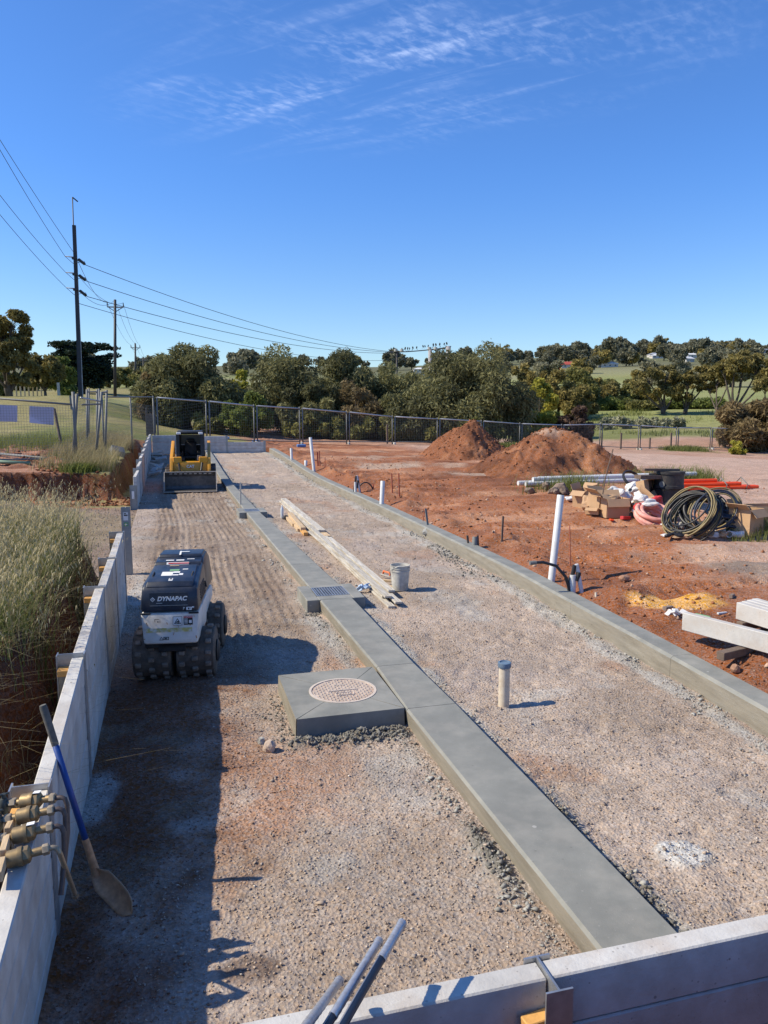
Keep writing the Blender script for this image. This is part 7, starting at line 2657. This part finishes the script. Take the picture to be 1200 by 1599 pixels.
def small_pole(x, yt, yb, d, w, label, armw):
    b = P(x, yb, d)
    b.z = min(b.z, gz(b.x, b.y)) - .1
    t = thing('power_pole', label, 'power pole', b)
    tp = P(x - (x - 600) * 0, yt, d) - b
    tp.x *= 1.0
    MB().tube([(0, 0, 0), tp], [w, w * .8], 8).build('pole_shaft', M['pole'], t, True)
    ca = tp + Vector((0, 0, -1.0))
    MB().cbox(ca.x - armw, ca.x + armw, ca.y - .09, ca.y + .09, ca.z - .08, ca.z + .08).build('cross_arm', M['pole_pale'], t)
    for s in (-1, 1):
        MB().tube([(ca.x + s * armw, ca.y, ca.z), (ca.x + s * armw, ca.y, ca.z + .62)], .07, 6).build('insulator', M['cable'], t)
        MB().tube([(ca.x + s * armw * .85, ca.y, ca.z - .05), (ca.x, ca.y, ca.z - .62)], .05, 6).build('arm_brace', M['pole'], t)
    return [b + ca + Vector((s * armw, 0, .62)) for s in (-1, 1)] + [b + tp]


s1 = small_pole(180, 468, 622, 106, .22, 'second dark power pole with a cross arm, right of the tall pole', 1.05)
s2 = small_pole(211.5, 536, 592, 172, .22, 'third small power pole with cross arm beyond the second', .95)
s3 = small_pole(224, 557, 590, 225, .20, 'smallest power pole just left of the rounded casuarina', .9)
for i in range(3):
    wire(att[i][0] + Vector((.2, 0, -.1)), s1[i], 1.0, .022, ['left', 'right', 'middle'][i] + ' wire from the tall pole to the second pole')
    wire(s1[i], s2[i], 1.1, .022, ['left', 'right', 'middle'][i] + ' wire from the second pole to the third')
    wire(s2[i], s3[i], .8, .024, ['left', 'right', 'middle'][i] + ' wire from the third pole to the smallest')
# far line with birds
for i, (x, yt, yb, w_, lb_) in enumerate(((620, 549, 578, .16, 'thin pole at the left end of the bird line above the thicket'), (672, 546, 575, .34, 'thick pole in the middle of the bird line above the thicket'), (700.5, 541, 575, .42, 'thick pole at the right end of the bird line above the largest casuarina'))):
    p, q = P(x, yt, 128), P(x, 640, 128)
    q.z = gz(q.x, q.y)
    t = thing('line_pole', lb_, 'pole', q)
    MB().tube([(0, 0, 0), p - q], w_, 8).build('pole_shaft', M['pole_pale'] if i else M['pole'], t, True)
    MB().box((.9, .3, .14), T(*(p - q)), .02).build('cap_bracket', M['pole'], t)
    if i < 2:
        MB().lathe([(.0, -.2), (.32, -.18), (.32, .2), (.0, .25)], T((p - q).x - .55, 0, (p - q).z + .1), 10, False).build('transformer', M['conc_offcut'], t)
        MB().lathe([(.0, -.2), (.3, -.18), (.3, .2), (.0, .25)], T((p - q).x + .5, 0, (p - q).z + .12), 10, False).build('transformer', M['conc_offcut'], t)
wire(P(604, 550, 128), P(672, 546, 128), 0.1, .085, 'wire with birds between the thin pole and the thick middle pole')
wire(P(672, 546, 128), P(700, 542.5, 128), .05, .13, 'wire with birds between the two thick poles')
birdp = None
rg = random.Random(9)
for i, x in enumerate((628, 633, 637, 640, 645, 651, 661, 664, 669, 677, 681, 687, 694, 698)):
    y = 549.5 - (x - 604) * .115 + (.6 if x < 660 else 0)
    q = P(x, y, 128)
    if birdp is None:
        birdp = thing('bird', 'small dark bird perched on the far wire above the thicket', 'bird', q, group='birds on the far wire')
        MB().lathe([(.0, -.22), (.05, -.18), (.11, -.05), (.12, .06), (.07, .16), (.06, .2), (.0, .24)], T(0, 0, .22, .35, 0, 0), 8, False).build('body', M['bird'], birdp, True)
        MB().beam((0, -.05, .05), (0, -.22, -.18), .08, .02).build('tail', M['bird'], birdp)
        MB().lathe([(.0, .0), (.02, .03), (.0, .09)], T(0, .1, .42, -1.3, 0, 0), 6, False).build('beak', M['bird'], birdp)
        o = birdp
    else:
        o = copy_tree(birdp)
    o.location = q
    o.rotation_euler = (0, 0, rg.uniform(0, 6.28))
    s = rg.uniform(.8, 1.25)
    o.scale = (s, s, s)


# ------------------------------------------------------------------ grass
def blades(name, pts, h, w, leafm, seed, lean=.35, seg=3, kind='stuff', seeds=False, tlo=0, thi=1):
    rg = np.random.default_rng(seed)
    n = len(pts)
    hh = h[0] + (h[1] - h[0]) * rg.random(n)
    a = rg.random(n) * 6.283
    ln = hh * lean * (.3 + 1.2 * rg.random(n))
    dx, dy = np.cos(a) * ln, np.sin(a) * ln
    dx += hh * .08
    bx, by = -np.sin(a) * w / 2, np.cos(a) * w / 2
    V = []
    for k in range(seg + 1):
        u_ = k / seg
        cx_, cy_, cz_ = pts[:, 0] + dx * u_ ** 2, pts[:, 1] + dy * u_ ** 2, pts[:, 2] + hh * (u_ - .25 * lean * u_ ** 3)
        ww = (1 - u_ * .85)
        V += [np.stack([cx_ - bx * ww, cy_ - by * ww, cz_], 1), np.stack([cx_ + bx * ww, cy_ + by * ww, cz_], 1)]
    V = np.stack(V, 1)
    fa = np.array([(2 * k, 2 * k + 1, 2 * k + 3, 2 * k + 2) for k in range(seg)])
    m_ = 2 * (seg + 1)
    f = (fa[None] + (np.arange(n) * m_)[:, None, None]).reshape(-1, 4)
    t = np.repeat(np.clip(tlo + (thi - tlo) * rg.random(n), 0, 1), m_)
    V = V.reshape(-1, 3)
    if seeds:
        tipx, tipy, tipz = pts[:, 0] + dx, pts[:, 1] + dy, pts[:, 2] + hh * (1 - .25 * lean)
        SV, SF, ST = [], [], []
        base = len(V)
        ns = 9
        for k in range(ns):
            u_ = .62 + .42 * k / ns + .03 * rg.random(n)
            px_, py_2, pz_ = pts[:, 0] + dx * u_ ** 2, pts[:, 1] + dy * u_ ** 2, pts[:, 2] + hh * (u_ - .25 * lean * u_ ** 3)
            an = rg.random(n) * 6.283
            o1 = np.stack([np.cos(an) * .022, np.sin(an) * .022, -.012 + 0 * an], 1)
            o2 = o1 * 1.7 + np.stack([0 * an, 0 * an, -.028 + 0 * an], 1)
            sd_ = np.stack([-np.sin(an) * .0045, np.cos(an) * .0045, 0 * an], 1)
            c = np.stack([px_, py_2, pz_], 1)
            SV.append(np.stack([c + o1 * .4, c + o1 + sd_, c + o2, c + o1 - sd_], 1))
        SV = np.stack(SV, 1).reshape(-1, 3)
        SF = base + np.arange(len(SV)).reshape(-1, 4)
        V = np.concatenate([V, SV])
        f = np.concatenate([f, SF])
        t = np.concatenate([t, np.clip(.6 + .4 * rg.random(len(SV) // 4), 0, 1).repeat(4)])
    return npmesh(name, V, f, LEAF[leafm], False, kind, {'tint': t})


def gza(x, y):
    i = np.searchsorted(xs, x) - 1
    j = np.searchsorted(ys, y) - 1
    fx = (x - xs[i]) / (xs[i + 1] - xs[i])
    fy = (y - ys[j]) / (ys[j + 1] - ys[j])
    return (GZ[j, i] * (1 - fx) + GZ[j, i + 1] * fx) * (1 - fy) + (GZ[j + 1, i] * (1 - fx) + GZ[j + 1, i + 1] * fx) * fy


def ground_pts(n, fx, fy, dens=None, seed=0):
    rg = np.random.default_rng(seed)
    out = np.zeros((0, 2))
    while len(out) < n:
        q = np.stack([rg.uniform(*fx, 4 * n), rg.uniform(*fy, 4 * n)], 1)
        if dens is not None:
            q = q[rg.random(len(q)) < dens(q[:, 0], q[:, 1])]
        out = np.concatenate([out, q])
    out = out[:n]
    return np.column_stack([out, gza(out[:, 0], out[:, 1]) - .02])


def bank_d(x, y):
    e = -1.06 - .10 * np.sin(y * 1.7) - .08 * np.sin(y * 4.1)
    k = sstep(-x, -e - .05, -e + .35)
    k *= .25 + .75 * sstep(fbm(x, y, .8, 2, 7), -.25, .1)
    k *= sstep(y - .35 * np.sin(x * 5), 5.7, 7.2) * (1 - sstep(y, 11.7, 12.5))
    return k


blades('bank_grass', ground_pts(9500, (-3.9, -.9), (4.4, 12.5), bank_d, 1), (.18, .60), .010, 'grass', 1, .5, 4)
blades('bank_oat_stems', ground_pts(2700, (-3.9, -.9), (4.6, 12.5), bank_d, 2), (.45, 1.0), .0055, 'straw', 2, .55, 5, 'stuff', True)
blades('bank_dead_stems', ground_pts(2200, (-2.6, -.92), (4.6, 11.0), lambda x, y: .8 + 0 * x, 3), (.2, .5), .006, 'straw', 3, 1.6, 4, 'stuff', False, 0, .5)


def upper_d(x, y):
    return (.2 + .8 * sstep(fbm(x, y, 2.2, 2, 9), -.15, .1)) * sstep(-x, 1.75, 2.2) * (y > 26.4) * (1 - .8 * sstep(-x, 3.0, 3.6) * (1 - sstep(y, 29, 31)))


blades('upper_bank_grass', ground_pts(9000, (-4.4, -1.5), (26.2, 42.5), upper_d, 4), (.3, .75), .016, 'straw', 4, .5, 3, 'stuff', False, 0, .7)
blades('upper_bank_green_grass', ground_pts(2200, (-4.2, -1.6), (26.2, 36), upper_d, 5), (.15, .5), .018, 'grass', 5, .6, 3)
blades('fence_grass', ground_pts(7000, (-11, -3.2), (33.5, 41), lambda x, y: .3 + .7 * sstep(y, 34, 36), 6), (.2, .6), .02, 'grass', 6, .5, 3, 'stuff', False, .3, 1)
blades('weed_tuft', ground_pts(650, (-4.0, -2.0), (25.9, 27.2), lambda x, y: np.exp(-((x + 2.9) / .35) ** 2 - ((y - 26.5) / .35) ** 2), 7), (.15, .45), .03, 'green', 7, .8, 3)
# green weeds along the right fence and among the stacked pipes
FPX = np.array([q[0].x for q in FP])
FPY = np.array([q[0].y for q in FP])


def right_d(x, y):
    g_ = np.exp(-((y - np.interp(x, FPX, FPY) + .6) / .9) ** 2)
    return g_ * sstep(fbm(x, y * .3, 3.0, 2, 12), -.02, .14)


blades('fence_line_weeds', ground_pts(4500, (16, 48), (46, 57), right_d, 8), (.12, .55), .035, 'grass', 8, .6, 3)
blades('pipe_weeds', ground_pts(2200, (9, 18.5), (20.5, 24.5), lambda x, y: np.maximum(np.exp(-((x - 11.9) / .8) ** 2 - ((y - 21.6) / .4) ** 2), .8 * np.exp(-((x - 17.6) / 1.8) ** 2 - ((y - 23.2) / .7) ** 2)), 9), (.2, .75), .02, 'grass', 9, .6, 3, 'stuff', False, .2, 1)
c = GG(1185, 838)
blades('heap_weeds', ground_pts(500, (c.x - .8, c.x + .8), (c.y - .4, c.y + .4), None, 10), (.15, .55), .012, 'grass', 10, .6, 3, 'stuff', False, .3, 1)
# paddock tufts break up the far grass
blades('paddock_tussocks', ground_pts(9000, (22, 66), (60, 100), lambda x, y: sstep(fbm(x, y, 5, 2, 13), .0, .16), 11), (.2, .6), .07, 'grass', 11, .6, 2, 'stuff', False, .2, 1)
